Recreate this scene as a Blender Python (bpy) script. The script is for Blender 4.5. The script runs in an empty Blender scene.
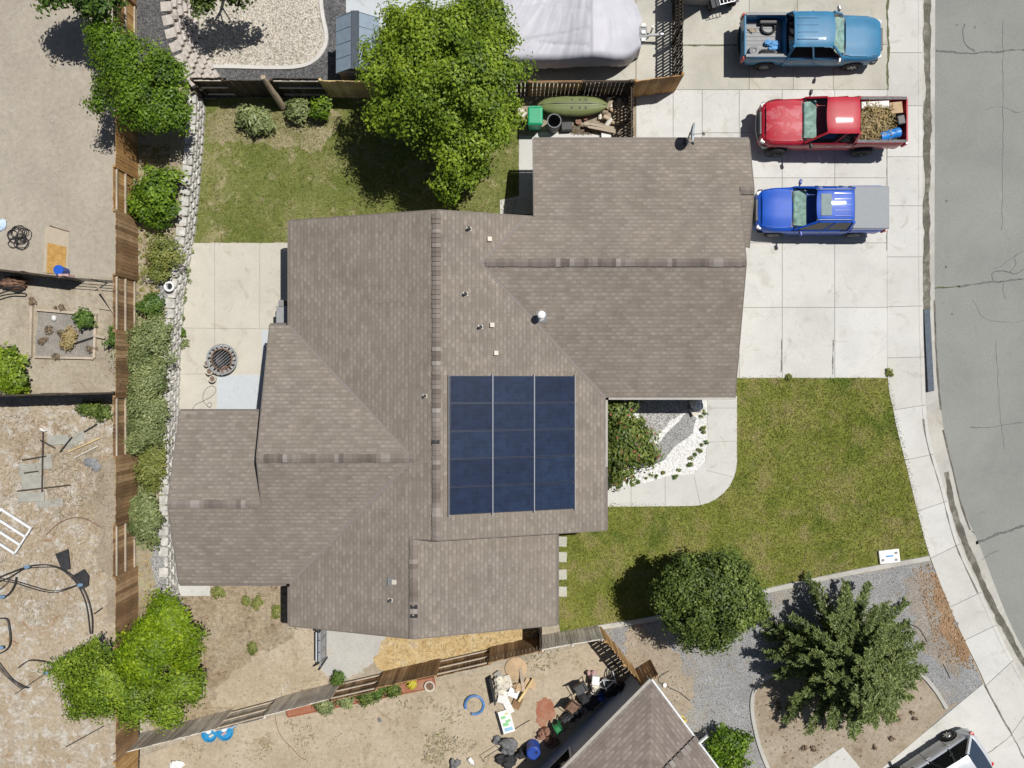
import bpy, math, random
import numpy as np
from mathutils import Vector, Matrix
random.seed(7); RNG = np.random.default_rng(7)
R = math.radians
scene = bpy.context.scene
col = scene.collection
CAM_H, FPX = 32.0, 768.0

def P(px, py, z=0.0):
    k = (CAM_H - z) / FPX
    return Vector(((px - 512) * k, (384 - py) * k, z))

# ------------------------------------------------------------------ materials
def ramp(nt, fac, stops):
    r = nt.nodes.new('ShaderNodeValToRGB')
    while len(r.color_ramp.elements) < len(stops): r.color_ramp.elements.new(0.5)
    for e, (p, c) in zip(r.color_ramp.elements, stops):
        e.position = p; e.color = (c[0], c[1], c[2], 1)
    nt.links.new(fac, r.inputs['Fac'])
    return r.outputs['Color']

def new_mat(name):
    m = bpy.data.materials.new(name); m.use_nodes = True
    nt = m.node_tree
    return m, nt, nt.nodes['Principled BSDF']

def coord(nt, kind):
    if kind == 'World':
        return nt.nodes.new('ShaderNodeNewGeometry').outputs['Position']
    return nt.nodes.new('ShaderNodeTexCoord').outputs[kind]

def noise(nt, vec, scale, detail=4, rough=0.6, dist=0.0):
    n = nt.nodes.new('ShaderNodeTexNoise')
    n.inputs['Scale'].default_value = scale; n.inputs['Detail'].default_value = detail
    n.inputs['Roughness'].default_value = rough; n.inputs['Distortion'].default_value = dist
    nt.links.new(vec, n.inputs['Vector'])
    return n.outputs['Fac']

def voro(nt, vec, scale, out='Color', feature='F1'):
    n = nt.nodes.new('ShaderNodeTexVoronoi'); n.inputs['Scale'].default_value = scale
    n.feature = feature
    nt.links.new(vec, n.inputs['Vector'])
    return n.outputs[out]

def mixc(nt, fac, a, b, mode='MIX'):
    n = nt.nodes.new('ShaderNodeMix'); n.data_type = 'RGBA'; n.blend_type = mode
    n.clamp_factor = True
    for sock, v in ((n.inputs[0], fac), (n.inputs[6], a), (n.inputs[7], b)):
        if isinstance(v, (int, float)): sock.default_value = v
        elif isinstance(v, tuple): sock.default_value = (*v, 1) if len(v) == 3 else v
        else: nt.links.new(v, sock)
    return n.outputs[2]

def math_n(nt, op, a, b=0.0):
    n = nt.nodes.new('ShaderNodeMath'); n.operation = op
    for s, v in ((n.inputs[0], a), (n.inputs[1], b)):
        if isinstance(v, (int, float)): s.default_value = v
        else: nt.links.new(v, s)
    return n.outputs[0]

def bump(nt, bsdf, h, strength, dist=0.02):
    b = nt.nodes.new('ShaderNodeBump'); b.inputs['Strength'].default_value = strength
    b.inputs['Distance'].default_value = dist
    nt.links.new(h, b.inputs['Height']); nt.links.new(b.outputs['Normal'], bsdf.inputs['Normal'])

def simple(name, c, rough=0.6, metal=0.0, var=0.12, scale=6.0, coat=0.0, kind='Object', bmp=0.0):
    m, nt, b = new_mat(name)
    v = coord(nt, kind)
    f = noise(nt, v, scale, 5)
    lo = tuple(x * (1 - var) for x in c); hi = tuple(min(1, x * (1 + var)) for x in c)
    nt.links.new(ramp(nt, f, [(0.3, lo), (0.7, hi)]), b.inputs['Base Color'])
    b.inputs['Roughness'].default_value = rough; b.inputs['Metallic'].default_value = metal
    b.inputs['Coat Weight'].default_value = coat
    b.inputs['Coat Roughness'].default_value = 0.06
    if bmp: bump(nt, b, noise(nt, v, scale * 6, 4), bmp, 0.01)
    return m

def ground_mat(name, big, fine_scale=18, big_scale=0.5, speck=0.35, speck_scale=9, stops=None, rough=0.95, bmp=0.5, patches=None, fine=0.35):
    """big: list of ramp stops; fine noise multiplies; patches: (scale, lo, hi, colour)"""
    m, nt, b = new_mat(name)
    v = coord(nt, 'World')
    c = ramp(nt, noise(nt, v, big_scale, 6, 0.65, 0.4), big)
    for (sc, lo, hi, pc) in (patches or []):
        f = ramp(nt, noise(nt, v, sc, 6, 0.7, 0.6), [(lo, (0, 0, 0)), (hi, (1, 1, 1))])
        c = mixc(nt, f, c, pc)
    f1 = noise(nt, v, fine_scale, 5, 0.75)
    c = mixc(nt, 1.0, c, ramp(nt, f1, [(0.25, (1 - fine,) * 3), (0.75, (1 + fine * .55,) * 3)]), 'MULTIPLY')
    sv = voro(nt, v, speck_scale, 'Distance')
    s = ramp(nt, sv, [(0.06, (1 - speck,) * 3), (0.2, (1, 1, 1))])
    c = mixc(nt, 1.0, c, s, 'MULTIPLY')
    nt.links.new(c, b.inputs['Base Color'])
    b.inputs['Roughness'].default_value = rough; b.inputs['Specular IOR Level'].default_value = 0.15
    bump(nt, b, f1, bmp, 0.03)
    return m

def gravel_mat(name, cols, scale=22, bigvar=0.25, patches=None, pit=.5):
    m, nt, b = new_mat(name)
    v = coord(nt, 'World')
    vc = voro(nt, v, scale, 'Color')
    sep = nt.nodes.new('ShaderNodeSeparateColor'); nt.links.new(vc, sep.inputs[0])
    n = len(cols)
    c = ramp(nt, sep.outputs[0], [(i / (n - 1), x) for i, x in enumerate(cols)])
    big = noise(nt, v, 0.9, 5)
    c = mixc(nt, 1.0, c, ramp(nt, big, [(0.3, (1 - bigvar,) * 3), (0.7, (1 + bigvar * .4,) * 3)]), 'MULTIPLY')
    for (sc, lo, hi, pc) in (patches or []):
        f = ramp(nt, noise(nt, v, sc, 6, 0.7, 0.6), [(lo, (0, 0, 0)), (hi, (1, 1, 1))])
        c = mixc(nt, f, c, pc)
    d = voro(nt, v, scale, 'Distance')
    c = mixc(nt, 1.0, c, ramp(nt, d, [(0.25, (1.05,) * 3), (0.8, (pit,) * 3)]), 'MULTIPLY')
    nt.links.new(c, b.inputs['Base Color'])
    b.inputs['Roughness'].default_value = 0.9
    bump(nt, b, math_n(nt, 'SUBTRACT', 1.0, d), 0.7, 0.03)
    return m

def concrete_mat(name, c, stain=0.18, warm=(0.55, 0.46, 0.33), warm_amt=0.25):
    m, nt, b = new_mat(name)
    v = coord(nt, 'World')
    lo = tuple(x * (1 - stain) for x in c); hi = tuple(x * 1.05 for x in c)
    cc = ramp(nt, noise(nt, v, 0.55, 7, 0.62, 0.5), [(0.28, lo), (0.55, c), (0.75, hi)])
    f = ramp(nt, noise(nt, v, 0.35, 5, 0.6, 1.0), [(0.52, (0, 0, 0)), (0.75, (warm_amt,) * 3)])
    cc = mixc(nt, f, cc, warm)
    cc = mixc(nt, 1.0, cc, ramp(nt, noise(nt, v, 14, 6, 0.8), [(0.2, (.86,) * 3), (0.7, (1.05,) * 3)]), 'MULTIPLY')
    sp = ramp(nt, voro(nt, v, 1.6, 'Distance'), [(0.03, (.6,) * 3), (0.065, (1,) * 3)])
    cc = mixc(nt, 0.5, cc, sp, 'MULTIPLY')
    gi = nt.nodes.new('ShaderNodeNewGeometry')
    cc = mixc(nt, 1.0, cc, ramp(nt, gi.outputs['Random Per Island'], [(0, (.93, .925, .91)), (1, (1.03, 1.03, 1.03))]), 'MULTIPLY')
    st = ramp(nt, noise(nt, v, 1.1, 5, .7, 1.2), [(0.56, (1,) * 3), (0.76, (.76, .735, .69))])
    cc = mixc(nt, 1.0, cc, st, 'MULTIPLY')
    nt.links.new(cc, b.inputs['Base Color']); b.inputs['Roughness'].default_value = 0.9
    b.inputs['Specular IOR Level'].default_value = 0.2
    return m

def wood_mat(name, c1, c2, c3):
    m, nt, b = new_mat(name)
    g = nt.nodes.new('ShaderNodeNewGeometry')
    c = ramp(nt, g.outputs['Random Per Island'], [(0, c1), (0.5, c2), (1, c3)])
    v = coord(nt, 'Object')
    mp = nt.nodes.new('ShaderNodeMapping'); mp.inputs['Scale'].default_value = (14, 14, 1.6)
    nt.links.new(v, mp.inputs['Vector'])
    f = noise(nt, mp.outputs[0], 2.0, 6, 0.7)
    c = mixc(nt, 1.0, c, ramp(nt, f, [(0.25, (.6,) * 3), (0.7, (1.15,) * 3)]), 'MULTIPLY')
    w = ramp(nt, noise(nt, v, 1.1, 4), [(0.4, (.8,) * 3), (0.65, (1.1,) * 3)])
    c = mixc(nt, 1.0, c, w, 'MULTIPLY')
    nt.links.new(c, b.inputs['Base Color']); b.inputs['Roughness'].default_value = 0.85
    return m

def leaf_mat(name, dark, mid, light, trans=0.35, accent=None):
    m, nt, b = new_mat(name)
    g = nt.nodes.new('ShaderNodeNewGeometry')
    at = nt.nodes.new('ShaderNodeAttribute'); at.attribute_name = 'age'  # 'age' holds the painted shade of the leaves
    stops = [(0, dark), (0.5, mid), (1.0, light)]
    fac = math_n(nt, 'ADD', math_n(nt, 'MULTIPLY', g.outputs['Random Per Island'], .55), math_n(nt, 'MULTIPLY', at.outputs['Fac'], .5))  # self-shadow of the clumps is painted into the leaf colour here
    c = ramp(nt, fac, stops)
    if accent:
        c = mixc(nt, math_n(nt, 'GREATER_THAN', g.outputs['Random Per Island'], .975), c, accent)
    f = noise(nt, g.outputs['Position'], 1.3, 4)
    c = mixc(nt, 1.0, c, ramp(nt, f, [(0.3, (.72, .78, .7)), (0.7, (1.2, 1.15, 1.1))]), 'MULTIPLY')
    nt.links.new(c, b.inputs['Base Color']); b.inputs['Roughness'].default_value = 0.5
    b.inputs['Specular IOR Level'].default_value = 0.35
    t = nt.nodes.new('ShaderNodeBsdfTranslucent')
    tc = mixc(nt, 1.0, c, (1.25, 1.2, 0.5), 'MULTIPLY')
    nt.links.new(tc, t.inputs['Color'])
    mx = nt.nodes.new('ShaderNodeMixShader'); mx.inputs[0].default_value = trans
    nt.links.new(b.outputs[0], mx.inputs[1]); nt.links.new(t.outputs[0], mx.inputs[2])
    nt.links.new(mx.outputs[0], nt.nodes['Material Output'].inputs['Surface'])
    return m

def shingle_mat(name, c1, c2, c3, tint=(1, 1, 1)):
    m, nt, b = new_mat(name)
    uv = coord(nt, 'UV')
    def brick(w, h, off, sx, mortar):
        mp = nt.nodes.new('ShaderNodeMapping'); mp.inputs['Location'].default_value = (sx, 0, 0)
        nt.links.new(uv, mp.inputs['Vector'])
        br = nt.nodes.new('ShaderNodeTexBrick')
        br.offset = off; br.inputs['Scale'].default_value = 1.0
        br.inputs['Brick Width'].default_value = w; br.inputs['Row Height'].default_value = h
        br.inputs['Mortar Size'].default_value = mortar; br.inputs['Mortar Smooth'].default_value = 0.6
        br.inputs['Color1'].default_value = (0, 0, 0, 1); br.inputs['Color2'].default_value = (1, 1, 1, 1)
        br.inputs['Mortar'].default_value = (0.5, 0.5, 0.5, 1)
        nt.links.new(mp.outputs[0], br.inputs['Vector'])
        return br
    a = brick(0.33, 0.15, 0.5, 0.0, .004)
    c = ramp(nt, a.outputs['Color'], [(0.0, c1), (0.5, c2), (1.0, c3)])
    # raised laminate tabs: a pale dash in the middle of each shingle
    sx = nt.nodes.new('ShaderNodeSeparateXYZ'); nt.links.new(uv, sx.inputs[0])
    row = math_n(nt, 'FLOOR', math_n(nt, 'DIVIDE', sx.outputs[1], .15))
    fr = math_n(nt, 'FRACT', math_n(nt, 'DIVIDE', sx.outputs[1], .15))
    fx = math_n(nt, 'FRACT', math_n(nt, 'ADD', math_n(nt, 'DIVIDE', sx.outputs[0], .33), math_n(nt, 'MULTIPLY', row, .47)))
    dash = math_n(nt, 'MULTIPLY', math_n(nt, 'LESS_THAN', fx, .42), math_n(nt, 'MULTIPLY', math_n(nt, 'GREATER_THAN', fr, .25), math_n(nt, 'LESS_THAN', fr, .8)))
    b2 = brick(0.33, .15, .47, .11, 0.0)
    rnd = ramp(nt, b2.outputs['Color'], [(0.15, (0,) * 3), (0.9, (.8,) * 3)])
    dash = math_n(nt, 'MULTIPLY', dash, rnd)
    c = mixc(nt, dash, c, tuple(x * 1.2 for x in c3))
    # shadow line at the butt edge of each course
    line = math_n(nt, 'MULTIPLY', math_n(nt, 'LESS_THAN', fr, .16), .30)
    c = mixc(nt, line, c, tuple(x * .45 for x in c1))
    v = coord(nt, 'World')
    c = mixc(nt, 1.0, c, ramp(nt, noise(nt, v, 0.4, 6, 0.65), [(0.3, (.88, .88, .89)), (0.7, (1.09, 1.085, 1.07))]), 'MULTIPLY')
    c = mixc(nt, 1.0, c, ramp(nt, noise(nt, v, 3.0, 4, 0.7), [(0.3, (.91,) * 3), (0.7, (1.06,) * 3)]), 'MULTIPLY')
    # rain streaks running down the slope
    mp = nt.nodes.new('ShaderNodeMapping'); mp.inputs['Scale'].default_value = (2.6, .22, 1); nt.links.new(uv, mp.inputs['Vector'])
    c = mixc(nt, 1.0, c, ramp(nt, noise(nt, mp.outputs[0], 1.0, 5, 0.65), [(0.3, (.94, .935, .93)), (0.5, (1,) * 3), (0.72, (1.05, 1.05, 1.055))]), 'MULTIPLY')
    c = mixc(nt, 1.0, c, ramp(nt, noise(nt, v, 26, 4, 0.9), [(0.28, (.76,) * 3), (0.72, (1.22,) * 3)]), 'MULTIPLY')
    nt.links.new(c, b.inputs['Base Color']); b.inputs['Roughness'].default_value = 0.95
    b.inputs['Specular IOR Level'].default_value = 0.2
    return m

def paint_mat(name, c, rough=0.28, metal=0.25, dirt=0.25, faded=None):
    m, nt, b = new_mat(name)
    v = coord(nt, 'Object')
    cc = ramp(nt, noise(nt, v, 2.2, 6, 0.65), [(0.3, tuple(x * (1 - dirt) for x in c)), (0.65, c)])
    if faded:
        # sun-bleached clear coat on the bonnet (a real property of this paint)
        sx = nt.nodes.new('ShaderNodeSeparateXYZ'); nt.links.new(v, sx.inputs[0])
        g1 = math_n(nt, 'GREATER_THAN', sx.outputs[0], faded[0]); g2 = math_n(nt, 'LESS_THAN', sx.outputs[0], faded[1])
        g3 = math_n(nt, 'LESS_THAN', math_n(nt, 'ABSOLUTE', math_n(nt, 'ADD', math_n(nt, 'ABSOLUTE', sx.outputs[1]), -0.33)), 0.26)
        g = math_n(nt, 'MULTIPLY', math_n(nt, 'MULTIPLY', g1, g2), g3)
        f = ramp(nt, noise(nt, v, 2.4, 3, 0.5, 0.8), [(0.52, (0, 0, 0)), (0.58, (0.6,) * 3)])
        cc = mixc(nt, math_n(nt, 'MULTIPLY', f, g), cc, faded[2])
    nt.links.new(cc, b.inputs['Base Color'])
    b.inputs['Roughness'].default_value = rough; b.inputs['Metallic'].default_value = metal
    b.inputs['Specular IOR Level'].default_value = .4
    b.inputs['Coat Weight'].default_value = 0.45; b.inputs['Coat Roughness'].default_value = 0.05
    return m

def glass_mat(name, tint):
    m, nt, b = new_mat(name)
    out = nt.nodes['Material Output']; nt.nodes.remove(b)
    tr = nt.nodes.new('ShaderNodeBsdfTransparent'); tr.inputs[0].default_value = (*tint, 1)
    gl = nt.nodes.new('ShaderNodeBsdfGlossy'); gl.inputs['Roughness'].default_value = 0.03
    g = nt.nodes.new('ShaderNodeNewGeometry'); dt = nt.nodes.new('ShaderNodeVectorMath'); dt.operation = 'DOT_PRODUCT'
    nt.links.new(g.outputs['Incoming'], dt.inputs[0]); nt.links.new(g.outputs['Normal'], dt.inputs[1])
    k = math_n(nt, 'POWER', math_n(nt, 'SUBTRACT', 1.0, math_n(nt, 'ABSOLUTE', dt.outputs['Value'])), 5.0)
    n = noise(nt, coord(nt, 'Object'), 3.0)
    r = math_n(nt, 'MULTIPLY', math_n(nt, 'ADD', math_n(nt, 'MULTIPLY', k, .9), .05), math_n(nt, 'ADD', math_n(nt, 'MULTIPLY', n, 0.3), 0.85))
    mx = nt.nodes.new('ShaderNodeMixShader'); nt.links.new(r, mx.inputs[0])
    nt.links.new(tr.outputs[0], mx.inputs[1]); nt.links.new(gl.outputs[0], mx.inputs[2])
    nt.links.new(mx.outputs[0], out.inputs[0])
    return m

# ------------------------------------------------------------------ mesh builder
class MB:
    def __init__(s): s.v = []; s.f = []; s.uv = None
    def add(s, vs, fs):
        o = len(s.v); s.v += [tuple(x) for x in vs]; s.f += [tuple(i + o for i in f) for f in fs]
        return s
    def hexa(s, c):   # 8 corners: bottom 4 ccw, top 4 ccw
        return s.add(c, [(3, 2, 1, 0), (4, 5, 6, 7), (0, 1, 5, 4), (1, 2, 6, 5), (2, 3, 7, 6), (3, 0, 4, 7)])
    def box(s, c, d, rz=0.0, rx=0.0, ry=0.0):
        M = Matrix.Rotation(rz, 3, 'Z') @ Matrix.Rotation(ry, 3, 'Y') @ Matrix.Rotation(rx, 3, 'X')
        x, y, z = d[0] / 2, d[1] / 2, d[2] / 2
        pts = [(-x, -y, -z), (x, -y, -z), (x, y, -z), (-x, y, -z), (-x, -y, z), (x, -y, z), (x, y, z), (-x, y, z)]
        return s.hexa([M @ Vector(p) + Vector(c) for p in pts])
    def beam(s, a, b, w, h, up=(0, 0, 1)):
        a = Vector(a); b = Vector(b); d = (b - a).normalized(); u = Vector(up)
        sd = d.cross(u)
        if sd.length < 1e-4: sd = d.cross(Vector((1, 0, 0)))
        sd.normalize(); u = sd.cross(d)
        sd *= w / 2; u *= h / 2
        return s.hexa([a - sd - u, a + sd - u, b + sd - u, b - sd - u, a - sd + u, a + sd + u, b + sd + u, b - sd + u])
    def prism(s, pts, z0, z1):
        n = len(pts)
        vs = [(p[0], p[1], z0) for p in pts] + [(p[0], p[1], z1) for p in pts]
        fs = [tuple(range(n - 1, -1, -1)), tuple(range(n, 2 * n))] + [(i, (i + 1) % n, n + (i + 1) % n, n + i) for i in range(n)]
        return s.add(vs, fs)
    def poly(s, pts): return s.add(pts, [tuple(range(len(pts)))])
    def tube(s, pts, r, n=7, closed=False):
        pts = [Vector(p) for p in pts]; m = len(pts); rings = []
        rr = r if isinstance(r, (list, tuple)) else [r] * m
        pu = None
        for i, p in enumerate(pts):
            a = pts[(i - 1) % m] if (closed or i > 0) else p; b = pts[(i + 1) % m] if (closed or i < m - 1) else p
            d = (b - a).normalized()
            u = pu - d * pu.dot(d) if pu is not None else None
            if u is None or u.length < 1e-4:
                u = d.cross(Vector((0, 0, 1)))
                if u.length < 1e-3: u = d.cross(Vector((1, 0, 0)))
            u.normalize(); pu = u; w = d.cross(u)
            rings.append([p + (u * math.cos(2 * math.pi * k / n) + w * math.sin(2 * math.pi * k / n)) * rr[i] for k in range(n)])
        return s.loft(rings, closed_ring=True, cap=not closed, closed=closed)
    def loft(s, rings, closed_ring=True, cap=True, closed=False):
        n = len(rings[0]); vs = [q for r in rings for q in r]; fs = []
        m = len(rings); k = n if closed_ring else n - 1
        for i in range(m if closed else m - 1):
            j = (i + 1) % m
            for t in range(k):
                u = (t + 1) % n
                fs.append((i * n + t, i * n + u, j * n + u, j * n + t))
        if cap and closed_ring and not closed:
            fs.append(tuple(range(n - 1, -1, -1))); fs.append(tuple((m - 1) * n + t for t in range(n)))
        return s.add(vs, fs)
    def lathe(s, prof, c=(0, 0, 0), n=20, axis='Z', cap=True):
        rings = []
        for (r, h) in prof:
            ring = []
            for k in range(n):
                a = 2 * math.pi * k / n
                x, y = r * math.cos(a), r * math.sin(a)
                q = (x, y, h) if axis == 'Z' else ((x, h, y) if axis == 'Y' else (h, x, y))
                ring.append(Vector(q) + Vector(c))
            rings.append(ring)
        return s.loft(rings, cap=cap)
    def blob(s, c, r, n=10, jit=0.0):
        rings = []
        for i in range(1, n):
            th = math.pi * i / n
            ring = []
            for k in range(n + 2):
                a = 2 * math.pi * k / (n + 2); j = 1 + random.uniform(-jit, jit)
                ring.append((c[0] + r[0] * j * math.sin(th) * math.cos(a), c[1] + r[1] * j * math.sin(th) * math.sin(a), c[2] - r[2] * math.cos(th) * j))
            rings.append(ring)
        return s.loft(rings)
    def build(s, name, mat, parent=None, smooth=False, bevel=0.0, sharp=35, loc=None):
        me = bpy.data.meshes.new(name)
        me.from_pydata(s.v, [], s.f); me.update()
        if mat: me.materials.append(mat)
        if smooth:
            me.shade_smooth(); me.set_sharp_from_angle(angle=R(sharp))
        o = bpy.data.objects.new(name, me); col.objects.link(o)
        if parent: o.parent = parent
        if loc is not None: o.location = loc
        if bevel:
            bm = o.modifiers.new('bevel', 'BEVEL'); bm.width = bevel; bm.segments = 2; bm.limit_method = 'ANGLE'
        return o

def tag(o, label=None, cat=None, group=None, kind=None):
    if label: o['label'] = label
    if cat: o['category'] = cat
    if group: o['group'] = group
    if kind: o['kind'] = kind
    return o

def thing(name, label, cat, loc=(0, 0, 0), rz=0.0, group=None):
    o = bpy.data.objects.new(name, None); col.objects.link(o)
    o.empty_display_size = 0.2
    o.location = loc; o.rotation_euler = (0, 0, rz)
    return tag(o, label, cat, group)

def dup(root, loc, rz=None, label=None, scale=None):
    r = root.copy(); col.objects.link(r); r.location = loc
    if rz is not None: r.rotation_euler = (0, 0, rz)
    if scale: r.scale = (scale,) * 3
    if label: r['label'] = label
    for ch in root.children:
        c = ch.copy(); col.objects.link(c); c.parent = r
        for g in ch.children:
            d = g.copy(); col.objects.link(d); d.parent = c
    return r

def wob(pts, amp, step=0.5, closed=True):
    # rounded then fractal outline, so no straight polygon edges show
    from mathutils import noise as mn
    pts = [Vector(p) for p in pts]; n = len(pts); out = []
    for i in range(n):
        a = pts[i]; b = pts[(i + 1) % n]; k = max(1, int((b - a).length / .07))
        for j in range(k): out.append(a.lerp(b, j / k))
    sm = max(1, int(amp * 6 / .07)); m = len(out); res = []
    if amp > .06 and m > 4 * sm:
        acc = np.array([tuple(p) for p in out]); ker = np.ones(2 * sm + 1) / (2 * sm + 1)
        pad = np.concatenate([acc[-sm:], acc, acc[:sm]])
        acc = np.stack([np.convolve(pad[:, c], ker, 'valid') for c in range(3)], 1)
        out = [Vector(p) for p in acc]
    for p in out:
        d = Vector((0, 0, 0))
        for o, (f, g) in enumerate(((.9, 1.0), (2.3, .55), (5.5, .32), (12, .2))):
            d.x += mn.noise(Vector((p.x * f, p.y * f, o * 7.1))) * g; d.y += mn.noise(Vector((p.x * f, p.y * f, o * 7.1 + 50))) * g
        res.append(Vector((p.x + d.x * amp * 1.6, p.y + d.y * amp * 1.6, p.z)))
    return res

def smooth_path(pts, k=6, closed=False):
    pts = [Vector(p) for p in pts]; n = len(pts); out = []
    for i in range(n if closed else n - 1):
        p0 = pts[(i - 1) % n] if (closed or i > 0) else pts[i]; p1 = pts[i]
        p2 = pts[(i + 1) % n]; p3 = pts[(i + 2) % n] if (closed or i < n - 2) else p2
        for j in range(k):
            t = j / k
            out.append(0.5 * ((2 * p1) + (p2 - p0) * t + (2 * p0 - 5 * p1 + 4 * p2 - p3) * t * t + (3 * p1 - p0 - 3 * p2 + p3) * t ** 3))
    if not closed: out.append(pts[-1])
    return out

def sheet(name, px, z, mat, amp=0.0, world=False, kind='structure', step=0.4):
    pts = [Vector((p[0], p[1], z)) if world else P(p[0], p[1], z) for p in px]
    if amp: pts = wob(pts, amp, step)
    if amp:
        from mathutils.geometry import delaunay_2d_cdt
        n_ = len(pts); r_ = delaunay_2d_cdt([p.xy for p in pts], [(i, (i + 1) % n_) for i in range(n_)], [], 1, 1e-4)
        m_ = MB(); m_.v = [(v.x, v.y, z) for v in r_[0]]; m_.f = [tuple(f) for f in r_[2]]
        o = m_.build(name, mat)
        for pl in o.data.polygons:
            if pl.normal.z < 0: pl.flip()
        return tag(o, kind=kind)
    o = MB().poly(pts).build(name, mat)
    # make sure it faces up
    if o.data.polygons[0].normal.z < 0: o.data.flip_normals()
    return tag(o, kind=kind)

def slab(name, px, z0, z1, mat, world=False):
    pts = [Vector((p[0], p[1], z1)) if world else P(p[0], p[1], z1) for p in px]
    a = sum(pts[i].x * pts[(i + 1) % len(pts)].y - pts[(i + 1) % len(pts)].x * pts[i].y for i in range(len(pts)))
    if a < 0: pts = pts[::-1]
    return tag(MB().prism(pts, z0, z1).build(name, mat), kind='structure')

def ribbon(name, pts, w, z, mat, parent=None, kind='structure'):
    """flat strip along world xy points"""
    m = MB(); n = len(pts); L = []; Rr = []
    for i, p in enumerate(pts):
        a = Vector(pts[max(0, i - 1)]); b = Vector(pts[min(n - 1, i + 1)]); d = b - a; d.z = 0; d.normalize()
        nn = Vector((-d.y, d.x, 0)); ww = (w[i] if isinstance(w, list) else w) / 2
        L.append(Vector((p[0], p[1], z)) + nn * ww); Rr.append(Vector((p[0], p[1], z)) - nn * ww)
    for i in range(n - 1): m.add([Rr[i], Rr[i + 1], L[i + 1], L[i]], [(0, 1, 2, 3)])
    o = m.build(name, mat, parent)
    return tag(o, kind=kind) if kind else o

def np_mesh(name, verts, k, mat, parent=None, age=None):  # age: painted shade value of each leaf
    """verts: (N*k,3) array of separate k-gons"""
    n = len(verts) // k
    me = bpy.data.meshes.new(name)
    me.vertices.add(n * k); me.vertices.foreach_set('co', np.asarray(verts, dtype=np.float32).ravel())
    me.loops.add(n * k); me.loops.foreach_set('vertex_index', np.arange(n * k, dtype=np.int32))
    me.polygons.add(n); me.polygons.foreach_set('loop_start', np.arange(0, n * k, k, dtype=np.int32))
    me.update(calc_edges=True); me.validate()
    a = me.attributes.new('age', 'FLOAT', 'POINT')  # carries the painted leaf shade
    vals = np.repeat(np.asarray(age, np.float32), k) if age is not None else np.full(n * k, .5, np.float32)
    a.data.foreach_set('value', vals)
    if mat: me.materials.append(mat)
    o = bpy.data.objects.new(name, me); col.objects.link(o)
    if parent: o.parent = parent
    return o

def leaf_verts(cent, normal, size, aspect=1.7, along=None):
    """rhombus leaves"""
    n = len(cent)
    nm = normal / (np.linalg.norm(normal, axis=1, keepdims=True) + 1e-9)
    a = RNG.normal(size=(n, 3)) if along is None else along + RNG.normal(size=(n, 3)) * .25
    t = a - nm * (a * nm).sum(1, keepdims=True)
    t /= np.linalg.norm(t, axis=1, keepdims=True) + 1e-9
    b = np.cross(nm, t)
    s = (size * RNG.uniform(0.6, 1.3, n))[:, None]
    v = np.stack([cent - t * s * aspect / 2, cent + b * s / 2 + nm * s * .12, cent + t * s * aspect / 2, cent - b * s / 2 + nm * s * .12], 1)
    return v.reshape(-1, 3)

def in_poly(x, y, poly):
    c = np.zeros(len(x), bool); n = len(poly); j = n - 1
    for i in range(n):
        xi, yi = poly[i][0], poly[i][1]; xj, yj = poly[j][0], poly[j][1]
        c ^= ((yi > y) != (yj > y)) & (x < (xj - xi) * (y - yi) / (yj - yi + 1e-12) + xi); j = i
    return c

def scatter_pts(poly, density):
    xs = [p[0] for p in poly]; ys = [p[1] for p in poly]
    area = (max(xs) - min(xs)) * (max(ys) - min(ys)); n = int(area * density)
    x = RNG.uniform(min(xs), max(xs), n); y = RNG.uniform(min(ys), max(ys), n)
    k = in_poly(x, y, poly)
    return x[k], y[k]

def blade_mat(name, dark, mid, light, dry, green):
    m, nt, b = new_mat(name)
    g = nt.nodes.new('ShaderNodeNewGeometry'); v = g.outputs['Position']
    c = ramp(nt, g.outputs['Random Per Island'], [(0, dark), (.5, mid), (1, light)])
    f = ramp(nt, noise(nt, v, 1.1, 6, .7, .6), [(.47, (0,) * 3), (.64, (1,) * 3)]); c = mixc(nt, math_n(nt, 'MULTIPLY', f, .92), c, dry)
    f = ramp(nt, noise(nt, v, .4, 6, .7, .6), [(.52, (0,) * 3), (.66, (1,) * 3)]); c = mixc(nt, math_n(nt, 'MULTIPLY', f, .75), c, green)
    mp = nt.nodes.new('ShaderNodeMapping'); mp.inputs['Scale'].default_value = (3.2, .3, 1); nt.links.new(v, mp.inputs['Vector'])
    c = mixc(nt, 1.0, c, ramp(nt, noise(nt, mp.outputs[0], 1.0, 4, .6), [(.3, (.70, .73, .66)), (.7, (1.3, 1.24, 1.28))]), 'MULTIPLY')
    c = mixc(nt, 1.0, c, ramp(nt, noise(nt, v, 4.5, 4, .7), [(.3, (.72,) * 3), (.7, (1.25,) * 3)]), 'MULTIPLY')
    nt.links.new(c, b.inputs['Base Color']); b.inputs['Roughness'].default_value = .6; b.inputs['Specular IOR Level'].default_value = .2
    return m

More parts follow.
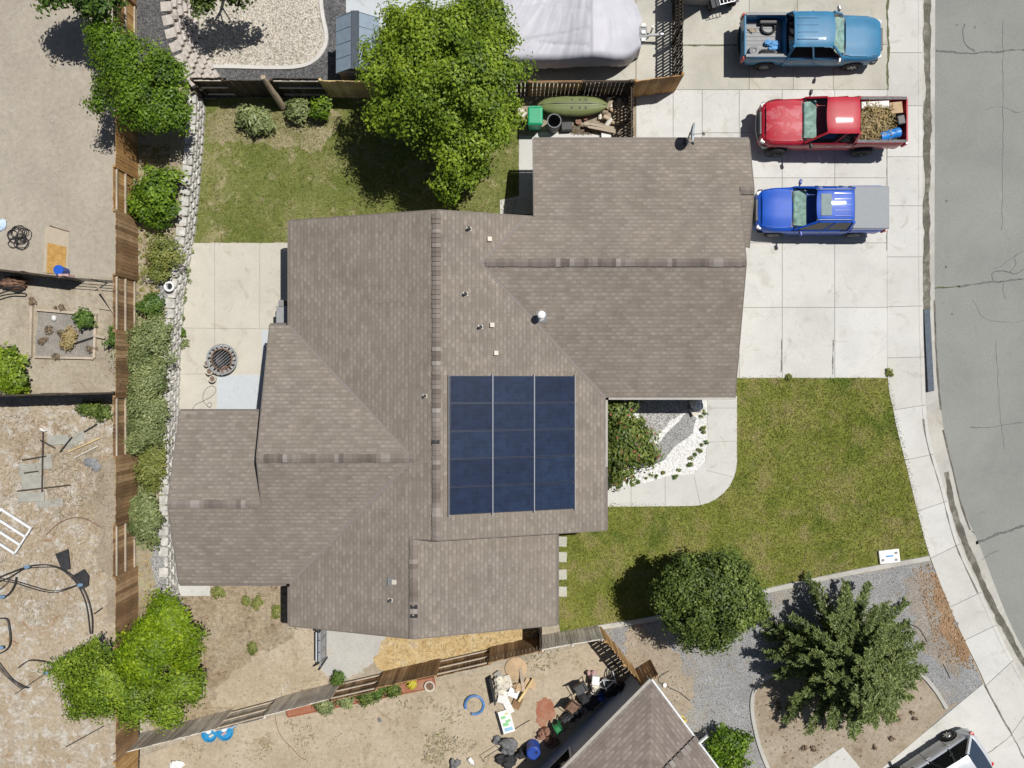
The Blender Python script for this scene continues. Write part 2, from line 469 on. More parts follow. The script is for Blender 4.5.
def grass(name, px, z, mat, density=700, h=0.06, keep=None, world=False):
    poly = [(p[0], p[1]) if world else tuple(P(*p, z)[:2]) for p in px]
    x, y = scatter_pts(poly, density)
    if keep is not None:
        k = keep(x, y); x = x[k]; y = y[k]
    n = len(x); x = x + RNG.normal(size=n) * .045; y = y + RNG.normal(size=n) * .045; a = RNG.uniform(0, 2 * np.pi, n); hh = h * RNG.uniform(.5, 1.3, n); w = RNG.uniform(.008, .02, n)
    ln = RNG.uniform(0.2, 1.3, n) * hh; b = RNG.uniform(0, 2 * np.pi, n)
    p0 = np.stack([x - np.cos(a) * w, y - np.sin(a) * w, np.full(n, z)], 1); p1 = np.stack([x + np.cos(a) * w, y + np.sin(a) * w, np.full(n, z)], 1)
    p2 = np.stack([x + np.cos(b) * ln, y + np.sin(b) * ln, z + hh], 1)
    o = np_mesh(name, np.stack([p0, p1, p2], 1).reshape(-1, 3), 3, mat)
    return tag(o, 'short grass blades growing over the lawn', 'grass', kind='stuff') if False else tag(o, kind='stuff')

def pebbles(name, polyw, density, size, mat, z=0.01):
    x, y = scatter_pts(polyw, density); n = len(x)
    s = size * RNG.uniform(.4, 1.4, n)
    # small tetra-like lumps: 4 triangles -> use 3 tri faces (pyramids)
    A = RNG.uniform(0, 6.28, n); out = []
    base = [np.stack([x + np.cos(A + t) * s * RNG.uniform(.7, 1.2, n), y + np.sin(A + t) * s * RNG.uniform(.7, 1.2, n), np.full(n, z)], 1) for t in (0, 2.1, 4.2)]
    top = np.stack([x + RNG.uniform(-.3, .3, n) * s, y + RNG.uniform(-.3, .3, n) * s, z + s * RNG.uniform(.4, .9, n)], 1)
    for i in range(3): out.append(np.stack([base[i], base[(i + 1) % 3], top], 1))
    o = np_mesh(name, np.stack(out, 1).reshape(-1, 3), 3, mat)
    return tag(o, kind='stuff')
# ------------------------------------------------------------------ materials
M = {}
M['dirt_grey'] = ground_mat('pale_dirt', [(0.3, (.34, .30, .245)), (0.5, (.38, .34, .28)), (0.7, (.42, .375, .305))], fine_scale=5, big_scale=0.5, speck=.25, speck_scale=5, bmp=.3, fine=.22,
    patches=[(0.33, .6, .72, (.33, .28, .215)), (3.2, .62, .72, (.46, .43, .37))])
M['dirt_tan'] = ground_mat('tan_dirt', [(0.3, (.30, .25, .18)), (0.5, (.38, .33, .25)), (0.7, (.43, .38, .30))], fine_scale=6, big_scale=0.7, speck=.4, speck_scale=5, fine=.3,
    patches=[(1.1, .56, .7, (.26, .23, .18)), (2.1, .6, .7, (.45, .42, .35))])
M['dirt_mixed'] = ground_mat('mottled_dirt', [(0.3, (.31, .235, .15)), (0.5, (.405, .33, .235)), (0.7, (.46, .39, .295))], fine_scale=7, big_scale=0.6, speck=.15, speck_scale=4.5, fine=.42,
    patches=[(1.0, .5, .62, (.41, .36, .285)), (1.9, .52, .63, (.53, .50, .445)), (1.35, .6, .7, (.33, .20, .115)), (3.5, .58, .68, (.25, .215, .17)), (5.5, .58, .66, (.56, .53, .48))])
M['dirt_brown'] = ground_mat('brown_dirt', [(0.3, (.27, .215, .15)), (0.5, (.335, .28, .21)), (0.7, (.39, .335, .26))], fine_scale=7, big_scale=0.8, speck=.5, speck_scale=5, fine=.3,
    patches=[(1.4, .58, .7, (.19, .135, .085)), (2.4, .6, .68, (.40, .34, .26))])
M['dirt_weedy'] = ground_mat('weedy_dirt', [(0.3, (.24, .175, .11)), (0.5, (.35, .28, .19)), (0.7, (.43, .36, .255))], fine_scale=6, big_scale=0.7, speck=.4, speck_scale=4, fine=.55,
    patches=[(0.6, .5, .64, (.39, .33, .245)), (5, .58, .66, (.16, .11, .07)), (4.5, .62, .7, (.15, .16, .06))])
M['dirt_sand'] = ground_mat('sandy_yard', [(0.3, (.36, .295, .205)), (0.5, (.43, .36, .26)), (0.7, (.48, .41, .31))], fine_scale=6, big_scale=0.6, speck=.35, speck_scale=3.5, fine=.26,
    patches=[(0.9, .57, .66, (.33, .265, .175)), (2.6, .6, .7, (.26, .215, .145)), (0.7, .62, .7, (.47, .43, .365))])
M['straw'] = ground_mat('yellow_straw', [(0.3, (.40, .27, .12)), (0.5, (.52, .39, .20)), (0.7, (.58, .47, .29))], fine_scale=7, big_scale=1.6, speck=.3, speck_scale=6, fine=.4, patches=[(1.6, .55, .7, (.46, .39, .28))])
M['strip'] = ground_mat('planting_bed_soil', [(0.3, (.25, .20, .13)), (0.5, (.33, .28, .2)), (0.7, (.40, .35, .26))], fine_scale=8, big_scale=1.0, speck=.4, fine=.35,
    patches=[(1.2, .5, .62, (.33, .33, .19)), (2.0, .58, .68, (.16, .14, .1))])
M['bark'] = ground_mat('orange_bark', [(0.3, (.22, .13, .07)), (0.5, (.32, .205, .12)), (0.7, (.38, .29, .195))], fine_scale=10, big_scale=1.0, speck=.4, fine=.4)
M['redsoil'] = ground_mat('red_brick_dust', [(0.3, (.33, .13, .075)), (0.5, (.36, .16, .1)), (0.7, (.38, .24, .16))], fine_scale=8, big_scale=1.5, fine=.3)
M['lawn'] = ground_mat('lawn_turf', [(0.28, (.13, .16, .024)), (0.5, (.195, .215, .044)), (0.72, (.26, .25, .08))], fine_scale=7, big_scale=0.55, speck=.3, speck_scale=10, bmp=.8, fine=.42,
    patches=[(1.1, .52, .68, (.25, .215, .095)), (0.4, .54, .66, (.10, .14, .022)), (2.6, .56, .7, (.09, .10, .02)), (1.7, .62, .72, (.32, .27, .14))])
M['lawn_back'] = ground_mat('back_lawn_turf', [(0.28, (.10, .13, .026)), (0.5, (.16, .18, .05)), (0.72, (.23, .23, .09))], fine_scale=6, big_scale=0.5, speck=.3, speck_scale=8, bmp=.8, fine=.42,
    patches=[(0.7, .55, .68, (.31, .28, .15)), (1.6, .58, .7, (.38, .32, .2)), (2.8, .58, .68, (.10, .13, .03))])
M['lawn_dry'] = ground_mat('dry_lawn_edge', [(0.3, (.14, .15, .05)), (0.5, (.26, .235, .125)), (0.7, (.42, .35, .24))], fine_scale=6, big_scale=0.8, speck=.3, fine=.35)
M['blade'] = blade_mat('grass_blade', (.10, .12, .018), (.195, .21, .04), (.34, .32, .10), (.42, .36, .17), (.105, .17, .022))
M['gravel_blue'] = gravel_mat('blue_grey_gravel', [(.28, .283, .285), (.345, .348, .35), (.42, .42, .415), (.315, .317, .32)], 26, .22, [(0.5, .5, .66, (.36, .325, .265)), (1.4, .6, .7, (.27, .22, .165))])
M['gravel_dark'] = gravel_mat('dark_gravel', [(.07, .072, .078), (.12, .12, .125), (.19, .185, .18), (.1, .1, .105)], 17, .25)
M['gravel_cream'] = gravel_mat('cream_gravel', [(.48, .42, .34), (.58, .53, .44), (.66, .62, .54), (.52, .46, .375)], 15, .12)
M['gravel_white'] = gravel_mat('white_rock', [(.68, .675, .65), (.8, .795, .77), (.74, .73, .70), (.82, .815, .79)], 13, .1, pit=.72)
M['gravel_mid'] = gravel_mat('mid_grey_gravel', [(.29, .29, .288), (.36, .36, .352), (.43, .425, .41), (.33, .33, .325)], 18, .15)
M['gravel_pale'] = gravel_mat('pale_grey_gravel', [(.33, .32, .3), (.46, .45, .43), (.53, .52, .5), (.4, .39, .37)], 14, .2)
M['gravel_soft'] = ground_mat('side_yard_gravel', [(0.3, (.42, .41, .38)), (.5, (.46, .45, .42)), (.7, (.49, .47, .43))], fine_scale=16, big_scale=1.0, fine=.2, speck=.15, patches=[(1.2, .55, .7, (.43, .38, .31))])
M['drive'] = concrete_mat('driveway_concrete', (.585, .58, .55), .13, (.52, .49, .42), .3)
M['drive2'] = concrete_mat('older_driveway_concrete', (.50, .485, .425), .2, (.46, .40, .29), .45)
M['walk'] = concrete_mat('pavement_concrete', (.565, .56, .53), .12, (.5, .47, .4), .25)
M['patio'] = concrete_mat('patio_concrete', (.54, .515, .445), .12, (.50, .45, .37), .35)
M['newslab'] = concrete_mat('pale_slab_concrete', (.52, .555, .58), .08, (.5, .52, .54), .2)
M['step'] = concrete_mat('stepping_stone_concrete', (.5, .49, .43), .15)
M['kerbc'] = concrete_mat('kerb_concrete', (.48, .47, .435), .25)
M['jointc'] = simple('joint_line', (.27, .26, .235), .95, var=.35, scale=2, kind='World')  # dark tone of the slab joints
M['edgew'] = concrete_mat('pale_edging', (.6, .59, .56), .15)
M['asphalt'] = ground_mat('weathered_asphalt', [(0.3, (.240, .245, .228)), (0.5, (.268, .273, .253)), (0.7, (.295, .298, .276))], fine_scale=34, big_scale=0.35, speck=.12, speck_scale=9, fine=.30, rough=.9, bmp=.5, patches=[(.22, .5, .7, (.29, .292, .268)), (2.2, .62, .74, (.225, .23, .214)), (.8, .64, .74, (.31, .31, .285))])
M['crack'] = simple('tar_crack', (.115, .12, .112), .8, var=.4, scale=5, kind='World')
M['crack2'] = simple('weedy_crack', (.10, .11, .05), .9, var=.5, scale=7, kind='World')
M['gutterdirt'] = ground_mat('gutter_dirt', [(0.3, (.10, .095, .08)), (0.5, (.15, .14, .115)), (0.68, (.28, .265, .23))], fine_scale=9, big_scale=2.2, fine=.4)
M['dark_under'] = simple('joint_dark', (.17, .16, .14), .95, var=.3, kind='World')
M['shingle'] = shingle_mat('brown_shingle', (.214, .184, .153), (.233, .202, .170), (.254, .222, .189))
M['shingle2'] = shingle_mat('neighbour_shingle', (.18, .148, .13), (.21, .176, .156), (.24, .205, .182))
M['cap'] = simple('ridge_shingle', (.185, .155, .135), .95, var=.35, scale=3.2, kind='World')
M['trim'] = simple('brown_trim_paint', (.17, .145, .125), .7)
M['gutter'] = simple('gutter_metal', (.36, .335, .30), .5)
M['gutterb'] = simple('brown_gutter_metal', (.15, .128, .11), .6)
M['stucco'] = simple('beige_stucco', (.42, .37, .30), .9, scale=14, bmp=.2)
M['stucco_grey'] = simple('grey_siding', (.47, .51, .55), .8, scale=8)
M['white'] = simple('white_paint', (.78, .78, .76), .5, var=.06)
M['whitemetal'] = simple('white_metal', (.72, .74, .76), .4, var=.1)
M['dark'] = simple('black_plastic', (.018, .018, .02), .5, var=.3)
M['rubber'] = simple('tyre_rubber', (.022, .022, .023), .85, var=.3)
M['darkgrey'] = simple('dark_grey_plastic', (.06, .063, .068), .6, var=.2)
M['grey'] = simple('grey_plastic', (.22, .225, .23), .55)
M['chrome'] = simple('chrome', (.42, .43, .45), .35, .5, var=.06)
M['alloy'] = simple('alloy_rim', (.5, .5, .5), .35, .7)
M['steel'] = simple('galvanised_steel', (.30, .305, .31), .55, .25)
M['rust'] = simple('rusty_metal', (.2, .12, .08), .75, .3, var=.4)
M['pipe'] = simple('dark_steel_tube', (.045, .042, .045), .5, .4, var=.3)
M['wood_orange'] = wood_mat('orange_cedar', (.34, .18, .06), (.46, .26, .095), (.55, .35, .145))
M['wood_brown'] = wood_mat('brown_cedar', (.18, .10, .045), (.34, .205, .10), (.50, .33, .18))
M['wood_grey'] = wood_mat('grey_weathered_wood', (.52, .47, .40), (.68, .62, .53), (.80, .75, .66))
M['wood_pale'] = wood_mat('pale_timber', (.42, .34, .245), (.5, .42, .32), (.58, .5, .39))
M['wood_yellow'] = wood_mat('golden_fence_wood', (.62, .46, .2), (.7, .54, .26), (.76, .6, .32))
M['wood_dark'] = wood_mat('dark_stained_wood', (.045, .033, .024), (.075, .055, .04), (.11, .082, .058))
M['wood_red'] = wood_mat('red_painted_board', (.30, .095, .05), (.36, .125, .07), (.42, .17, .1))
M['barkm'] = simple('tree_bark', (.12, .095, .07), .95, var=.4, scale=9, bmp=.5)
M['log'] = simple('pale_log_bark', (.36, .29, .2), .95, var=.4, scale=9, bmp=.5)
M['block'] = simple('retaining_block', (.48, .465, .435), .95, var=.38, scale=4, bmp=.3, kind='World')
M['block2'] = simple('tan_retaining_block', (.44, .40, .36), .95, var=.25, scale=4, bmp=.3, kind='World')
M['panel'] = None
def panel_mat():
    m, nt, b = new_mat('solar_cells')
    v = coord(nt, 'Object')
    br = nt.nodes.new('ShaderNodeTexBrick'); br.offset = 0
    br.inputs['Scale'].default_value = 1; br.inputs['Brick Width'].default_value = .158; br.inputs['Row Height'].default_value = .158
    br.inputs['Mortar Size'].default_value = .004
    br.inputs['Color1'].default_value = (.0095, .019, .046, 1); br.inputs['Color2'].default_value = (.0125, .0245, .058, 1); br.inputs['Mortar'].default_value = (.017, .031, .068, 1)
    nt.links.new(v, br.inputs['Vector'])
    oi = nt.nodes.new('ShaderNodeObjectInfo')
    c = mixc(nt, 1.0, br.outputs['Color'], ramp(nt, oi.outputs['Random'], [(0, (.8, .8, .84)), (1, (1.2, 1.2, 1.12))]), 'MULTIPLY')
    f = ramp(nt, noise(nt, coord(nt, 'World'), 2.5, 6, .7), [(0.35, (.85,) * 3), (0.7, (1.3,) * 3)])
    c = mixc(nt, 1.0, c, f, 'MULTIPLY')
    nt.links.new(c, b.inputs['Base Color']); b.inputs['Roughness'].default_value = .45
    b.inputs['Specular IOR Level'].default_value = .1
    b.inputs['Coat Weight'].default_value = .04; b.inputs['Coat Roughness'].default_value = .06
    return m
M['panel'] = panel_mat()
M['panelframe'] = simple('panel_frame', (.018, .025, .05), .4, .3)
M['rail'] = simple('mounting_rail_metal', (.34, .36, .40), .6)
M['green_bin'] = simple('green_plastic', (.018, .32, .15), .45, var=.12)
M['kayak'] = simple('olive_plastic', (.155, .185, .068), .5, var=.14, scale=2.5)
M['blue_plastic'] = simple('blue_plastic', (.02, .16, .55), .4, var=.2)
M['blue_dark'] = simple('dark_blue_plastic', (.02, .06, .3), .4, var=.2)
M['blue_pool'] = simple('pool_blue_plastic', (.03, .25, .48), .45, var=.2)
M['tarp'] = simple('silver_grey_tarp', (.47, .47, .515), .55, var=.06, scale=2)
M['card'] = simple('brown_cardboard', (.46, .33, .2), .9, var=.15)
M['paper'] = simple('white_paper', (.74, .73, .70), .8, var=.06)
M['cream'] = simple('cream_plastic', (.58, .54, .45), .6, var=.1)
M['clothgrey'] = simple('grey_cloth', (.16, .16, .165), .9, var=.3)
M['clothblack'] = simple('black_cloth', (.03, .03, .033), .9, var=.4)
M['clothblue'] = simple('light_blue_cloth', (.12, .33, .62), .8, var=.3)
M['clothpink'] = simple('faded_pink_cloth', (.5, .33, .33), .9, var=.2)
M['osb'] = ground_mat('osb_board', [(0.3, (.36, .2, .06)), (0.5, (.46, .275, .085)), (0.7, (.52, .34, .13))], fine_scale=12, big_scale=4, fine=.3, speck=0)
M['ply'] = simple('grey_plywood', (.33, .325, .285), .9, var=.16, scale=3)
M['terracotta'] = simple('terracotta', (.3, .16, .11), .9, var=.2)
M['soil'] = simple('potting_soil', (.19, .14, .10), .95, var=.3)
M['redlens'] = simple('red_lens', (.5, .02, .015), .25)
M['lens'] = simple('clear_lens', (.6, .6, .58), .15)
M['tint'] = simple('tinted_glass', (.01, .011, .012), .06, var=.1)
M['tintblue'] = simple('blue_tinted_glass', (.03, .045, .075), .08, var=.1)
M['glass'] = glass_mat('windscreen_glass', (.82, .92, .89))
M['interior'] = simple('dark_interior', (.02, .02, .022), .9)
M['shade'] = simple('dashboard_sunshade', (.34, .42, .385), .8, var=.45, scale=5)
M['yellow'] = simple('yellow_plastic', (.55, .42, .06), .5)
M['greenp'] = simple('green_hose_plastic', (.03, .2, .07), .5)
M['hay'] = leaf_mat('dry_brush', (.2, .14, .06), (.36, .27, .13), (.5, .4, .22), .15)
M['twig2'] = leaf_mat('pale_twigs', (.16, .12, .085), (.28, .225, .165), (.42, .36, .29), .05)
M['barkchip'] = leaf_mat('bark_chips', (.16, .10, .06), (.33, .205, .115), (.44, .33, .215), .05)
M['twig'] = leaf_mat('dead_twigs', (.09, .06, .04), (.16, .115, .075), (.3, .23, .16), .05)
L_BRIGHT = leaf_mat('bright_green_leaf', (.018, .04, .004), (.15, .245, .017), (.37, .48, .05), .38)
L_LIME = leaf_mat('lime_green_leaf', (.025, .05, .002), (.15, .25, .008), (.36, .48, .02), .36)
L_MID = leaf_mat('mid_green_leaf', (.010, .022, .004), (.08, .13, .022), (.26, .33, .085), .3)
L_PINE = leaf_mat('grey_green_leaf', (.010, .02, .006), (.105, .15, .042), (.31, .375, .14), .24)
L_SAGE = leaf_mat('sage_leaf', (.045, .065, .02), (.18, .225, .085), (.36, .41, .20), .25)
L_OLIVE = leaf_mat('olive_leaf', (.05, .07, .015), (.19, .22, .05), (.36, .37, .13), .3)
L_SPRING = leaf_mat('spring_green_leaf', (.010, .03, .003), (.085, .165, .010), (.26, .39, .035), .34)
L_ROSE = leaf_mat('rose_bush_leaf', (.012, .024, .005), (.10, .15, .028), (.29, .35, .09), .3, accent=(.36, .12, .09))
L_DARK = leaf_mat('dark_green_leaf', (.02, .05, .010), (.08, .15, .025), (.18, .28, .06), .3)

# ------------------------------------------------------------------ ground, road, pavement
W = 170
tag(MB().poly([(-W, -W, -.16), (W, -W, -.16), (W, W, -.16), (-W, W, -.16)]).build('ground', M['dirt_tan']), kind='structure')
kerb_back = [(922, -60), (922, 0), (922, 150), (922.5, 300), (924, 360), (928, 430), (943.5, 487), (959, 544), (981, 592.6), (1005, 645), (1024, 680), (1048, 722), (1090, 790)]
kerb_back = smooth_path([P(*p) for p in kerb_back], 6)
asph = [(935, -60), (935, 0), (934.5, 150), (934.5, 300), (937, 370), (943.5, 430), (953, 470), (963, 509), (978.7, 544), (997, 592), (1012, 628), (1028, 658), (1052, 700), (1098, 770)]
asph = smooth_path([P(*p, -.1) for p in asph], 6)
x2 = 60
slab('yard', [(p.x, p.y) for p in kerb_back] + [(kerb_back[-1].x, -40), (-60, -40), (-60, 40), (kerb_back[0].x, 40)], -.15, 0.0, M['dirt_tan'], world=True)
sheet('road', [(p.x - .3, p.y) for p in asph] + [(asph[-1].x + 3, -60), (x2, -60), (x2, 60), (asph[0].x, 60)], -.125, M['asphalt'], world=True)
# gutter pan between kerb and asphalt
gk = [p.copy() for p in kerb_back]
n = min(len(gk), len(asph))
def strip_between(name, A, B, z, mat):
    m = MB()
    def res(L, k):
        d = [0]
        for i in range(1, len(L)): d.append(d[-1] + (L[i] - L[i - 1]).length)
        out = []
        for j in range(k):
            t = d[-1] * j / (k - 1)
            i = max(1, next((q for q in range(1, len(d)) if d[q] >= t - 1e-6), len(d) - 1))
            f = (t - d[i - 1]) / max(1e-6, d[i] - d[i - 1]); out.append(L[i - 1].lerp(L[i], f))
        return out
    A = res(A, 90); B = res(B, 90)
    for i in range(89):
        m.add([(A[i].x, A[i].y, z), (B[i].x, B[i].y, z), (B[i + 1].x, B[i + 1].y, z), (A[i + 1].x, A[i + 1].y, z)], [(0, 1, 2, 3)])
    o = m.build(name, mat)
    if o.data.polygons[0].normal.z < 0: o.data.flip_normals()
    return tag(o, kind='structure')
strip_between('gutter', kerb_back, [p + Vector((.02, 0, 0)) for p in asph], -.119, M['kerbc'])
# dirt lying in the gutter
def gd(pxs, w):
    from mathutils import noise as mn
    pts = smooth_path([P(*p, -.11) for p in pxs], 40)
    nz = lambda p, f, s: mn.noise(Vector((p.x * f, p.y * f, s))) + .5 * mn.noise(Vector((p.x * f * 3, p.y * f * 3, s + 9)))
    ww = [max(.01, w * (1 + .55 * nz(p, 1.3, 1))) for p in pts]
    ribbon('gutter_dirt', [p + Vector((.25 * w * nz(p, .9, 5), 0, 0)) for p in pts], ww, -.112, M['gutterdirt'])
gd([(929, -40), (928, 0), (927.5, 80), (927, 170), (926.5, 240), (926.5, 312)], .28)
gd([(946, 472), (952, 500), (958, 524), (966, 545), (977, 570), (990, 600), (1008, 635), (1024, 662), (1045, 695)], .24)
gd([(934.5, 300), (936, 345), (938.5, 385), (941, 410)], .07)
gd([(943, 430), (951, 462), (960, 500), (970, 530)], .06)
# pavement with kerb top: slabs with joints
sw_w = [(887, -60), (887, 0), (887, 150), (887, 300), (887.5, 378), (893, 410), (897, 430), (908, 474), (918, 515), (930, 557), (954.5, 619), (978.7, 669.6), (986, 686), (1010, 735), (1040, 790)]
sw_w = smooth_path([P(*p) for p in sw_w], 6)
def at_y(L, y):
    for i in range(len(L) - 1):
        if (L[i].y - y) * (L[i + 1].y - y) <= 0 and L[i].y != L[i + 1].y:
            return L[i].lerp(L[i + 1], (y - L[i].y) / (L[i + 1].y - L[i].y))
    return L[-1]
def sub(L, y0, y1): return [p for p in L if y1 < p.y < y0]
def cross_slab(yw0, ye0, yw1, ye1, g=.009):
    w0 = at_y(sw_w, yw0 - g); w1 = at_y(sw_w, yw1 + g); e0 = at_y(kerb_back, ye0 - g); e1 = at_y(kerb_back, ye1 + g)
    return [w0] + sub(sw_w, w0.y, w1.y) + [w1, e1] + sub(kerb_back, e0.y, e1.y)[::-1] + [e0]
def Y(px): return (384 - px) / 24
cuts = [(-60, -60), (0, 0), (53, 53), (106, 106), (157, 157), (206, 206), (257, 257), (307, 306), (358, 357), (410, 405), (460, 454), (511, 501), (558, 544), (607, 592), (640, 625), (685, 660), (735, 700), (785, 745)]
sheet('pavement_bed', [(p.x + .02, p.y) for p in sw_w] + [(p.x - .02, p.y) for p in kerb_back][::-1], .008, M['dark_under'], world=True)
mb = MB()
for (a, b), (c, d) in zip(cuts[:-1], cuts[1:]):
    pts = cross_slab(Y(a), Y(b), Y(c), Y(d))
    mb.prism(pts[::-1], 0.0, .032)
# fix winding (prism expects ccw)
pv = tag(mb.build('pavement', M['walk']), kind='structure')
import bmesh
def renorm(o):
    bm = bmesh.new(); bm.from_mesh(o.data); bmesh.ops.recalc_face_normals(bm, faces=bm.faces); bm.to_mesh(o.data); bm.free()
renorm(pv)
# kerb line scored along the pavement
inner = [p + Vector((-.16, 0, 0)) for p in kerb_back]
ribbon('kerb_joint', inner, [.02 * random.uniform(.6, 1.5) for _ in inner], .036, M['kerbc'])
st = [p for p in inner if -9 < p.y < -1.2]
ribbon('kerb_stain', st, [.05 * random.uniform(.2, 1.6) for _ in st], .040, M['dark_under'])
# ---- driveway slabs
def slabs(name, cells, mat, gap=.0085, z=.03):
    m = MB()
    for (x0, y0, x1, y1) in cells:
        a = P(x0, y1); b = P(x1, y0)
        m.prism([(a.x + gap, a.y + gap), (b.x - gap, a.y + gap), (b.x - gap, b.y - gap), (a.x + gap, b.y - gap)], 0, z)
    return tag(m.build(name, mat), kind='structure')
sheet('driveway_bed', [(636, -40), (887, -40), (887, 378), (702, 378), (702, 140), (636, 140)], .006, M['dark_under'])
xs = [702, 739, 782, 834.5, 887]
rows = [(90, 133), (133, 178), (178, 243), (243, 307.5), (307.5, 378)]
slabs('driveway', [(xs[i], a, xs[i + 1], b) for a, b in rows for i in range(4)] + [(636, 90, 673, 142), (673, 90, 702, 142)], M['drive'])
slabs('upper_driveway', [(636, -40, 672, 0), (636, 0, 672, 45), (672, -40, 749, 45), (636, 45, 672, 90), (672, 45, 749, 90), (749, 45, 793, 90), (793, 45, 833, 90), (833, 45, 887, 90), (749, -40, 797, 45), (797, -40, 887, 45)], M['drive2'])
rng = random.Random(3)
# cracks and stains
def px_ribbon(name, pxs, w, z, mat, amp=.03, k=8):
    from mathutils import noise as mn
    pts = smooth_path([P(*p, z) for p in pxs], k * 4)
    pts = [p + Vector((mn.noise(p * 2.1) + .6 * mn.noise(p * 6), mn.noise(p * 2.1 + Vector((9, 0, 0))) + .6 * mn.noise(p * 6 + Vector((9, 0, 0))), 0)) * amp * 1.6 for p in pts]
    return ribbon(name, pts, [max(.004, w * (.85 + .7 * mn.noise(p * 2.7) + .4 * mn.noise(p * 9))) for p in pts], z, mat)
zc = -.119
for pxs, w, mt in [([(936, 50), (952, 52), (975, 53), (1000, 51), (1040, 49)], .075, 'crack'), ([(965, 24), (963, 32), (964, 41), (968, 47), (975, 51)], .06, 'crack'),
    ([(934, 288), (948, 287), (960, 286)], .07, 'crack2'), ([(958, 287), (975, 284), (995, 282), (1030, 278)], .075, 'crack'), ([(993, 281), (993, 274), (1000, 271), (1009, 272), (1015, 274), (1030, 266)], .04, 'crack'),
    ([(1010, 272), (1016, 264), (1014, 257), (1022, 252), (1030, 250)], .025, 'crack'), ([(994, 269), (1003, 266), (1008, 260), (1018, 254)], .022, 'crack'), ([(1003, 283), (1003, 292), (1006, 300)], .018, 'crack'),
    ([(970, 428), (990, 427), (1010, 424), (1034, 420)], .03, 'crack'), ([(976, 543), (990, 537), (1005, 532), (1034, 523)], .13, 'crack'), ([(975, 534), (971, 531)], .03, 'crack'),
    ([(985, 110), (1000, 107), (1020, 112), (1036, 104)], .018, 'crack'), ([(982, 560), (990, 554), (1000, 550)], .02, 'crack'),
    ([(1003, 20), (1003, 120), (1002, 230)], .016, 'crack'), ([(996, 340), (999, 400), (1005, 450)], .014, 'crack'),
    ([(973, 300), (985, 318), (1012, 322), (1030, 318)], .016, 'crack')]:
    px_ribbon('road_crack', pxs, w, zc, M[mt])
for (x, y) in [(946.5, 201), (946, 267), (952, 314), (957, 25), (975, 27)]:
    p = P(x, y, zc); tag(MB().poly([(p.x + .06 * math.cos(a) * random.uniform(.5, 1.2), p.y + .06 * math.sin(a) * random.uniform(.6, 1.2), zc + .001) for a in [i * .9 for i in range(7)]]).build('road_stain', M['crack']), kind='structure')
px_ribbon('driveway_stain', [(888, -10), (887.5, 20), (888.5, 50), (887.5, 70), (888, 90)], .09, .0365, M['crack2'], .02, 14)
px_ribbon('driveway_stain', [(887, 95), (887, 180), (887, 250)], .035, .0365, M['dark_under'], .01, 14)
px_ribbon('driveway_stain', [(673, 45), (690, 45), (715, 45.5), (738, 45)], .05, .0365, M['crack2'], .02, 12)
px_ribbon('driveway_stain', [(781.5, 340), (781.5, 350), (781, 372)], .04, .0365, M['dark_under'], .015, 12)
px_ribbon('driveway_stain', [(833.5, 340), (833, 355), (833, 374)], .05, .0365, M['dark_under'], .015, 12)
# ---- yards and beds
sheet('dirt_yard', [(-220, -160), (116, -160), (116, 278), (60, 276), (-220, 268)], .004, M['dirt_grey'])
sheet('dirt_yard', [(-220, 270), (140, 282), (140, 398), (-220, 398)], .005, M['dirt_tan'])
sheet('dirt_yard', [(-220, 398), (142, 398), (142, 900), (-220, 900)], .006, M['dirt_mixed'])
sheet('dirt_patch', [(92, 440), (116, 470), (138, 470), (140, 640), (110, 640), (100, 560), (95, 500)], .010, M['dirt_brown'], .25)
sheet('dirt_yard', [(120, 765), (200, 735), (330, 703), (456, 677), (541, 657), (600, 640), (642, 680), (510, 790), (510, 900), (120, 900)], .007, M['dirt_sand'])
sheet('side_yard', [(150, 580), (330, 570), (330, 610), (332, 690), (300, 702), (200, 728), (150, 745)], .008, M['dirt_weedy'], .12)
sheet('dirt_patch', [(200, 700), (240, 670), (330, 600), (345, 640), (340, 688), (260, 705), (205, 724)], .012, M['dirt_sand'], .3)
sheet('gravel_patch', [(318, 590), (430, 590), (400, 640), (378, 655), (368, 672), (338, 682), (322, 676)], .016, M['gravel_soft'], .12)
sheet('straw_patch', [(384, 640), (400, 600), (530, 590), (544, 628), (541, 642), (470, 657), (420, 668), (388, 672), (370, 668), (372, 655)], .020, M['straw'], .14)
sheet('lawn', [(195, 98), (520, 98), (520, 128), (519, 243), (300, 243), (180, 243), (196, 150)], .012, M['lawn_back'], .05)
sheet('dry_grass', [(200, 104), (355, 106), (352, 128), (330, 150), (290, 152), (250, 138), (215, 150), (203, 165)], .016, M['lawn_dry'], .3)
front_lawn = [(736, 378), (889, 378), (893, 398), (899, 425), (908, 462), (918, 505), (929, 556), (840, 574), (760, 592), (650, 618), (560, 634), (556, 600), (556, 500), (690, 506), (715, 500), (731, 484), (737, 462)]
sheet('lawn', front_lawn, .012, M['lawn'], .025)
sheet('gravel_yard', [(597, 632), (652, 622), (760, 594), (930, 560), (955, 620), (983, 684), (940, 720), (870, 775), (760, 800), (640, 690)], .012, M['gravel_blue'], .04)
sheet('bark_strip', [(922, 566), (931, 563), (955, 621), (979, 672), (966, 672), (950, 645), (938, 615)], .018, M['bark'], .22)
sheet('bark_strip', [(896, 572), (931, 563), (955, 621), (979, 672), (942, 690), (925, 650), (908, 610)], .0165, gravel_mat('gravel_with_bark', [(.26, .235, .205), (.36, .31, .25), (.41, .395, .37), (.34, .24, .15)], 24, .25), .3)
sheet('dirt_patch', [(604, 628), (640, 624), (668, 632), (660, 648), (690, 668), (700, 700), (690, 730), (665, 700), (640, 672)], .017, M['dirt_brown'], .28)
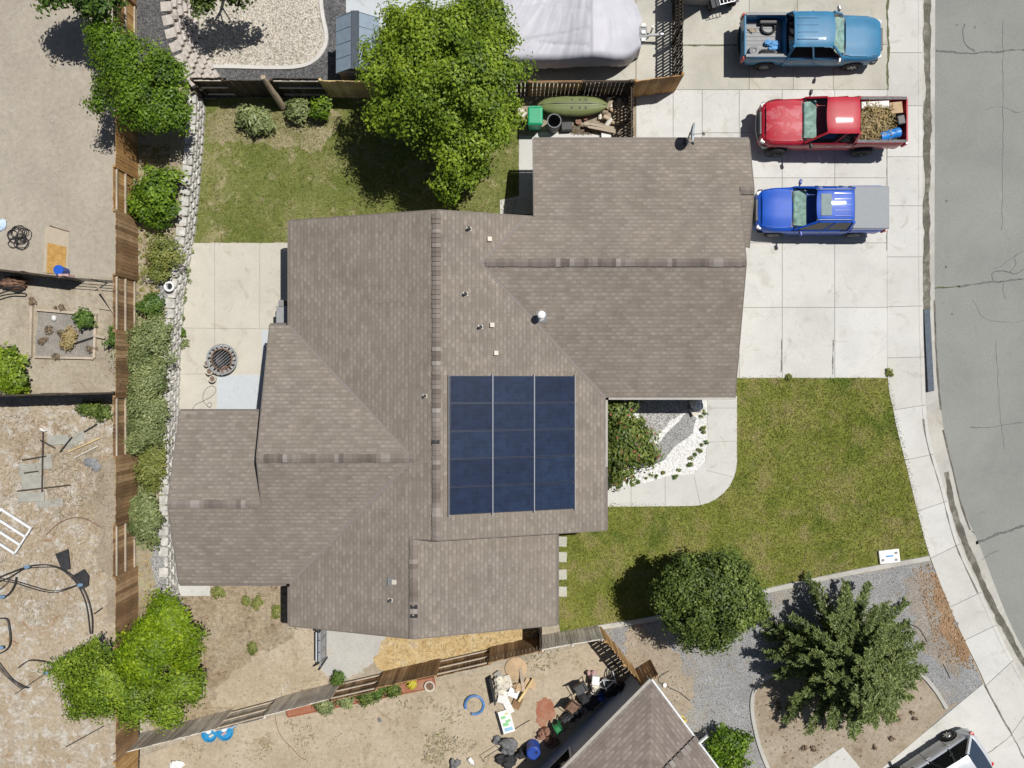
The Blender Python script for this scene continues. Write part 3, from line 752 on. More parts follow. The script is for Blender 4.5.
tree_bed = [(751, 700), (757, 683), (775, 672), (800, 664), (840, 656), (880, 658), (905, 662), (925, 680), (940, 700), (946, 706), (960, 700), (880, 775), (800, 795), (768, 768), (755, 735)]
sheet('tree_bed', tree_bed, .021, M['dirt_brown'], .04)
# kerb edging strips
def edging(name, pxs, w, h, mat, k=6):
    pts = smooth_path([P(*p) for p in pxs], k); m = MB(); rings = []
    for i, p in enumerate(pts):
        a = pts[max(0, i - 1)]; b = pts[min(len(pts) - 1, i + 1)]; d = (b - a).normalized(); nn = Vector((-d.y, d.x, 0)) * w / 2
        rings.append([p - nn, p + nn, p + nn * .85 + Vector((0, 0, h)), p - nn * .85 + Vector((0, 0, h))])
    m.loft(rings); o = m.build(name, mat); renorm(o)
    return tag(o, kind='structure')
edging('lawn_edging', [(557, 635), (600, 627), (650, 619), (700, 607), (760, 592), (840, 574.5), (890, 565), (929, 558)], .22, .07, M['kerbc'])
edging('bed_edging', [(780, 790), (768, 768), (757, 738), (751.5, 705), (757, 685), (775, 673), (800, 665), (840, 657), (880, 657), (902, 661), (920, 673), (935, 690), (946, 708)], .17, .08, M['kerbc'])
# bottom right neighbour's drive and path
slab('neighbour_driveway', [(983, 684), (1012, 738), (1060, 800), (1000, 900), (850, 900), (850, 795)], 0, .034, M['drive'])
slab('neighbour_path', [(812, 768), (843, 747), (870, 780), (850, 800), (800, 800)], 0, .04, M['walk'])
px_ribbon('driveway_stain', [(985, 686), (998, 710), (1012, 735), (1024, 758)], .06, .039, M['dark_under'], .02)
px_ribbon('driveway_stain', [(1012, 735), (990, 752), (975, 765)], .03, .039, M['dark_under'], .02)
# porch walk with rounded corner, porch rocks
walkpts = [(707, 396), (737, 396), (737, 455)] + [(737 - 45 + 45 * math.cos(t), 461 + 45 * math.sin(t)) for t in [i * math.pi / 16 for i in range(9)]] + [(640, 506.5), (600, 506.5), (600, 488), (642, 484), (668, 476), (694, 474), (705, 462), (708, 440)]
slab('front_walk', walkpts, 0, .036, M['walk'])
for a, b in [((631, 483), (631, 506)), ((665, 477), (665, 506)), ((694, 476), (700, 504)), ((707, 442), (737, 441)), ((706, 470), (733, 477)), ((707, 408), (737, 408))]:
    ribbon('walk_joint', [P(*a), P(*b)], .016, .041, M['jointc'])
sheet('porch_bed', [(600, 394), (711, 394), (711, 445), (706, 466), (694, 476), (668, 480), (640, 488), (600, 492)], .022, M['gravel_white'])
sheet('gravel_patch', [(640, 396), (692, 396), (690, 408), (670, 421), (655, 440), (650, 455), (640, 440)], .026, M['gravel_pale'], .05)
sheet('gravel_patch', [(688, 410), (698, 418), (694, 432), (675, 446), (662, 462), (652, 466), (655, 448), (668, 432), (680, 420)], .030, M['gravel_mid'], .05)
# patio and side path
pat = [(181, 243), (300, 243), (300, 411), (270, 430), (176, 430), (179, 330)]
slab('patio', pat, 0, .03, M['patio'])
slab('side_path', [(163, 431), (210, 431), (210, 596), (181, 596), (170, 560), (164, 520)], 0, .031, M['walk'])
for a, b in [((163, 482), (185, 482)), ((163, 520), (190, 520)), ((165, 545), (190, 545)), ((168, 566), (190, 566))]:
    ribbon('path_joint', [P(*a), P(*b)], .02, .036, M['jointc'])
for a, b in [((215, 243), (215, 328)), ((260, 243), (260, 328)), ((181, 328), (275, 329)), ((180, 374), (216, 374)), ((215, 328), (215, 374))]:
    ribbon('patio_joint', [P(*a), P(*b)], .016, .034, M['jointc'])
slab('pale_slab', [(217, 375), (262, 375), (262, 330), (300, 330), (300, 420), (217, 420)], .03, .05, M['newslab'])
slab('gate_path', [(519, 136), (560, 136), (560, 214), (519, 214)], 0, .03, M['walk'])
slab('gate_path', [(500, 200), (519, 196), (519, 214), (500, 214)], 0, .028, M['walk'])
# side kayak yard
sheet('side_yard', [(519, 95), (636, 95), (636, 136), (519, 136)], .014, M['dirt_brown'])
slab('bin_pad', [(535, 132), (608, 134), (608, 150), (535, 150)], 0, .026, M['drive'])
# upper neighbour
slab('boat_pad', [(498, -60), (635.5, -60), (635.5, 79), (520, 92), (498, 92)], 0, .03, M['drive2'])
sheet('gravel_path', [(160, -60), (520, -60), (520, 98), (160, 98)], .006, M['gravel_dark'])
sheet('gravel_path', [(520, 60), (520, 96), (640, 94), (640, 79)], .018, M['gravel_dark'])
bedpx = [(180, -60), (318, -60), (321, 10), (326, 35), (324, 48), (314, 60), (298, 66), (270, 67), (196, 67), (190, 40)]
sheet('cream_gravel_bed', bedpx, .014, M['gravel_cream'])
edging('bed_edging', [(197, 67), (230, 67), (270, 68), (298, 67), (314, 61), (324, 49), (326.5, 35), (322, 10), (318, -40)], .17, .07, M['edgew'])
slab('upper_pad', [(346, -60), (500, -60), (500, 30), (360, 30), (346, 12)], 0, .03, M['newslab'])
# raised planting strip beside the back fence
wall_path = [(-12.75, 11.6), (-12.8, 10.5), (-12.95, 8.6), (-13.2, 6.2), (-13.62, 3.4), (-13.82, 0), (-13.88, -4), (-13.9, -7.5), (-13.85, -8.7), (-13.5, -9.6), (-13.2, -10.6), (-13.3, -11.6)]
wp = smooth_path([(x, y, 0) for x, y in wall_path], 8)
STZ = .78
slab('planting_strip', [(-15.32, 20), (-14.1, 20), (-14.1, 15), (-13.75, 13.9), (-13.3, 13.0), (-12.95, 12.3), (-12.9, 12)] + [(p.x - .22, p.y) for p in wp] + [(-14.2, -13.2), (-15.32, -13.6)], 0, STZ, M['strip'], world=True)
slab('raised_gravel', [(-15.1, 20), (-13.95, 20), (-13.95, 15.2), (-13.7, 14.0), (-13.3, 13.2), (-12.9, 12.5), (-12.9, 12.15), (-15.1, 12.15)], STZ, 1.1, M['gravel_dark'], world=True)
sheet('gravel_patch', [(-14.6, -6), (-14.05, -5.2), (-14.1, -8.8), (-14.5, -8.9)], STZ + .005, M['gravel_mid'], .08, world=True)
sheet('gravel_patch', [(-14.6, 5.6), (-13.9, 5.9), (-14.0, 3.4), (-14.4, 2.6)], STZ + .005, M['gravel_mid'], .1, world=True)
sheet('gravel_patch', [(-14.95, -2.2), (-14.6, -2.2), (-14.6, -5.2), (-14.95, -5.2)], STZ + .005, M['gravel_white'], .08, world=True)
# grass blades
front_w = [tuple(P(*p)[:2]) for p in front_lawn]
grass('grass', front_lawn, .012, M['blade'], 620, .07)
def backkeep(x, y):
    v = np.sin(x * 1.7 + np.sin(y * 2.1)) + np.sin(y * 1.3 + x * .6)
    return RNG.uniform(-2, 2, len(x)) < (v * .5 + .7)
grass('grass', [(197, 110), (519, 100), (518, 242), (300, 242), (182, 242), (198, 160)], .012, M['blade'], 420, .08, backkeep)
# ------------------------------------------------------------------ retaining walls
def block_wall(name, label, path, z0, rows, rh, batter, blen, depth, mat, cap=0.3, group=None, side=1):
    pts = smooth_path([(x, y, 0) for x, y in path], 8)
    root = thing(name, label, 'wall', (pts[0].x, pts[0].y, z0), 0, group)
    o0 = Vector((pts[0].x, pts[0].y, 0)); rr = random.Random(5)
    m = MB(); mc = MB()
    d = [0]
    for i in range(1, len(pts)): d.append(d[-1] + (pts[i] - pts[i - 1]).length)
    def at(t):
        t = min(max(t, 0), d[-1]); i = max(1, next((q for q in range(1, len(d)) if d[q] >= t - 1e-9), len(d) - 1))
        f = (t - d[i - 1]) / max(1e-9, d[i] - d[i - 1]); return pts[i - 1].lerp(pts[i], f), (pts[i] - pts[i - 1]).normalized()
    for r in range(rows):
        t = -blen * .5 * (r % 2)
        last = r == rows - 1
        while t < d[-1]:
            p, dr = at(t + blen / 2); nn = Vector((dr.y, -dr.x, 0)) * side   # towards the low side
            dep = cap if last else depth
            c = p - nn * (batter * r + dep / 2 + rr.uniform(-.012, .012)) - o0
            # trapezoid block with chamfered split face
            L2 = blen / 2 * rr.uniform(.84, .985) - .008; hz = rh - .008; tw = rr.uniform(-.10, .10); dr = (dr + nn * tw).normalized(); nn = Vector((dr.y, -dr.x, 0)) * side
            base = Vector((c.x, c.y, r * rh)); tng = dr
            f = nn * dep / 2
            q = [base - tng * L2 * .97 - f, base + tng * L2 * .97 - f, base + tng * L2 + f * .85, base + tng * L2 * .78 + f * 1.05, base - tng * L2 * .78 + f * 1.05, base - tng * L2 + f * .85]
            if side < 0: q = q[::-1]
            hh = hz + rr.uniform(-.012, .012)
            (mc if last else m).add([v for v in q] + [v + Vector((0, 0, hh)) for v in q],
                [(5, 4, 3, 2, 1, 0), (6, 7, 8, 9, 10, 11)] + [(k, (k + 1) % 6, 6 + (k + 1) % 6, 6 + k) for k in range(6)])
            t += blen
    a = m.build('block_courses', mat, root); renorm(a)
    b = mc.build('cap_course', mat, root); renorm(b)
    return root
block_wall('retaining_wall', 'grey block retaining wall winding between the planting strip and the patio', wall_path, 0, 4, .2, .03, .42, .3, M['block'], .36, 'block retaining walls', side=-1)
block_wall('retaining_wall', 'stepped tan block retaining wall between dark gravel and cream gravel', [(-13.05, 18), (-13.05, 15.4), (-12.85, 14.2), (-12.45, 13.3), (-12.0, 12.55)], 0, 6, .19, .135, .46, .36, M['block2'], .4, 'block retaining walls', side=-1)

# ------------------------------------------------------------------ fences
def fence(name, label, p0, p1, z0, h, secs, side=1, gap=.012, pw=.14, group='wooden yard fences', posts=True, rails=(.22, .95, 1.62), lean=0.0, cat='fence', railmat='wood_pale'):
    p0 = Vector((*p0, z0)); p1 = Vector((*p1, z0)); d = p1 - p0; L = d.length; d.normalize()
    nn = Vector((-d.y, d.x, 0)) * side
    root = thing(name, label, cat, p0, 0, group); rr = random.Random(int(abs(p0.x * 100)) + 3)
    up = Vector((0, 0, 1))
    for (t0, t1, kind, mk) in secs:
        m = MB(); mr = MB()
        off = .05 if kind == 'pickets' else -.05
        a = t0 * L; b = t1 * L
        while a < b - .03:
            w = pw + rr.uniform(-.012, .006)
            q = d * (a + w / 2) + nn * (off + rr.uniform(-.006, .006)) + up * (h / 2 + .02 + rr.uniform(-.015, .02))
            m.box(q, (w, .02, h - .04), rz=math.atan2(d.y, d.x) + rr.uniform(-.02, .02), rx=rr.uniform(-.012, .012))
            a += w + gap
        m.build('pickets', M[mk], root)
        for rz_ in rails:
            if rz_ < h:
                MB().beam(d * (t0 * L + .02) + up * rz_, d * (t1 * L - .02) + up * rz_, .045, .09).build('rail', M[railmat if kind == 'rails' else mk], root)
        MB().beam(d * (t0 * L + .01) - nn * 0, d * (t0 * L + .01) + up * (h + .03), .09, .09).build('post', M[mk], root)
    MB().beam(d * L, d * L + up * (h + .03), .09, .09).build('post', M[secs[-1][3]], root)
    return root
# back fence along the planting strip (runs south from the top of the picture)
LX = -15.24
def ty(px, z=1.7): return (384 - px) * (CAM_H - z) / FPX
ya, yb = ty(-60), ty(800)
def tt(px): return (ya - ty(px)) / (ya - yb)
secs = []
cutsy = [(-60, 'wood_brown', 'pickets'), (-5, 'wood_orange', 'rails'), (36, 'wood_orange', 'pickets'), (75, 'wood_orange', 'pickets'), (112, 'wood_orange', 'pickets'), (172, 'wood_orange', 'rails'), (215, 'wood_brown', 'pickets'), (277, 'wood_brown', 'rails'), (332, 'wood_brown', 'pickets'), (396, 'wood_brown', 'rails'), (455, 'wood_brown', 'pickets'), (520, 'wood_brown', 'rails'), (572, 'wood_brown', 'pickets'), (640, 'wood_brown', 'pickets'), (700, 'wood_brown', 'pickets'), (752, 'wood_orange', 'pickets'), (800, None, None)]
for (a, mk, k), (b, _, _) in zip(cutsy[:-1], cutsy[1:]): secs.append((tt(a), tt(b), k, mk))
fence('wooden_fence', 'long cedar fence with alternating board and rail panels along the planting strip', (LX, ya), (LX, yb), STZ - .02, 1.8, secs, side=1)
# north fence of the back yard
fence('wooden_fence', 'dark wooden fence with one golden panel behind the back lawn', (-12.62, 12.0), (-3.9, 11.95), 0, 1.8,
      [(0, .14, 'rails', 'wood_dark'), (.14, .36, 'pickets', 'wood_dark'), (.36, .58, 'rails', 'wood_dark'), (.58, .83, 'pickets', 'wood_yellow'), (.83, 1, 'pickets', 'wood_dark')], side=-1, railmat='wood_grey')
fence('wooden_fence', 'slatted wooden fence with pale top rail behind the green kayak', (-3.85, 11.98), (4.72, 12.05), 0, 1.5,
      [(0, .3, 'pickets', 'wood_dark'), (.3, .53, 'pickets', 'wood_dark'), (.53, .78, 'pickets', 'wood_brown'), (.78, 1, 'pickets', 'wood_dark')], side=-1, gap=.028, rails=(.25, .85, 1.46), railmat='wood_grey')
fence('wooden_fence', 'short dark slatted fence between the firewood pile and the driveway', (4.75, 12.0), (4.75, 9.75), 0, 1.55, [(0, .5, 'pickets', 'wood_dark'), (.5, 1, 'pickets', 'wood_dark')], side=1, gap=.045, pw=.09, railmat='wood_dark', rails=(.25, .9, 1.45))
fence('wooden_gate', 'short knotty orange wooden gate panel beside the covered boat', (4.85, 11.95), (6.72, 12.2), 0, 1.8, [(0, 1, 'pickets', 'wood_orange')], side=-1, gap=.008, cat='gate', railmat='wood_brown', group=None)
fence('wooden_fence', 'dark open slatted fence beside the covered boat and the upper driveway', (6.66, 12.3), (6.66, 17.5), 0, 1.85, [(0, .35, 'pickets', 'wood_dark'), (.35, .7, 'pickets', 'wood_dark'), (.7, 1, 'pickets', 'wood_dark')], side=-1, gap=.05, pw=.085, railmat='wood_dark')
# south fence, between the house and the sandy yard
def T(px, py): return P(px, py, 1.8)[:2]
A = T(112, 757); Bq = T(330, 700); Cq = T(456, 672); Dq = T(541, 652)
fence('wooden_fence', 'weathered grey fence of board and rail panels above the blue toys', A, Bq, 0, 1.8, [(0, .33, 'pickets', 'wood_grey'), (.33, .47, 'pickets', 'wood_grey'), (.47, .70, 'rails', 'wood_grey'), (.70, 1, 'pickets', 'wood_grey')], side=1)
fence('wooden_fence', 'brown fence of board and rail panels behind the red planter', Bq, Dq, 0, 1.8, [(0, .22, 'rails', 'wood_brown'), (.22, .5, 'pickets', 'wood_brown'), (.5, .755, 'rails', 'wood_brown'), (.755, 1, 'pickets', 'wood_brown')], side=1)
fence('wooden_fence', 'grey brown board fence between the lawn edge and the sandy yard', (Dq[0] + .05, Dq[1] + .02), (3.58, -10.1), 0, 1.7, [(0, .5, 'pickets', 'wood_grey'), (.5, 1, 'pickets', 'wood_grey')], side=1, rails=(.22, .95, 1.55))
fence('wooden_gate', 'narrow wooden side gate between the house corner and the fence', (1.12, -10.45), (1.12, -9.35), 0, 1.75, [(0, 1, 'pickets', 'wood_dark')], side=-1, cat='gate', group=None, railmat='wood_grey')
fence('wooden_fence', 'slanting orange fence beside the junk and the gravel yard', (3.66, -10.12), (5.15, -11.98), 0, 1.8, [(0, .5, 'pickets', 'wood_orange'), (.5, 1, 'pickets', 'wood_orange')], side=1, gap=.03, rails=(.25, .95, 1.6))
fence('wooden_gate', 'short brown gate between the slanting fence and the neighbour roof', (5.2, -11.9), (5.72, -11.55), 0, 1.7, [(0, 1, 'pickets', 'wood_brown')], side=1, cat='gate', group=None)
# west cross fences
def Tb(px, py, z=1.2): return P(px, py, z)[:2]
fence('wooden_fence', 'low dark wooden fence seen from above beside the blue bucket', Tb(-20, 267), Tb(64, 277), 0, 1.25, [(0, .5, 'pickets', 'wood_dark'), (.5, 1, 'pickets', 'wood_dark')], side=-1, rails=(.2, .6, 1.1), railmat='wood_dark')
fence('wooden_fence', 'dark fence above the dried yard with the plywood scraps', T(-30, 396), T(112, 392.5), 0, 1.75, [(0, .5, 'pickets', 'wood_dark'), (.5, 1, 'pickets', 'wood_dark')], side=-1, rails=(.2, .9, 1.72), railmat='wood_grey')
wf = thing('wire_fence', 'thin wire and pole fence between the bucket and the cedar fence', 'fence', P(70, 280))
o0 = P(70, 280)
for (a, b) in [((66, 277.5), (116, 281))]:
    for z in (.35, .75, 1.15): MB().tube([P(66, 277.5, 1.15).xy.to_3d() + Vector((0, 0, z)) - o0, P(115, 281, 1.15).xy.to_3d() + Vector((0, 0, z)) - o0], .015, 6).build('wire', M['pipe'], wf)
for px in (68, 92, 114):
    q = P(px, 277.6 + (px - 66) * .07, 1.15); MB().tube([Vector((q.x, q.y, 0)) - o0, Vector((q.x, q.y, 1.2)) - o0], .025, 6).build('post', M['pipe'], wf)

# ------------------------------------------------------------------ the house
ZC, SL, RX, RIDGE_H = 2.42, .306, -2.72, 4.355
def z_main(x): return RIDGE_H - SL * abs(x - RX)
def z_gar(y): return 3.87 - .2918 * abs(y - 4.45)
def z_wing(y): return 4.095 - .306 * abs(y + 2.70)
def z_sub(y): return 3.563 - .306 * abs(y + 4.44)
def z_bay(y): return 3.038 - .2918 * abs(y - 7.3)
def z_low(x): return 4.092 - .306 * abs(x + 3.58)
XR, YN, YS1, YS2, XL = 3.604, 6.25, -5.62, -9.25, -8.52
house = thing('house', 'single storey house with brown shingle gable roofs in the centre of the lot', 'house', (0, 0, 0))
def slope(verts, zf, along, mat='shingle', parent=None, name='roof_slope', flip=False):
    """verts xy; along: 'x' eave runs along x or 'y'"""
    m = MB(); vs = [(x, y, zf(x, y)) for x, y in verts]
    a = sum(verts[i][0] * verts[(i + 1) % len(verts)][1] - verts[(i + 1) % len(verts)][0] * verts[i][1] for i in range(len(verts)))
    if a < 0: vs = vs[::-1]
    m.poly(vs); o = m.build(name, M[mat], parent or house)
    uvl = o.data.uv_layers.new(name='UVMap'); k = math.sqrt(1 + .306 ** 2)
    for li in o.data.loops:
        co = o.data.vertices[li.vertex_index].co
        uvl.data[li.index].uv = (co.y + 50, co.x * k + 50) if along == 'y' else (co.x + 50, co.y * k + 50)
    return o
Ag = (-1.135, 4.45)
slope([(XL, YN), (RX, YN), (RX, YS1), (-3.58, YS1), (-3.58, YS2), (XL, YS2), (XL, -7.65), (-3.57, -2.70), (XL, 2.25)], lambda x, y: z_main(x), 'y')
slope([(RX, YN), (.58, YN), Ag, (XR, -.52), (XR, YS1), (RX, YS1)], lambda x, y: z_main(x), 'y')
slope([Ag, (.58, YN), (.83, YN), (.83, 9.42), (9.12, 9.42), (9.12, 7.3), (8.57, 7.3), (8.57, 4.45)], lambda x, y: z_gar(y), 'x')
slope([Ag, (8.57, 4.45), (8.57, -.52), (XR, -.52)], lambda x, y: z_gar(y), 'x')
slope([(8.3, 7.3), (9.12, 7.3), (9.12, 5.25), (8.3, 5.25)], lambda x, y: z_bay(y), 'x')
slope([(XL, 2.25), (-3.57, -2.70), (-9.27, -2.70), (-9.27, 2.25)], lambda x, y: z_wing(y), 'x')
slope([(-3.57, -2.70), (XL, -7.65), (-12.74, -7.65), (-12.74, -4.44), (-9.27, -4.44), (-9.27, -2.70)], lambda x, y: z_wing(y), 'x')
slope([(-12.74, -4.44), (-12.74, -1.05), (-9.1, -1.05), (-9.1, -4.44)], lambda x, y: z_sub(y), 'x')
slope([(-3.58, YS1 + .3), (1.72, YS1 + .3), (1.72, YS2), (-3.58, YS2)], lambda x, y: z_low(x), 'y')
# edge boards: (a, b) in 3-D just below the roof edge, offset outwards
def edge(a, b, out, name='rake_board', h=.17, t=.035, mat='trim'):
    a = Vector(a); b = Vector(b); o = Vector((*out, 0)) * (t / 2 + .004); dz = Vector((0, 0, h / 2 + .004))
    return MB().beam(a + o - dz, b + o - dz, t, h).build(name, M[mat], house)
def E(x, y, zf): return (x, y, zf(x, y))
zm = lambda x, y: z_main(x); zg = lambda x, y: z_gar(y); zw = lambda x, y: z_wing(y); zs = lambda x, y: z_sub(y); zb = lambda x, y: z_bay(y); zl = lambda x, y: z_low(x)
edge(E(XL, YN, zm), E(RX, YN, zm), (0, 1)); edge(E(RX, YN, zm), E(.83, YN, zm), (0, 1))
edge(E(RX, YS1, zm), E(XR, YS1, zm), (0, -1)); edge(E(-3.58, YS1, zm), E(RX, YS1, zm), (0, -1))
edge(E(XL, YS2, zm), E(-3.58, YS2, zm), (0, -1)); edge(E(-3.58, YS2, zl), E(1.72, YS2, zl), (0, -1))
edge(E(9.12, 9.42, zg), E(9.12, 7.3, zg), (1, 0)); edge(E(9.12, 7.3, zb), E(9.12, 5.25, zb), (1, 0))
edge(E(8.57, 7.3, zg), E(8.57, 4.45, zg), (1, 0)); edge(E(8.57, 4.45, zg), E(8.57, -.52, zg), (1, 0))
edge(E(.83, YN, zg), E(.83, 9.42, zg), (-1, 0))
edge(E(-9.27, 2.25, zw), E(-9.27, -2.7, zw), (-1, 0)); edge(E(-9.27, -2.7, zw), E(-9.27, -4.4, zw), (-1, 0))
edge(E(-12.74, -1.05, zs), E(-12.74, -4.44, zs), (-1, 0)); edge(E(-12.74, -4.44, zs), E(-12.74, -7.65, zs), (-1, 0))
def gut(a, b, out, mat='gutterb'):
    a = Vector(a); b = Vector(b); o = Vector((*out, 0)) * .065; dz = Vector((0, 0, .06))
    MB().beam(a + o * .7 - dz, b + o * .7 - dz, .08, .10).build('gutter', M[mat], house)
gut(E(XL, YN, zm), E(XL, 2.25, zm), (-1, 0)); gut(E(XL, -7.78, zm), E(XL, YS2, zm), (-1, 0))
gut(E(XR, -.62, zm), E(XR, -3.2, zm), (1, 0), 'gutter'); gut(E(XR, -3.22, zm), E(XR, YS1, zm), (1, 0)); gut(E(XR + .12, -.52, zg), E(8.57, -.52, zg), (0, -1), 'gutter')
gut(E(.83, 9.42, zg), E(9.12, 9.42, zg), (0, 1)); gut(E(-9.27, 2.25, zw), E(XL - .14, 2.25, zw), (0, 1))
gut(E(-12.74, -7.65, zw), E(XL - .14, -7.65, zw), (0, -1)); gut(E(-12.74, -1.05, zs), E(-9.3, -1.05, zs), (0, 1)); gut(E(1.72, YS1 + .25, zl), E(1.72, YS2, zl), (1, 0))
# ridge and valley caps of single lapped shingles
def caps(a, b, name='ridge_cap', w=.30, step=.17, mat='cap', dark=.12):
    a = Vector(a); b = Vector(b); d = b - a; L = d.length; d.normalize(); s = d.cross(Vector((0, 0, 1))).normalized()
    m = MB(); n = int(L / step); rr = random.Random(int(L * 100))
    for i in range(n):
        p = a + d * (i * step); q = a + d * min(L, (i + 1) * step + .03)
        ha = .068 + rr.uniform(0, .016); hb = .034; ww = w / 2 * rr.uniform(.93, 1.05); dr = -SL * ww
        f = [p - s * ww + Vector((0, 0, dr + ha)), p + Vector((0, 0, ha + .015)), p + s * ww + Vector((0, 0, dr + ha)),
             q - s * ww + Vector((0, 0, dr + hb)), q + Vector((0, 0, hb + .015)), q + s * ww + Vector((0, 0, dr + hb)),
             p - s * ww + Vector((0, 0, dr - .02)), p + s * ww + Vector((0, 0, dr - .02)), q - s * ww + Vector((0, 0, dr - .02)), q + s * ww + Vector((0, 0, dr - .02))]
        m.add(f, [(0, 1, 4, 3), (1, 2, 5, 4), (0, 6, 7, 2, 1), (0, 3, 8, 6), (2, 7, 9, 5), (3, 4, 5, 9, 8)])
    return m.build(name, M[mat], house)
m_, nt_, b_ = new_mat('ridge_cap_shingle')
g_ = nt_.nodes.new('ShaderNodeNewGeometry')
c_ = ramp(nt_, g_.outputs['Random Per Island'], [(0, (.125, .105, .09)), (.3, (.17, .145, .125)), (.85, (.215, .185, .162)), (1, (.31, .28, .255))])
c_ = mixc(nt_, 1.0, c_, ramp(nt_, noise(nt_, g_.outputs['Position'], 30, 3, .8), [(0.25, (.8,) * 3), (0.75, (1.2,) * 3)]), 'MULTIPLY')
nt_.links.new(c_, b_.inputs['Base Color']); b_.inputs['Roughness'].default_value = .95
M['cap'] = m_
caps((RX, YS1, RIDGE_H), (RX, YN, RIDGE_H)); caps((8.57, 4.45, 3.87), (-1.1, 4.45, 3.87)); caps((-3.57, -2.7, 4.095), (-9.27, -2.7, 4.095))
caps((-12.74, -4.44, 3.563), (-9.3, -4.44, 3.563)); caps((-3.58, YS2, 4.092), (-3.58, YS1, 4.092)); caps((9.12, 7.3, 3.038), (8.6, 7.3, 3.038))
# valleys: slightly lighter worn shingle strip
M['valley'] = simple('valley_shingle', (.225, .196, .175), .95, var=.12, scale=20, kind='World')
def valley(a, b):
    a = Vector(a); b = Vector(b); d = (b - a).normalized(); s = Vector((-d.y, d.x, 0)).normalized(); up = Vector((0, 0, .012)); rise = SL * .06 * .7
    MB().add([a + up, b + up, b + s * .06 + up + Vector((0, 0, rise)), a + s * .06 + up + Vector((0, 0, rise))], [(0, 1, 2, 3)]).add([b + up, a + up, a - s * .06 + up + Vector((0, 0, rise)), b - s * .06 + up + Vector((0, 0, rise))], [(0, 1, 2, 3)]).build('valley_strip', M['valley'], house)
valley(E(*Ag, zg), E(XR, -.52, zm)); valley(E(*Ag, zg), E(.58, YN, zm)); valley(E(-3.57, -2.7, zm), E(XL, 2.25, zm)); valley(E(-3.57, -2.7, zm), E(XL, -7.65, zm))
# walls
def wallpoly(pts):
    return MB().poly(pts)
wm = MB()
foot = [(-8.0, 5.95), (1.2, 5.95), (1.2, 9.0), (8.75, 9.0), (8.75, 5.6), (8.25, 5.6), (8.25, -.1), (3.1, -.1), (3.1, -5.3), (1.25, -5.3), (1.25, -8.95), (-8.0, -8.95), (-8.0, -7.2), (-8.85, -7.2), (-8.85, 1.85), (-8.0, 1.85)]
n = len(foot)
for i in range(n):
    a = foot[i]; b = foot[(i + 1) % n]
    wm.add([(a[0], a[1], 0), (b[0], b[1], 0), (b[0], b[1], 2.35), (a[0], a[1], 2.35)], [(0, 1, 2, 3)])
# gable infill
def gab(p0, pk, p1):
    (x0, y0), (xk, yk, zk), (x1, y1) = p0, pk, p1
    wm.add([(x0, y0, 2.352), (x1, y1, 2.352), (xk, yk, zk)], [(0, 1, 2)])
gab((XL + .3, 5.95), (RX, 5.95, RIDGE_H - .1), (3.2, 5.95)); gab((XL + .3, -8.95), (-3.58, -8.95, 3.99), (1.3, -8.95)); gab((-2.6, -5.3), (RX, -5.3, RIDGE_H - .1), (3.3, -5.3))
gab((8.25, -.2), (8.25, 4.45, 3.76), (8.25, 9.1)); gab((8.75, 5.5), (8.75, 7.3, 2.93), (8.75, 9.1)); gab((-8.85, 2.0), (-8.85, -2.7, 3.98), (-8.85, -7.4)); gab((1.2, 5.0), (1.2, 5.0, 3.5), (1.2, 9.2))
wl = wm.build('wall', M['stucco'], house)
# soffits keep daylight out from under the eaves
sf = MB(); sf.poly([(x, y, 2.345) for x, y in foot]); sf.build('ceiling', M['stucco'], house)
# patio-cover posts under the west sub gable
for x, y in [(-12.4, -1.4), (-12.4, -7.3)]:
    MB().box((x, y, 1.25), (.14, .14, 2.5)).build('post', M['trim'], house)
MB().box((-12.4, -4.35, 2.5), (.14, 6.4, .2)).build('beam', M['trim'], house)
# openings: garage doors, windows, doors set proud of the walls
def opening(name, c, d, mat='tint', frame='white'):
    f = MB().box(c, d).build(name, M[frame], house)
    dd = list(d); k = 0 if d[0] < d[1] else 1
    dd[k] += .02; dd[1 - k] -= .16; dd[2] -= .16
    MB().box((0, 0, 0), dd).build('pane' if name != 'garage_door' else 'door_panel', M[mat], f, loc=c)
opening('garage_door', (8.77, 7.3, 1.1), (.06, 2.9, 2.15), 'white', 'trim'); opening('garage_door', (8.27, 2.8, 1.1), (.06, 4.6, 2.15), 'white', 'trim')
for c, d in [((3.12, -2.6, 1.5), (.06, 1.6, 1.2)), ((3.12, -4.6, 1.5), (.06, .9, 1.2)), ((-8.02, 4.2, 1.1), (.06, 1.9, 2.0)), ((-8.87, 0.6, 1.4), (.06, 1.3, 1.2)), ((-8.87, -4.2, 1.1), (.06, 1.9, 2.05)), ((-3, 5.97, 1.5), (1.6, .06, 1.2)), ((-6, 5.97, 1.5), (1.2, .06, 1.1)), ((-5.5, -8.97, 1.5), (1.2, .06, 1.1)), ((-1, -8.97, 1.5), (1.2, .06, 1.1))]:
    opening('window', c, d)
opening('front_door', (5.2, -.12, 1.05), (1.0, .06, 2.1), 'wood_brown', 'white')
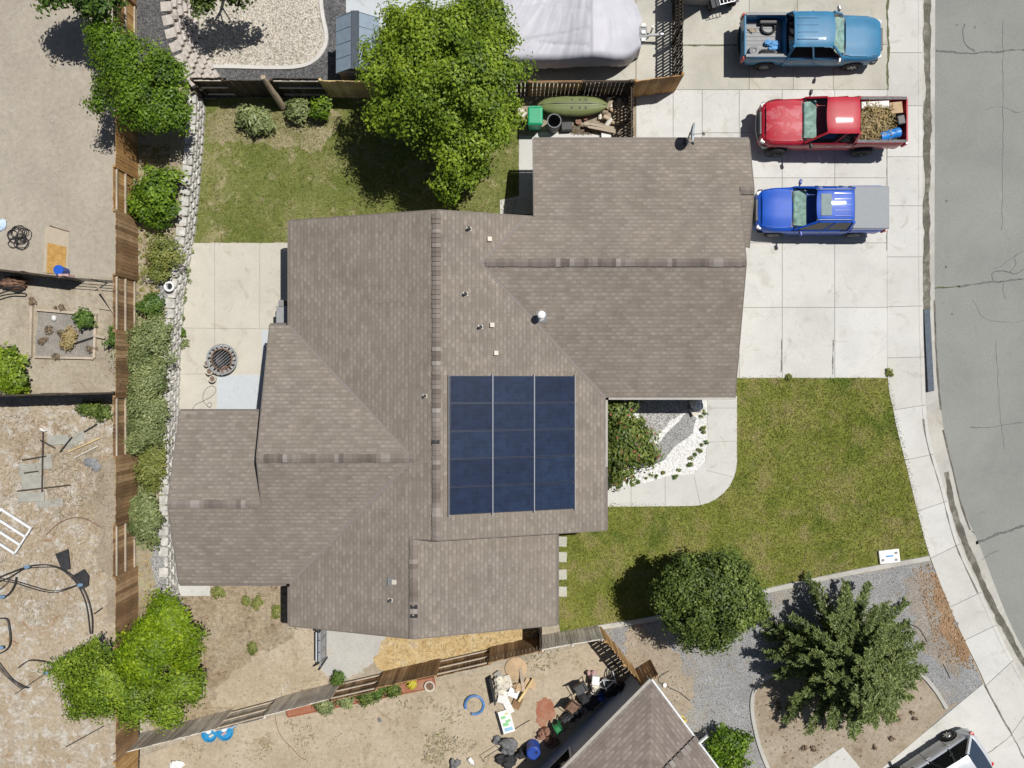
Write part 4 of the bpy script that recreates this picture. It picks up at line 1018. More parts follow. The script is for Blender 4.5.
# roof penetrations
def onroof(px, py, zf, dz=0.0):
    z = 3.5
    for _ in range(12):
        p = P(px, py, z); z = zf(p.x, p.y) + dz
    return P(px, py, z)
def pipe_vent(px, py, zf, dx, r=.05, h=.28, mat='darkgrey'):
    p = onroof(px, py, zf)
    f = MB(); k = .09
    f.add([(p.x - k, p.y - k * .8, zf(p.x - k, p.y - k * .8) + .02), (p.x + k, p.y - k * .8, zf(p.x + k, p.y - k * .8) + .02), (p.x + k, p.y + k * .8, zf(p.x + k, p.y + k * .8) + .02), (p.x - k, p.y + k * .8, zf(p.x - k, p.y + k * .8) + .02)], [(0, 1, 2, 3)])
    fl = f.build('pipe_vent', M['cream'], house)
    MB().lathe([(r * 1.7, 0), (r * 1.1, .08), (r, .09), (r, h), (r * .8, h), (r * .8, h - .05)], p - Vector((0, 0, .02)), 12).build('pipe', M[mat], fl, smooth=True)
def box_vent(px, py, zf):
    p = onroof(px, py, zf, .06); ang = math.atan(SL) if zf is zm else 0
    fl = MB().box(p, (.17, .17, .10), ry=ang * (1 if p.x > RX else -1)).build('roof_vent', M['cream'], house, bevel=.015)
    MB().box(p + Vector((-.1, 0, -.045)), (.3, .27, .02), ry=ang * (1 if p.x > RX else -1)).build('flashing', M['grey'], fl)
for q in [(469, 229), (465.5, 294), (480.5, 327)]: pipe_vent(*q, zm, .1)
for q in [(489.5, 239), (492, 325), (496, 353)]: box_vent(*q, zm)
for q in [(425, 396), (390.5, 600)]: pipe_vent(*q, zm, .1, .045, .2)
box_vent(394, 582, zm)
p = onroof(541, 316, zg)
st_ = MB().lathe([(.2, 0), (.11, .1), (.095, .12), (.095, .52), (.14, .52), (.155, .57), (.14, .65), (.08, .69), (.01, .70)], p - Vector((0, 0, .06)), 18).build('flue_pipe', M['white'], house, smooth=True)
MB().add([(p.x - .2, p.y - .22, zg(0, p.y - .22) + .02), (p.x + .22, p.y - .22, zg(0, p.y - .22) + .02), (p.x + .22, p.y + .18, zg(0, p.y + .18) + .02), (p.x - .2, p.y + .18, zg(0, p.y + .18) + .02)], [(0, 1, 2, 3)]).build('flashing', M['grey'], house)
# dark patched shingles
for (px, py, zf) in [(436, 442, zm), (414, 607, zl), (414, 616, zl)]:
    q = onroof(px, py, zf, .07); MB().box(q, (.26, .14, .02)).build('loose_shingle', M['dark'], house)

# ------------------------------------------------------------------ solar panels
ang = math.atan(SL); ps = 4.61 / 3; pp = 5.03 / 5
prow = ['top row', 'second row', 'third row', 'fourth row', 'bottom row']; pcol = ['left column beside the ridge', 'middle column', 'right column beside the eave']
for k in range(2):
    pass
def make_panel():
    r = thing('solar_panel', '', 'solar panel', (0, 0, 0), 0, 'solar panels on the roof')
    sx = ps / math.cos(ang) - .03; sy = pp - .018
    MB().box((0, 0, 0), (sx - .02, sy - .02, .03)).build('cells', M['panel'], r)
    f = MB()
    for s in (-1, 1):
        f.box((0, s * (sy / 2 - .008), .002), (sx, .016, .042)); f.box((s * (sx / 2 - .008), 0, .002), (.016, sy - .034, .0415))
    f.build('frame', M['panelframe'], r)
    return r
proto = None
for i in range(5):
    for j in range(3):
        x = -2.24 + ps * (j + .5); y = .31 - pp * (i + .5); z = z_main(x) + .12
        lab = 'dark blue solar panel in the %s, %s of the array' % (prow[i], pcol[j])
        if proto is None: proto = make_panel(); o = proto; o['label'] = lab
        else: o = dup(proto, (0, 0, 0), None, lab)
        o.location = (x, y, z); o.rotation_euler = (0, ang, 0)
for j, (x, nm) in enumerate([(-2.27, 'upper edge of the solar array'), (-2.24 + ps, 'left seam of the solar panels'), (-2.24 + 2 * ps, 'right seam of the solar panels'), (2.395, 'lower edge of the solar array')]):
    z = z_main(x) + .075
    o = MB().beam((0, .36, 0), (0, -4.78, 0), .034 if j in (1, 2) else .02, .09).build('mounting_rail', M['rail'])
    o.location = (x, 0, z + .025); tag(o, 'pale metal mounting rail along the ' + nm, 'rail', 'mounting rails of the solar panels')

# ------------------------------------------------------------------ satellite dish on the garage eave
d0 = onroof(686, 143, zg)
dish = thing('satellite_dish', 'pale satellite dish on a bent pole at the garage eave', 'satellite dish', d0)
MB().box((0, 0, .03), (.22, .2, .02)).build('foot_plate', M['darkgrey'], dish)
MB().tube([(0, 0, .02), (.0, .03, .25), (.0, .12, .55), (0, .18, .7)], .028, 8).build('mast', M['steel'], dish, smooth=True)
ax = Vector((.93, -.12, .30)).normalized(); 
c0 = Vector((0.02, .2, .72)); u = ax.cross(Vector((0, 0, 1))).normalized(); w = ax.cross(u)
rings = []
for rr_, hh in [(.02, 0), (.12, .01), (.24, .045), (.33, .095), (.34, .1), (.33, .085), (.2, .02), (.02, -.02)]:
    rings.append([c0 + u * rr_ * math.cos(t) + w * rr_ * 1.1 * math.sin(t) + ax * hh for t in [k * math.pi / 12 for k in range(24)]])
MB().loft(rings).build('reflector', simple('pale_dish_enamel', (.46, .52, .56), .45), dish, smooth=True)
tip = c0 + ax * .42 + Vector((.1, .0, -.2))
MB().tube([c0 + Vector((0, 0, -.3)), tip], .016, 6).build('feed_arm', M['steel'], dish)
MB().box(tip, (.07, .12, .07), .4).build('receiver', M['darkgrey'], dish)

# ------------------------------------------------------------------ neighbour's house, bottom right
C = Vector((5.34, -11.33, 2.7)); d1 = Vector((-.703, -.711, 0)); d2 = Vector((.599, -.801, 0))
nb = thing('house', 'neighbouring house with a hipped grey brown roof at the bottom edge', 'house', (C.x, C.y, 0))
bis = (d1 + d2).normalized()
n1 = Vector((d1.y, -d1.x, 0)) * (1 if Vector((d1.y, -d1.x, 0)).dot(d2) > 0 else -1)
n2 = Vector((d2.y, -d2.x, 0)) * (1 if Vector((d2.y, -d2.x, 0)).dot(d1) > 0 else -1)
def nslope(pts, along, nv, z0=2.7, p0=C):
    m = MB(); vs = [Vector((p.x - C.x, p.y - C.y, z0 + .306 * (p - p0).xy.dot(nv.xy))) for p in pts]
    m.poly(vs); o = m.build('roof_slope', M['shingle2'], nb)
    if o.data.polygons[0].normal.z < 0: o.data.flip_normals()
    uvl = o.data.uv_layers.new(name='UVMap')
    for li in o.data.loops:
        co = o.data.vertices[li.vertex_index].co
        uvl.data[li.index].uv = (co.dot(along) + 50, co.dot(nv) * 1.046 + 50)
    return o
peak = C + bis * 5.2
nslope([C, C + d1 * 12, peak + d1 * 9, peak], d1, n1)
g0 = C + d2 * 2.75
nslope([C, peak, peak + d2 * 1.0, g0 + n2 * 3.4, g0], d2, n2)
G0 = g0 + n2 * .0
# garage wing of the neighbour: gable running along d2 lower right
gz = lambda t: 0
nslope([g0 + Vector((0, 0, 0)), g0 + n2 * 4.5, g0 + n2 * 4.5 + d2 * 5, g0 + d2 * 5], d2, n2, z0=2.78, p0=g0)
rm = MB(); cap0 = g0 + n2 * .02
for i in range(22):
    q = g0 + n2 * (.2 * i) - C; q.z = 2.78 + .306 * .2 * i + .03
    rm.box(q, (.185, .26, .03), rz=math.atan2(n2.y, n2.x), ry=0)
rm.build('ridge_cap', M['cap'], nb)
def nedge(a, b, out, name, mat, w, h):
    a = a - C + out * (w / 2 + .005); b = b - C + out * (w / 2 + .005); a.z = b.z = 2.7 - h / 2 - .005
    MB().beam(a, b, w, h).build(name, M[mat], nb)
nedge(C, C + d1 * 12, -n1, 'gutter', 'gutter', .12, .12); nedge(C - d2 * .05, g0 + d2 * 5, -n2, 'gutter', 'whitemetal', .06, .10)
wc = C + (n1 + n2).normalized() * .42; wc.z = 0
nw = MB()
for a, b in [(wc, wc + d1 * 12), (wc, wc + d2 * 8), (wc + d2 * 8, wc + d2 * 8 + d1 * 12), (wc + d1 * 12, wc + d1 * 12 + d2 * 8)]:
    a = a - C; b = b - C; nw.add([(a.x, a.y, 0), (b.x, b.y, 0), (b.x, b.y, 2.62), (a.x, a.y, 2.62)], [(0, 1, 2, 3)])
nw.build('wall', M['stucco_grey'], nb)
wq = wc + d1 * 4.9 - n1 * .03 - C
fw = MB().box((wq.x, wq.y, 1.5), (1.5, .06, 1.2), rz=math.atan2(d1.y, d1.x)).build('window', M['white'], nb)
MB().box((0, 0, 0), (1.3, .08, 1.0), rz=math.atan2(d1.y, d1.x)).build('pane', M['tint'], fw, loc=(wq.x, wq.y, 1.5))

# ------------------------------------------------------------------ garden shed
sh = thing('garden_shed', 'small blue grey roofed garden shed beside the large tree', 'shed', (-6.05, 13.25, 0))
M['shedroof'] = simple('blue_grey_shed_roof', (.215, .275, .335), .6, var=.12, scale=5)
M['shedridge'] = simple('dark_shed_ridge', (.05, .065, .085), .6)
MB().box((0, 0, .95), (1.55, 2.0, 1.9)).build('wall', simple('shed_wall', (.30, .27, .24), .8), sh)
wm = MB(); wm.prism([(-.77, 0), (.77, 0), (0, 0)], 0, 0) if False else None
for s in (-1, 1):
    m = MB(); m.hexa([Vector(v) for v in [(s * .84, -1.1, 1.9), (s * .14, -1.1, 2.38), (s * .14, 1.1, 2.38), (s * .84, 1.1, 1.9), (s * .84, -1.1, 1.94), (s * .14, -1.1, 2.42), (s * .14, 1.1, 2.42), (s * .84, 1.1, 1.94)]])
    for k in range(5):
        y = -1.08 + k * .54; m.beam((s * .83, y, 1.955), (s * .15, y, 2.435), .02, .02)
    o = m.build('roof', M['shedroof'], sh); renorm(o)
MB().hexa([Vector(v) for v in [(-.17, -1.12, 2.38), (.17, -1.12, 2.38), (.17, 1.12, 2.38), (-.17, 1.12, 2.38), (-.13, -1.12, 2.46), (.13, -1.12, 2.46), (.13, 1.12, 2.46), (-.13, 1.12, 2.46)]]).build('ridge', M['shedridge'], sh)
MB().add([(-.77, -1.0, 1.9), (.77, -1.0, 1.9), (0, -1.0, 2.4)], [(0, 1, 2)]).build('gable', M['darkgrey'], sh)
dr = MB().box((0, -1.02, .9), (.9, .05, 1.7)).build('door', M['grey'], sh); MB().box((.35, -1.06, .95), (.04, .04, .16)).build('handle', M['dark'], dr)
# ------------------------------------------------------------------ vehicles
def wheel(root, x, y, r, w, rimmat='alloy', rimr=.62):
    s = 1 if y > 0 else -1
    wh = MB().lathe([(r * .55, -w / 2), (r * .9, -w / 2), (r, -w * .32), (r, w * .32), (r * .9, w / 2), (r * .55, w / 2)], (0, 0, 0), 28, 'Y').build('wheel', M['rubber'], root, smooth=True, loc=(x, y, r))
    m = MB().lathe([(r * rimr, -.01), (r * rimr, .015), (r * rimr * .86, .018), (r * rimr * .8, -.035)], (0, s * w * .49, 0), 24, 'Y', cap=False)
    for k in range(6):
        a = k * math.pi / 3
        m.beam((0, s * w * .47, 0), (math.cos(a) * r * rimr * .84, s * w * .47, math.sin(a) * r * rimr * .84), .05, .09 * r / .38, up=(0, 1, 0))
    m.lathe([(.07, -.02), (.07, .02), (.01, .03)], (0, s * w * .48, 0), 12, 'Y')
    m.lathe([(r * .55, s * -.02), (.02, s * -.02)], (0, s * w * .40, 0), 20, 'Y')
    m.build('rim', M[rimmat], wh, smooth=True)

def arch_z(x, wheels, r, zb):
    z = zb
    for xw in wheels:
        ra = r * 1.16
        if abs(x - xw) < ra: z = max(z, r + math.sqrt(max(0, ra * ra - (x - xw) ** 2)) * .98)
    return z

def stations(a, b, wheels, r, extra=()):
    xs = {round(a, 3), round(b, 3)} | {round(e, 3) for e in extra if a <= e <= b}
    for xw in wheels:
        for k in range(-6, 7):
            x = xw + r * 1.16 * math.sin(k / 6 * math.pi / 2)
            if a < x < b: xs.add(round(x, 3))
            for e in (-.012, .012):
                y = xw + (r * 1.16 + e) * (1 if k > 0 else -1)
                if a < y < b: xs.add(round(y, 3))
    n = int((b - a) / .22)
    for k in range(1, n): xs.add(round(a + (b - a) * k / n, 3))
    return sorted(xs)

def lerp_tab(tab, x):
    if x <= tab[0][0]: return tab[0][1:]
    for (a, b) in zip(tab[:-1], tab[1:]):
        if x <= b[0]:
            t = (x - a[0]) / (b[0] - a[0] + 1e-9); return tuple(p + (q - p) * t for p, q in zip(a[1:], b[1:]))
    return tab[-1][1:]

def greenhouse(root, paint, xc, xrf, xrr, xcb, wb, wr, zb, zr, splits, clear=True, rear_glass=True, bow=.12, rear='tint', taper=0.0, split_mat=None):
    """cab above the belt line: pillars, roof, glass, interior"""
    # roof
    rings = []
    for i in range(9):
        t = i / 8; x = xrf + (xrr - xrf) * t
        e = min(1, min(t, 1 - t) * 9); dz = -.035 * (1 - e) ** 2; w = wr * (1 - .035 * (1 - e)) * (1 - taper * t)
        front = bow * .6 * max(0, 1 - t * 4)
        ring = []
        for k in range(13):
            s = -1 + 2 * k / 12; ww = math.copysign(1 - (1 - abs(s)) ** 1.0, s)
            z = zr + .045 * (1 - s * s) + dz - (.035 if abs(s) > .99 else (.008 if abs(s) > .8 else 0))
            ring.append((x + front * (1 - s * s), s * w, z))
        for k in range(12, -1, -1):
            s = -1 + 2 * k / 12; ring.append((x + front * (1 - s * s), s * w * .97, zr - .07))
        rings.append(ring)
    rf = MB().loft(rings).build('roof', paint, root, smooth=True, sharp=50); renorm(rf)
    # pillars
    for s in (-1, 1):
        MB().beam((xc, s * wb, zb - .02), (xrf + .03, s * wr * .97, zr - .03), .075, .07).build('pillar', paint, root); MB().beam((xcb, s * wb, zb - .02), (xrr, s * wr * .97, zr - .03), .10, .09).build('pillar', paint, root)
        for sx in splits:
            t = (xc - sx) / (xc - xcb); xt = xrf + (xrr - xrf) * t
            MB().beam((sx, s * wb, zb - .02), (xt, s * wr * .97, zr - .03), .09, .05).build('pillar', split_mat or paint, root)
    # side glass
    cuts = [xc - .04] + list(splits) + [xcb + .05]
    for s in (-1, 1):
        for a, b in zip(cuts[:-1], cuts[1:]):
            ta = (xc - a) / (xc - xcb); tb = (xc - b) / (xc - xcb)
            xa = xrf + (xrr - xrf) * ta; xb = xrf + (xrr - xrf) * tb
            f = lambda x, z, w_: (x, s * (w_ + .012), z)
            q = [f(a - .06, zb + .02, wb * .995), f(b + .06, zb + .02, wb * .995), f(xb + .05, zr - .07, wr * .985), f(xa - .05, zr - .07, wr * .985)]
            if s > 0: q = q[::-1]
            MB().poly(q).build('side_window', M['tint'], root)
    # windscreen and rear window
    def screen(x0, x1, w0, w1, z0, z1, bw, mat, nm):
        m = MB(); n = 8
        lo = [(x0 + bw * (1 - (-1 + 2 * k / n) ** 2), (-1 + 2 * k / n) * w0, z0) for k in range(n + 1)]
        hi = [(x1 + bw * .6 * (1 - (-1 + 2 * k / n) ** 2), (-1 + 2 * k / n) * w1, z1) for k in range(n + 1)]
        for k in range(n): m.add([lo[k], lo[k + 1], hi[k + 1], hi[k]], [(0, 1, 2, 3)])
        return m.build(nm, mat, root, smooth=True)
    screen(xc, xrf + .015, wb * .94, wr * .93, zb + .01, zr - .01, bow, M['glass'] if clear else M['tint'], 'windscreen')
    if rear_glass: screen(xcb - .01, xrr - .01, wb * .9, wr * .9, zb + .03, zr - .03, -.03, M[rear], 'rear_window')
    # interior
    MB().poly([(xc + .02, -wb * .95, zb + .004), (xc + .02, wb * .95, zb + .004), (xcb, wb * .95, zb + .004), (xcb, -wb * .95, zb + .004)]).build('cabin_floor', M['interior'], root)
    sp = .42 * (xc - xrf) + .12
    MB().hexa([Vector(v) for v in [(xc - sp, -wb * .85, zb + .006), (xc + bow * .5, -wb * .8, zb + .006), (xc + bow * .5, wb * .8, zb + .006), (xc - sp, wb * .85, zb + .006), (xc - sp, -wb * .85, zb + .09), (xc + .02, -wb * .8, zb + .03), (xc + .02, wb * .8, zb + .03), (xc - sp, wb * .85, zb + .09)]]).build('dashboard', M['shade'], root)
    for s in (-1, 1):
        MB().box((xc - sp - .55, s * wb * .48, zb + .2), (.16, .46, .4), ry=-.15).build('seat', M['darkgrey'], root, bevel=.04)

def body_loft(xs, wtab, wheels, r, zb, mid=.5):
    """wtab rows: x, half width, top z, edge drop"""
    rings = []
    for x in xs:
        w, zt, dr = lerp_tab(wtab, x); z0 = arch_z(x, wheels, r, zb)
        zc = zt - dr; zm_ = max(z0 + .03, zb + (zc - zb) * mid); zn = max(zm_ + .02, zc - .03)
        half = [(w * .94, z0), (w * .985, z0 + .02 if z0 + .02 < zm_ else zm_ - .005), (w, zm_), (w * .985, zn), (w * .955, zn + (zt - zn) * .55), (w * .87, zt - .012), (w * .6, zt), (w * .3, zt + .012)]
        ring = [(x, -y, z) for y, z in half] + [(x, 0, zt + .016)] + [(x, y, z) for y, z in half[::-1]]
        rings.append(ring)
    return rings

def pickup(name, label, loc, rz, paint, p, cat='pickup truck'):
    root = thing(name, label, cat, loc, rz)
    L, w, zb, zh, zbelt, zr = p['L'], p['w'], p['zb'], p['zh'], p['zbelt'], p['zr']
    xf, xr, r = p['xf'], p['xr'], p['r']; xc, xrf, xrr, xcb = p['xc'], p['xrf'], p['xrr'], p['xcb']
    nose = L / 2 - .12; tail = -L / 2 + .12; wheels = (xf, xr)
    wtab = [(xcb, w, zbelt, .10), (xc - .05, w, zbelt, .10), (xc + .12, w * .99, zh, .14), (nose - .6, w * .97, zh - .04, .16), (nose - .3, w * .92, zh - .08, .18), (nose - .1, w * .83, zh - .15, .2), (nose - .02, w * .75, zh - .22, .18), (nose, w * .68, zh - .30, .15)]
    xs = stations(xcb, nose, wheels, r, (xc - .05, xc + .12, nose - .6, nose - .3, nose - .2, nose - .1, nose - .02))
    b = MB().loft(body_loft(xs, wtab, wheels, r, zb)).build('body', paint, root, smooth=True, sharp=40); renorm(b)
    # bonnet panel: raised centre with creases
    hb = MB(); rings = []
    for x, k in [(xc + .13, .8), (xc + .4, .84), ((xc + nose) / 2, .84), (nose - .3, .78), (nose - .16, .72)]:
        zt = lerp_tab(wtab, x)[1]
        rings.append([(x, s * w * k, zt + .022 + (0 if abs(s) == 1 else .012 if abs(s) > .8 else .062 if abs(s) > .5 else .07)) for s in (-1, -.86, -.62, -.3, 0, .3, .62, .86, 1)])
    hb.loft(rings, closed_ring=False, cap=False); bo = hb.build('bonnet', paint, root, smooth=True)
    if bo.data.polygons[0].normal.z < 0: bo.data.flip_normals()
    for s in (-1, 1):
        MB().beam((xc + .16, s * w * .80, zh + .021), (nose - .34, s * w * .78, lerp_tab(wtab, nose - .34)[1] + .019), .014, .01).build('panel_gap', M['dark'], root)
    # cowl strip with wipers
    cw = MB().box((xc + .11, 0, zh - .012), (.12, w * 1.62, .06)).build('cowl', M['dark'], root)
    for s in (-.25, .45): MB().beam((xc + .12, w * s, zh + .03), (xc + .02, w * (s - .4), zh + .07), .02, .015).build('wiper', M['dark'], cw)
    # bed
    zrail = p['zrail']; wi = w - .16
    xs = stations(tail, xcb - .03, wheels, r)
    for s in (-1, 1):
        rings = []
        for x in xs:
            z0 = arch_z(x, wheels, r, zb + .05); zm_ = max(z0 + .03, zb + (zrail - zb) * .55)
            e = min(1, (x - tail) / .12 + .88); ww = w * e
            rings.append([(x, s * wi, z0), (x, s * ww * .94, z0), (x, s * ww, zm_), (x, s * ww * .985, zrail - .06), (x, s * ww * .95, zrail), (x, s * wi, zrail)])
        o = MB().loft(rings).build('bed_side', paint, root, smooth=True, sharp=40); renorm(o)
        MB().box(((tail + xcb) / 2, s * (wi + .045), zrail + .012), (xcb - tail - .1, .11, .02)).build('bed_rail', M[p.get('rail', 'grey')], root)
    tg = MB().box((tail + .03, 0, (zrail + zb + .15) / 2), (.07, 2 * wi - .005, zrail - zb - .17)).build('tailgate', paint, root, bevel=.012)
    MB().box((-.045, 0, .02), (.02, .32, .1)).build('handle', M['dark'], tg, loc=(tail + .03, 0, zrail - .25))
    MB().box((xcb - .05, 0, (zrail + zb + .3) / 2), (.05, 2 * wi, zrail - zb - .32)).build('bulkhead', paint, root)
    zf = zrail - .52
    m = MB().box(((tail + xcb) / 2, 0, zf), (xcb - tail - .1, 2 * wi - .002, .05))
    for k in range(9): m.box(((tail + xcb) / 2, -wi + .12 + k * (2 * wi - .24) / 8, zf + .033), (xcb - tail - .16, .06, .02))
    m.build('bed_floor', M[p.get('floor', 'darkgrey')], root)
    MB().box((0, 0, zb + .08), (L - .7, 1.0, .22)).build('underbody', M['dark'], root)
    for s in (-1, 1):
        MB().box((xr, s * (wi - .11), zf + .13), (r * 2.0, .22, .22)).build('wheel_housing', M['dark'], root, bevel=.05)
        MB().box((nose - .13, s * w * .66, zh - .28), (.2, w * .34, .16), rz=-s * .45).build('headlight', M['lens'], root, bevel=.03)
        MB().box((tail + .01, s * (w - .085), zrail - .3), (.1, .13, .42)).build('taillight', M['redlens'], root, bevel=.02)
    MB().box((nose + .0, 0, zh - .32), (.1, w * .95, .22)).build('grille', M[p.get('grille', 'dark')], root, bevel=.02)
    # bumpers
    def bumper(x, s, mat, zc):
        rings = []
        for k in range(13):
            t = -1 + 2 * k / 12; y = t * w * .95; xo = x - s * .26 * abs(t) ** 2.6
            rings.append([(xo - s * .12, y, zc - .11), (xo + s * .02, y, zc - .11), (xo + s * .07, y, zc - .03), (xo + s * .07, y, zc + .06), (xo, y, zc + .1), (xo - s * .12, y, zc + .1)])
        o = MB().loft(rings).build('bumper', M[mat], root, smooth=True); renorm(o)
    bumper(L / 2 - .07, 1, p.get('fb', 'chrome'), zb + .18); bumper(-L / 2 + .07, -1, p.get('rb', 'chrome'), zb + .16)
    # doors as shallow panels following the body side
    cuts = p['doors']
    for s in (-1, 1):
        for i, (a, bb) in enumerate(zip(cuts[:-1], cuts[1:])):
            xs_ = [x for x in stations(bb + .012, a - .012, wheels, r)]
            rings = []
            for x in xs_:
                z0 = arch_z(x, wheels, r, zb) + .07; zc = zbelt - .10; zm_ = max(z0 + .02, zb + (zc - zb) * .5)
                rings.append([(x, s * (w * .99 + .007), z0), (x, s * (w + .007), zm_), (x, s * (w * .985 + .008), max(zm_ + .01, zc - .04)), (x, s * (w * .965 + .008), zbelt - .075)])
            o = MB().loft(rings, closed_ring=False, cap=False).build('door', paint, root, smooth=True); renorm(o)
            if o.data.polygons[0].normal.y * s < 0: o.data.flip_normals()
            MB().box((bb + .17, s * (w + .022), zbelt - .2), (.15, .018, .03)).build('handle', M['dark'], o)
        # mirrors
        mr = MB().box((xc - .18, s * (w + .10), zbelt + .1), (.11, .2, .17), rz=s * .25).build('mirror', M[p.get('mirror', 'dark')], root, bevel=.04)
        MB().beam((xc - .16, s * w * .93, zbelt + .01), (xc - .18, s * (w + .04), zbelt + .06), .05, .04).build('arm', M['dark'], mr)
    greenhouse(root, paint, xc, xrf, xrr, xcb + .03, w * .915, w * .74, zbelt - .012, zr, p['splits'])
    for x in wheels:
        for s in (-1, 1): wheel(root, x, s * (w - p['tw'] / 2 + p.get('poke', .0)), r, p['tw'], p.get('rimmat', 'alloy'), p.get('rimr', .62))
    return root

PT_TEAL = paint_mat('teal_blue_paint', (.028, .19, .36), .5, 0, .2)
PT_RED = paint_mat('faded_red_paint', (.46, .012, .03), .5, 0, .2, faded=(1.05, 2.75, (.50, .13, .15)))
PT_BLUE = paint_mat('bright_blue_paint', (.002, .085, .52), .5, 0, .2)
PT_SILVER = paint_mat('silver_paint', (.56, .585, .62), .4, .2, .1)
# teal crew cab, nose to the street
teal = pickup('pickup_truck', 'teal blue crew cab pickup truck with open bed, nose towards the street', (12.14, 13.98, .03), 0, PT_TEAL,
    dict(L=5.9, w=.95, zb=.42, zh=1.08, zbelt=1.16, zr=1.76, xf=1.83, xr=-1.78, r=.37, tw=.25, xc=1.12, xrf=.52, xrr=-1.02, xcb=-1.12, zrail=1.24, doors=[1.02, -.02, -1.0], splits=[-.02], fb='darkgrey', rb='dark', mirror='chrome', floor='grey'))
for k in range(4):
    o = MB().beam((-.9, -.42 + k * .28, 1.812), (-.1, -.42 + k * .28, 1.812), .03, .022).build('roof_rib', PT_TEAL, teal)
# red lifted extended cab, nose to the garage
red = pickup('pickup_truck', 'red lifted pickup truck with faded bonnet and a bed full of brush', (12.87, 10.5, .03), math.pi, PT_RED,
    dict(L=5.98, w=.97, zb=.62, zh=1.32, zbelt=1.42, zr=2.02, xf=2.05, xr=-1.47, r=.44, tw=.30, poke=.09, xc=1.2, xrf=.52, xrr=-.72, xcb=-.8, zrail=1.46, doors=[1.1, .02, -.72], splits=[-.0], fb='steel', rb='dark', rail='clothgrey', rimmat='dark', rimr=.6, grille='dark'))
# bright blue crew cab with covered bed
blue = pickup('pickup_truck', 'bright blue pickup truck with a grey bed cover and sunroof', (12.46, 7.04, .03), math.pi, PT_BLUE,
    dict(L=5.34, w=.93, zb=.42, zh=1.12, zbelt=1.2, zr=1.8, xf=1.72, xr=-1.58, r=.38, tw=.25, xc=1.12, xrf=.42, xrr=-1.0, xcb=-1.08, zrail=1.27, doors=[1.02, .0, -.96], splits=[0.0], fb='dark', rb='dark', mirror='blue_dark', grille='dark'))
cv = MB(); 
cv.hexa([Vector(v) for v in [(-2.6, -.86, 1.285), (-1.12, -.86, 1.285), (-1.12, .86, 1.285), (-2.6, .86, 1.285), (-2.59, -.83, 1.34), (-1.14, -.83, 1.35), (-1.14, .83, 1.35), (-2.59, .83, 1.34)]])
cv.build('bed_cover', simple('grey_vinyl', (.23, .25, .27), .6, var=.05), blue, bevel=.02)
sr = MB().box((.12, 0, 1.842), (.42, .86, .012)).build('sunroof', simple('sunroof_glass', (.16, .22, .23), .6), blue, bevel=.006)
for k in range(5): MB().beam((-.85, -.44 + k * .22, 1.838 + .012), (-.2, -.44 + k * .22, 1.838 + .012), .025, .02).build('roof_rib', PT_BLUE, blue)
for s in (-1, 1): MB().tube([(.5, s * .6, 1.80), (.4, s * .6, 1.87), (-.8, s * .6, 1.87), (-.95, s * .6, 1.80)], .014, 6).build('roof_rail', M['steel'], blue)

# silver hatchback on the neighbour's drive
def hatchback(label, loc, rz, paint):
    root = thing('parked_car', label, 'car', loc, rz)
    L, w, zb, r = 4.5, .9, .28, .32; nose, tail = 2.25, -2.25; wheels = (1.38, -1.35)
    wtab = [(tail, w * .6, .60, .1), (tail + .05, w * .74, .82, .12), (tail + .2, w * .87, .95, .12), (tail + .5, w * .95, 1.0, .1), (-.9, w, 1.0, .1), (.9, w, .98, .1), (1.1, w * .99, .96, .12), (1.7, w * .96, .88, .14), (2.05, w * .9, .78, .16), (2.2, w * .8, .66, .14), (nose, w * .72, .56, .1)]
    xs = stations(tail, nose, wheels, r, [t[0] for t in wtab])
    b = MB().loft(body_loft(xs, wtab, wheels, r, zb)).build('body', paint, root, smooth=True, sharp=42); renorm(b)
    greenhouse(root, paint, 1.0, .3, -1.35, -1.98, w * .9, w * .7, .985, 1.48, [.0, -.95], rear='tintblue', taper=.1, split_mat=M['dark'])
    MB().box((0, 0, .34), (3.6, 1.2, .2)).build('underbody', M['dark'], root)
    for s in (-1, 1):
        MB().box((tail + .16, s * w * .78, .78), (.16, .2, .14), rz=s * .4).build('taillight', M['redlens'], root, bevel=.03)
        MB().box((nose - .22, s * w * .68, .66), (.3, .3, .12), rz=-s * .4).build('headlight', M['lens'], root, bevel=.03)
        MB().box((.72, s * (w + .09), 1.04), (.1, .18, .13), rz=s * .2).build('mirror', M['dark'], root, bevel=.03)
        for a in (-.05, -1.0): MB().box((a, s * (w + .008), .84), (.2, .03, .04)).build('handle', M['chrome'], root)
        for x in (.02, -.98, .9):
            MB().box((x, s * (w * .99), .62), (.012, .03, .6)).build('door_seam', M['dark'], root)
    for x in wheels:
        for s in (-1, 1): wheel(root, x, s * (w - .11), r, .21)
    return root
hd = math.atan2(.55, .83)   # rear end points up to the right
ax = Vector((math.cos(hd), math.sin(hd), 0)); rear = P(983, 744, .8)
c_ = Vector((rear.x, rear.y, 0)) - ax * 2.2
hatchback('silver hatchback with dark rear window parked on the bottom right driveway', (c_.x, c_.y - .12, .034), hd + math.pi, PT_SILVER)

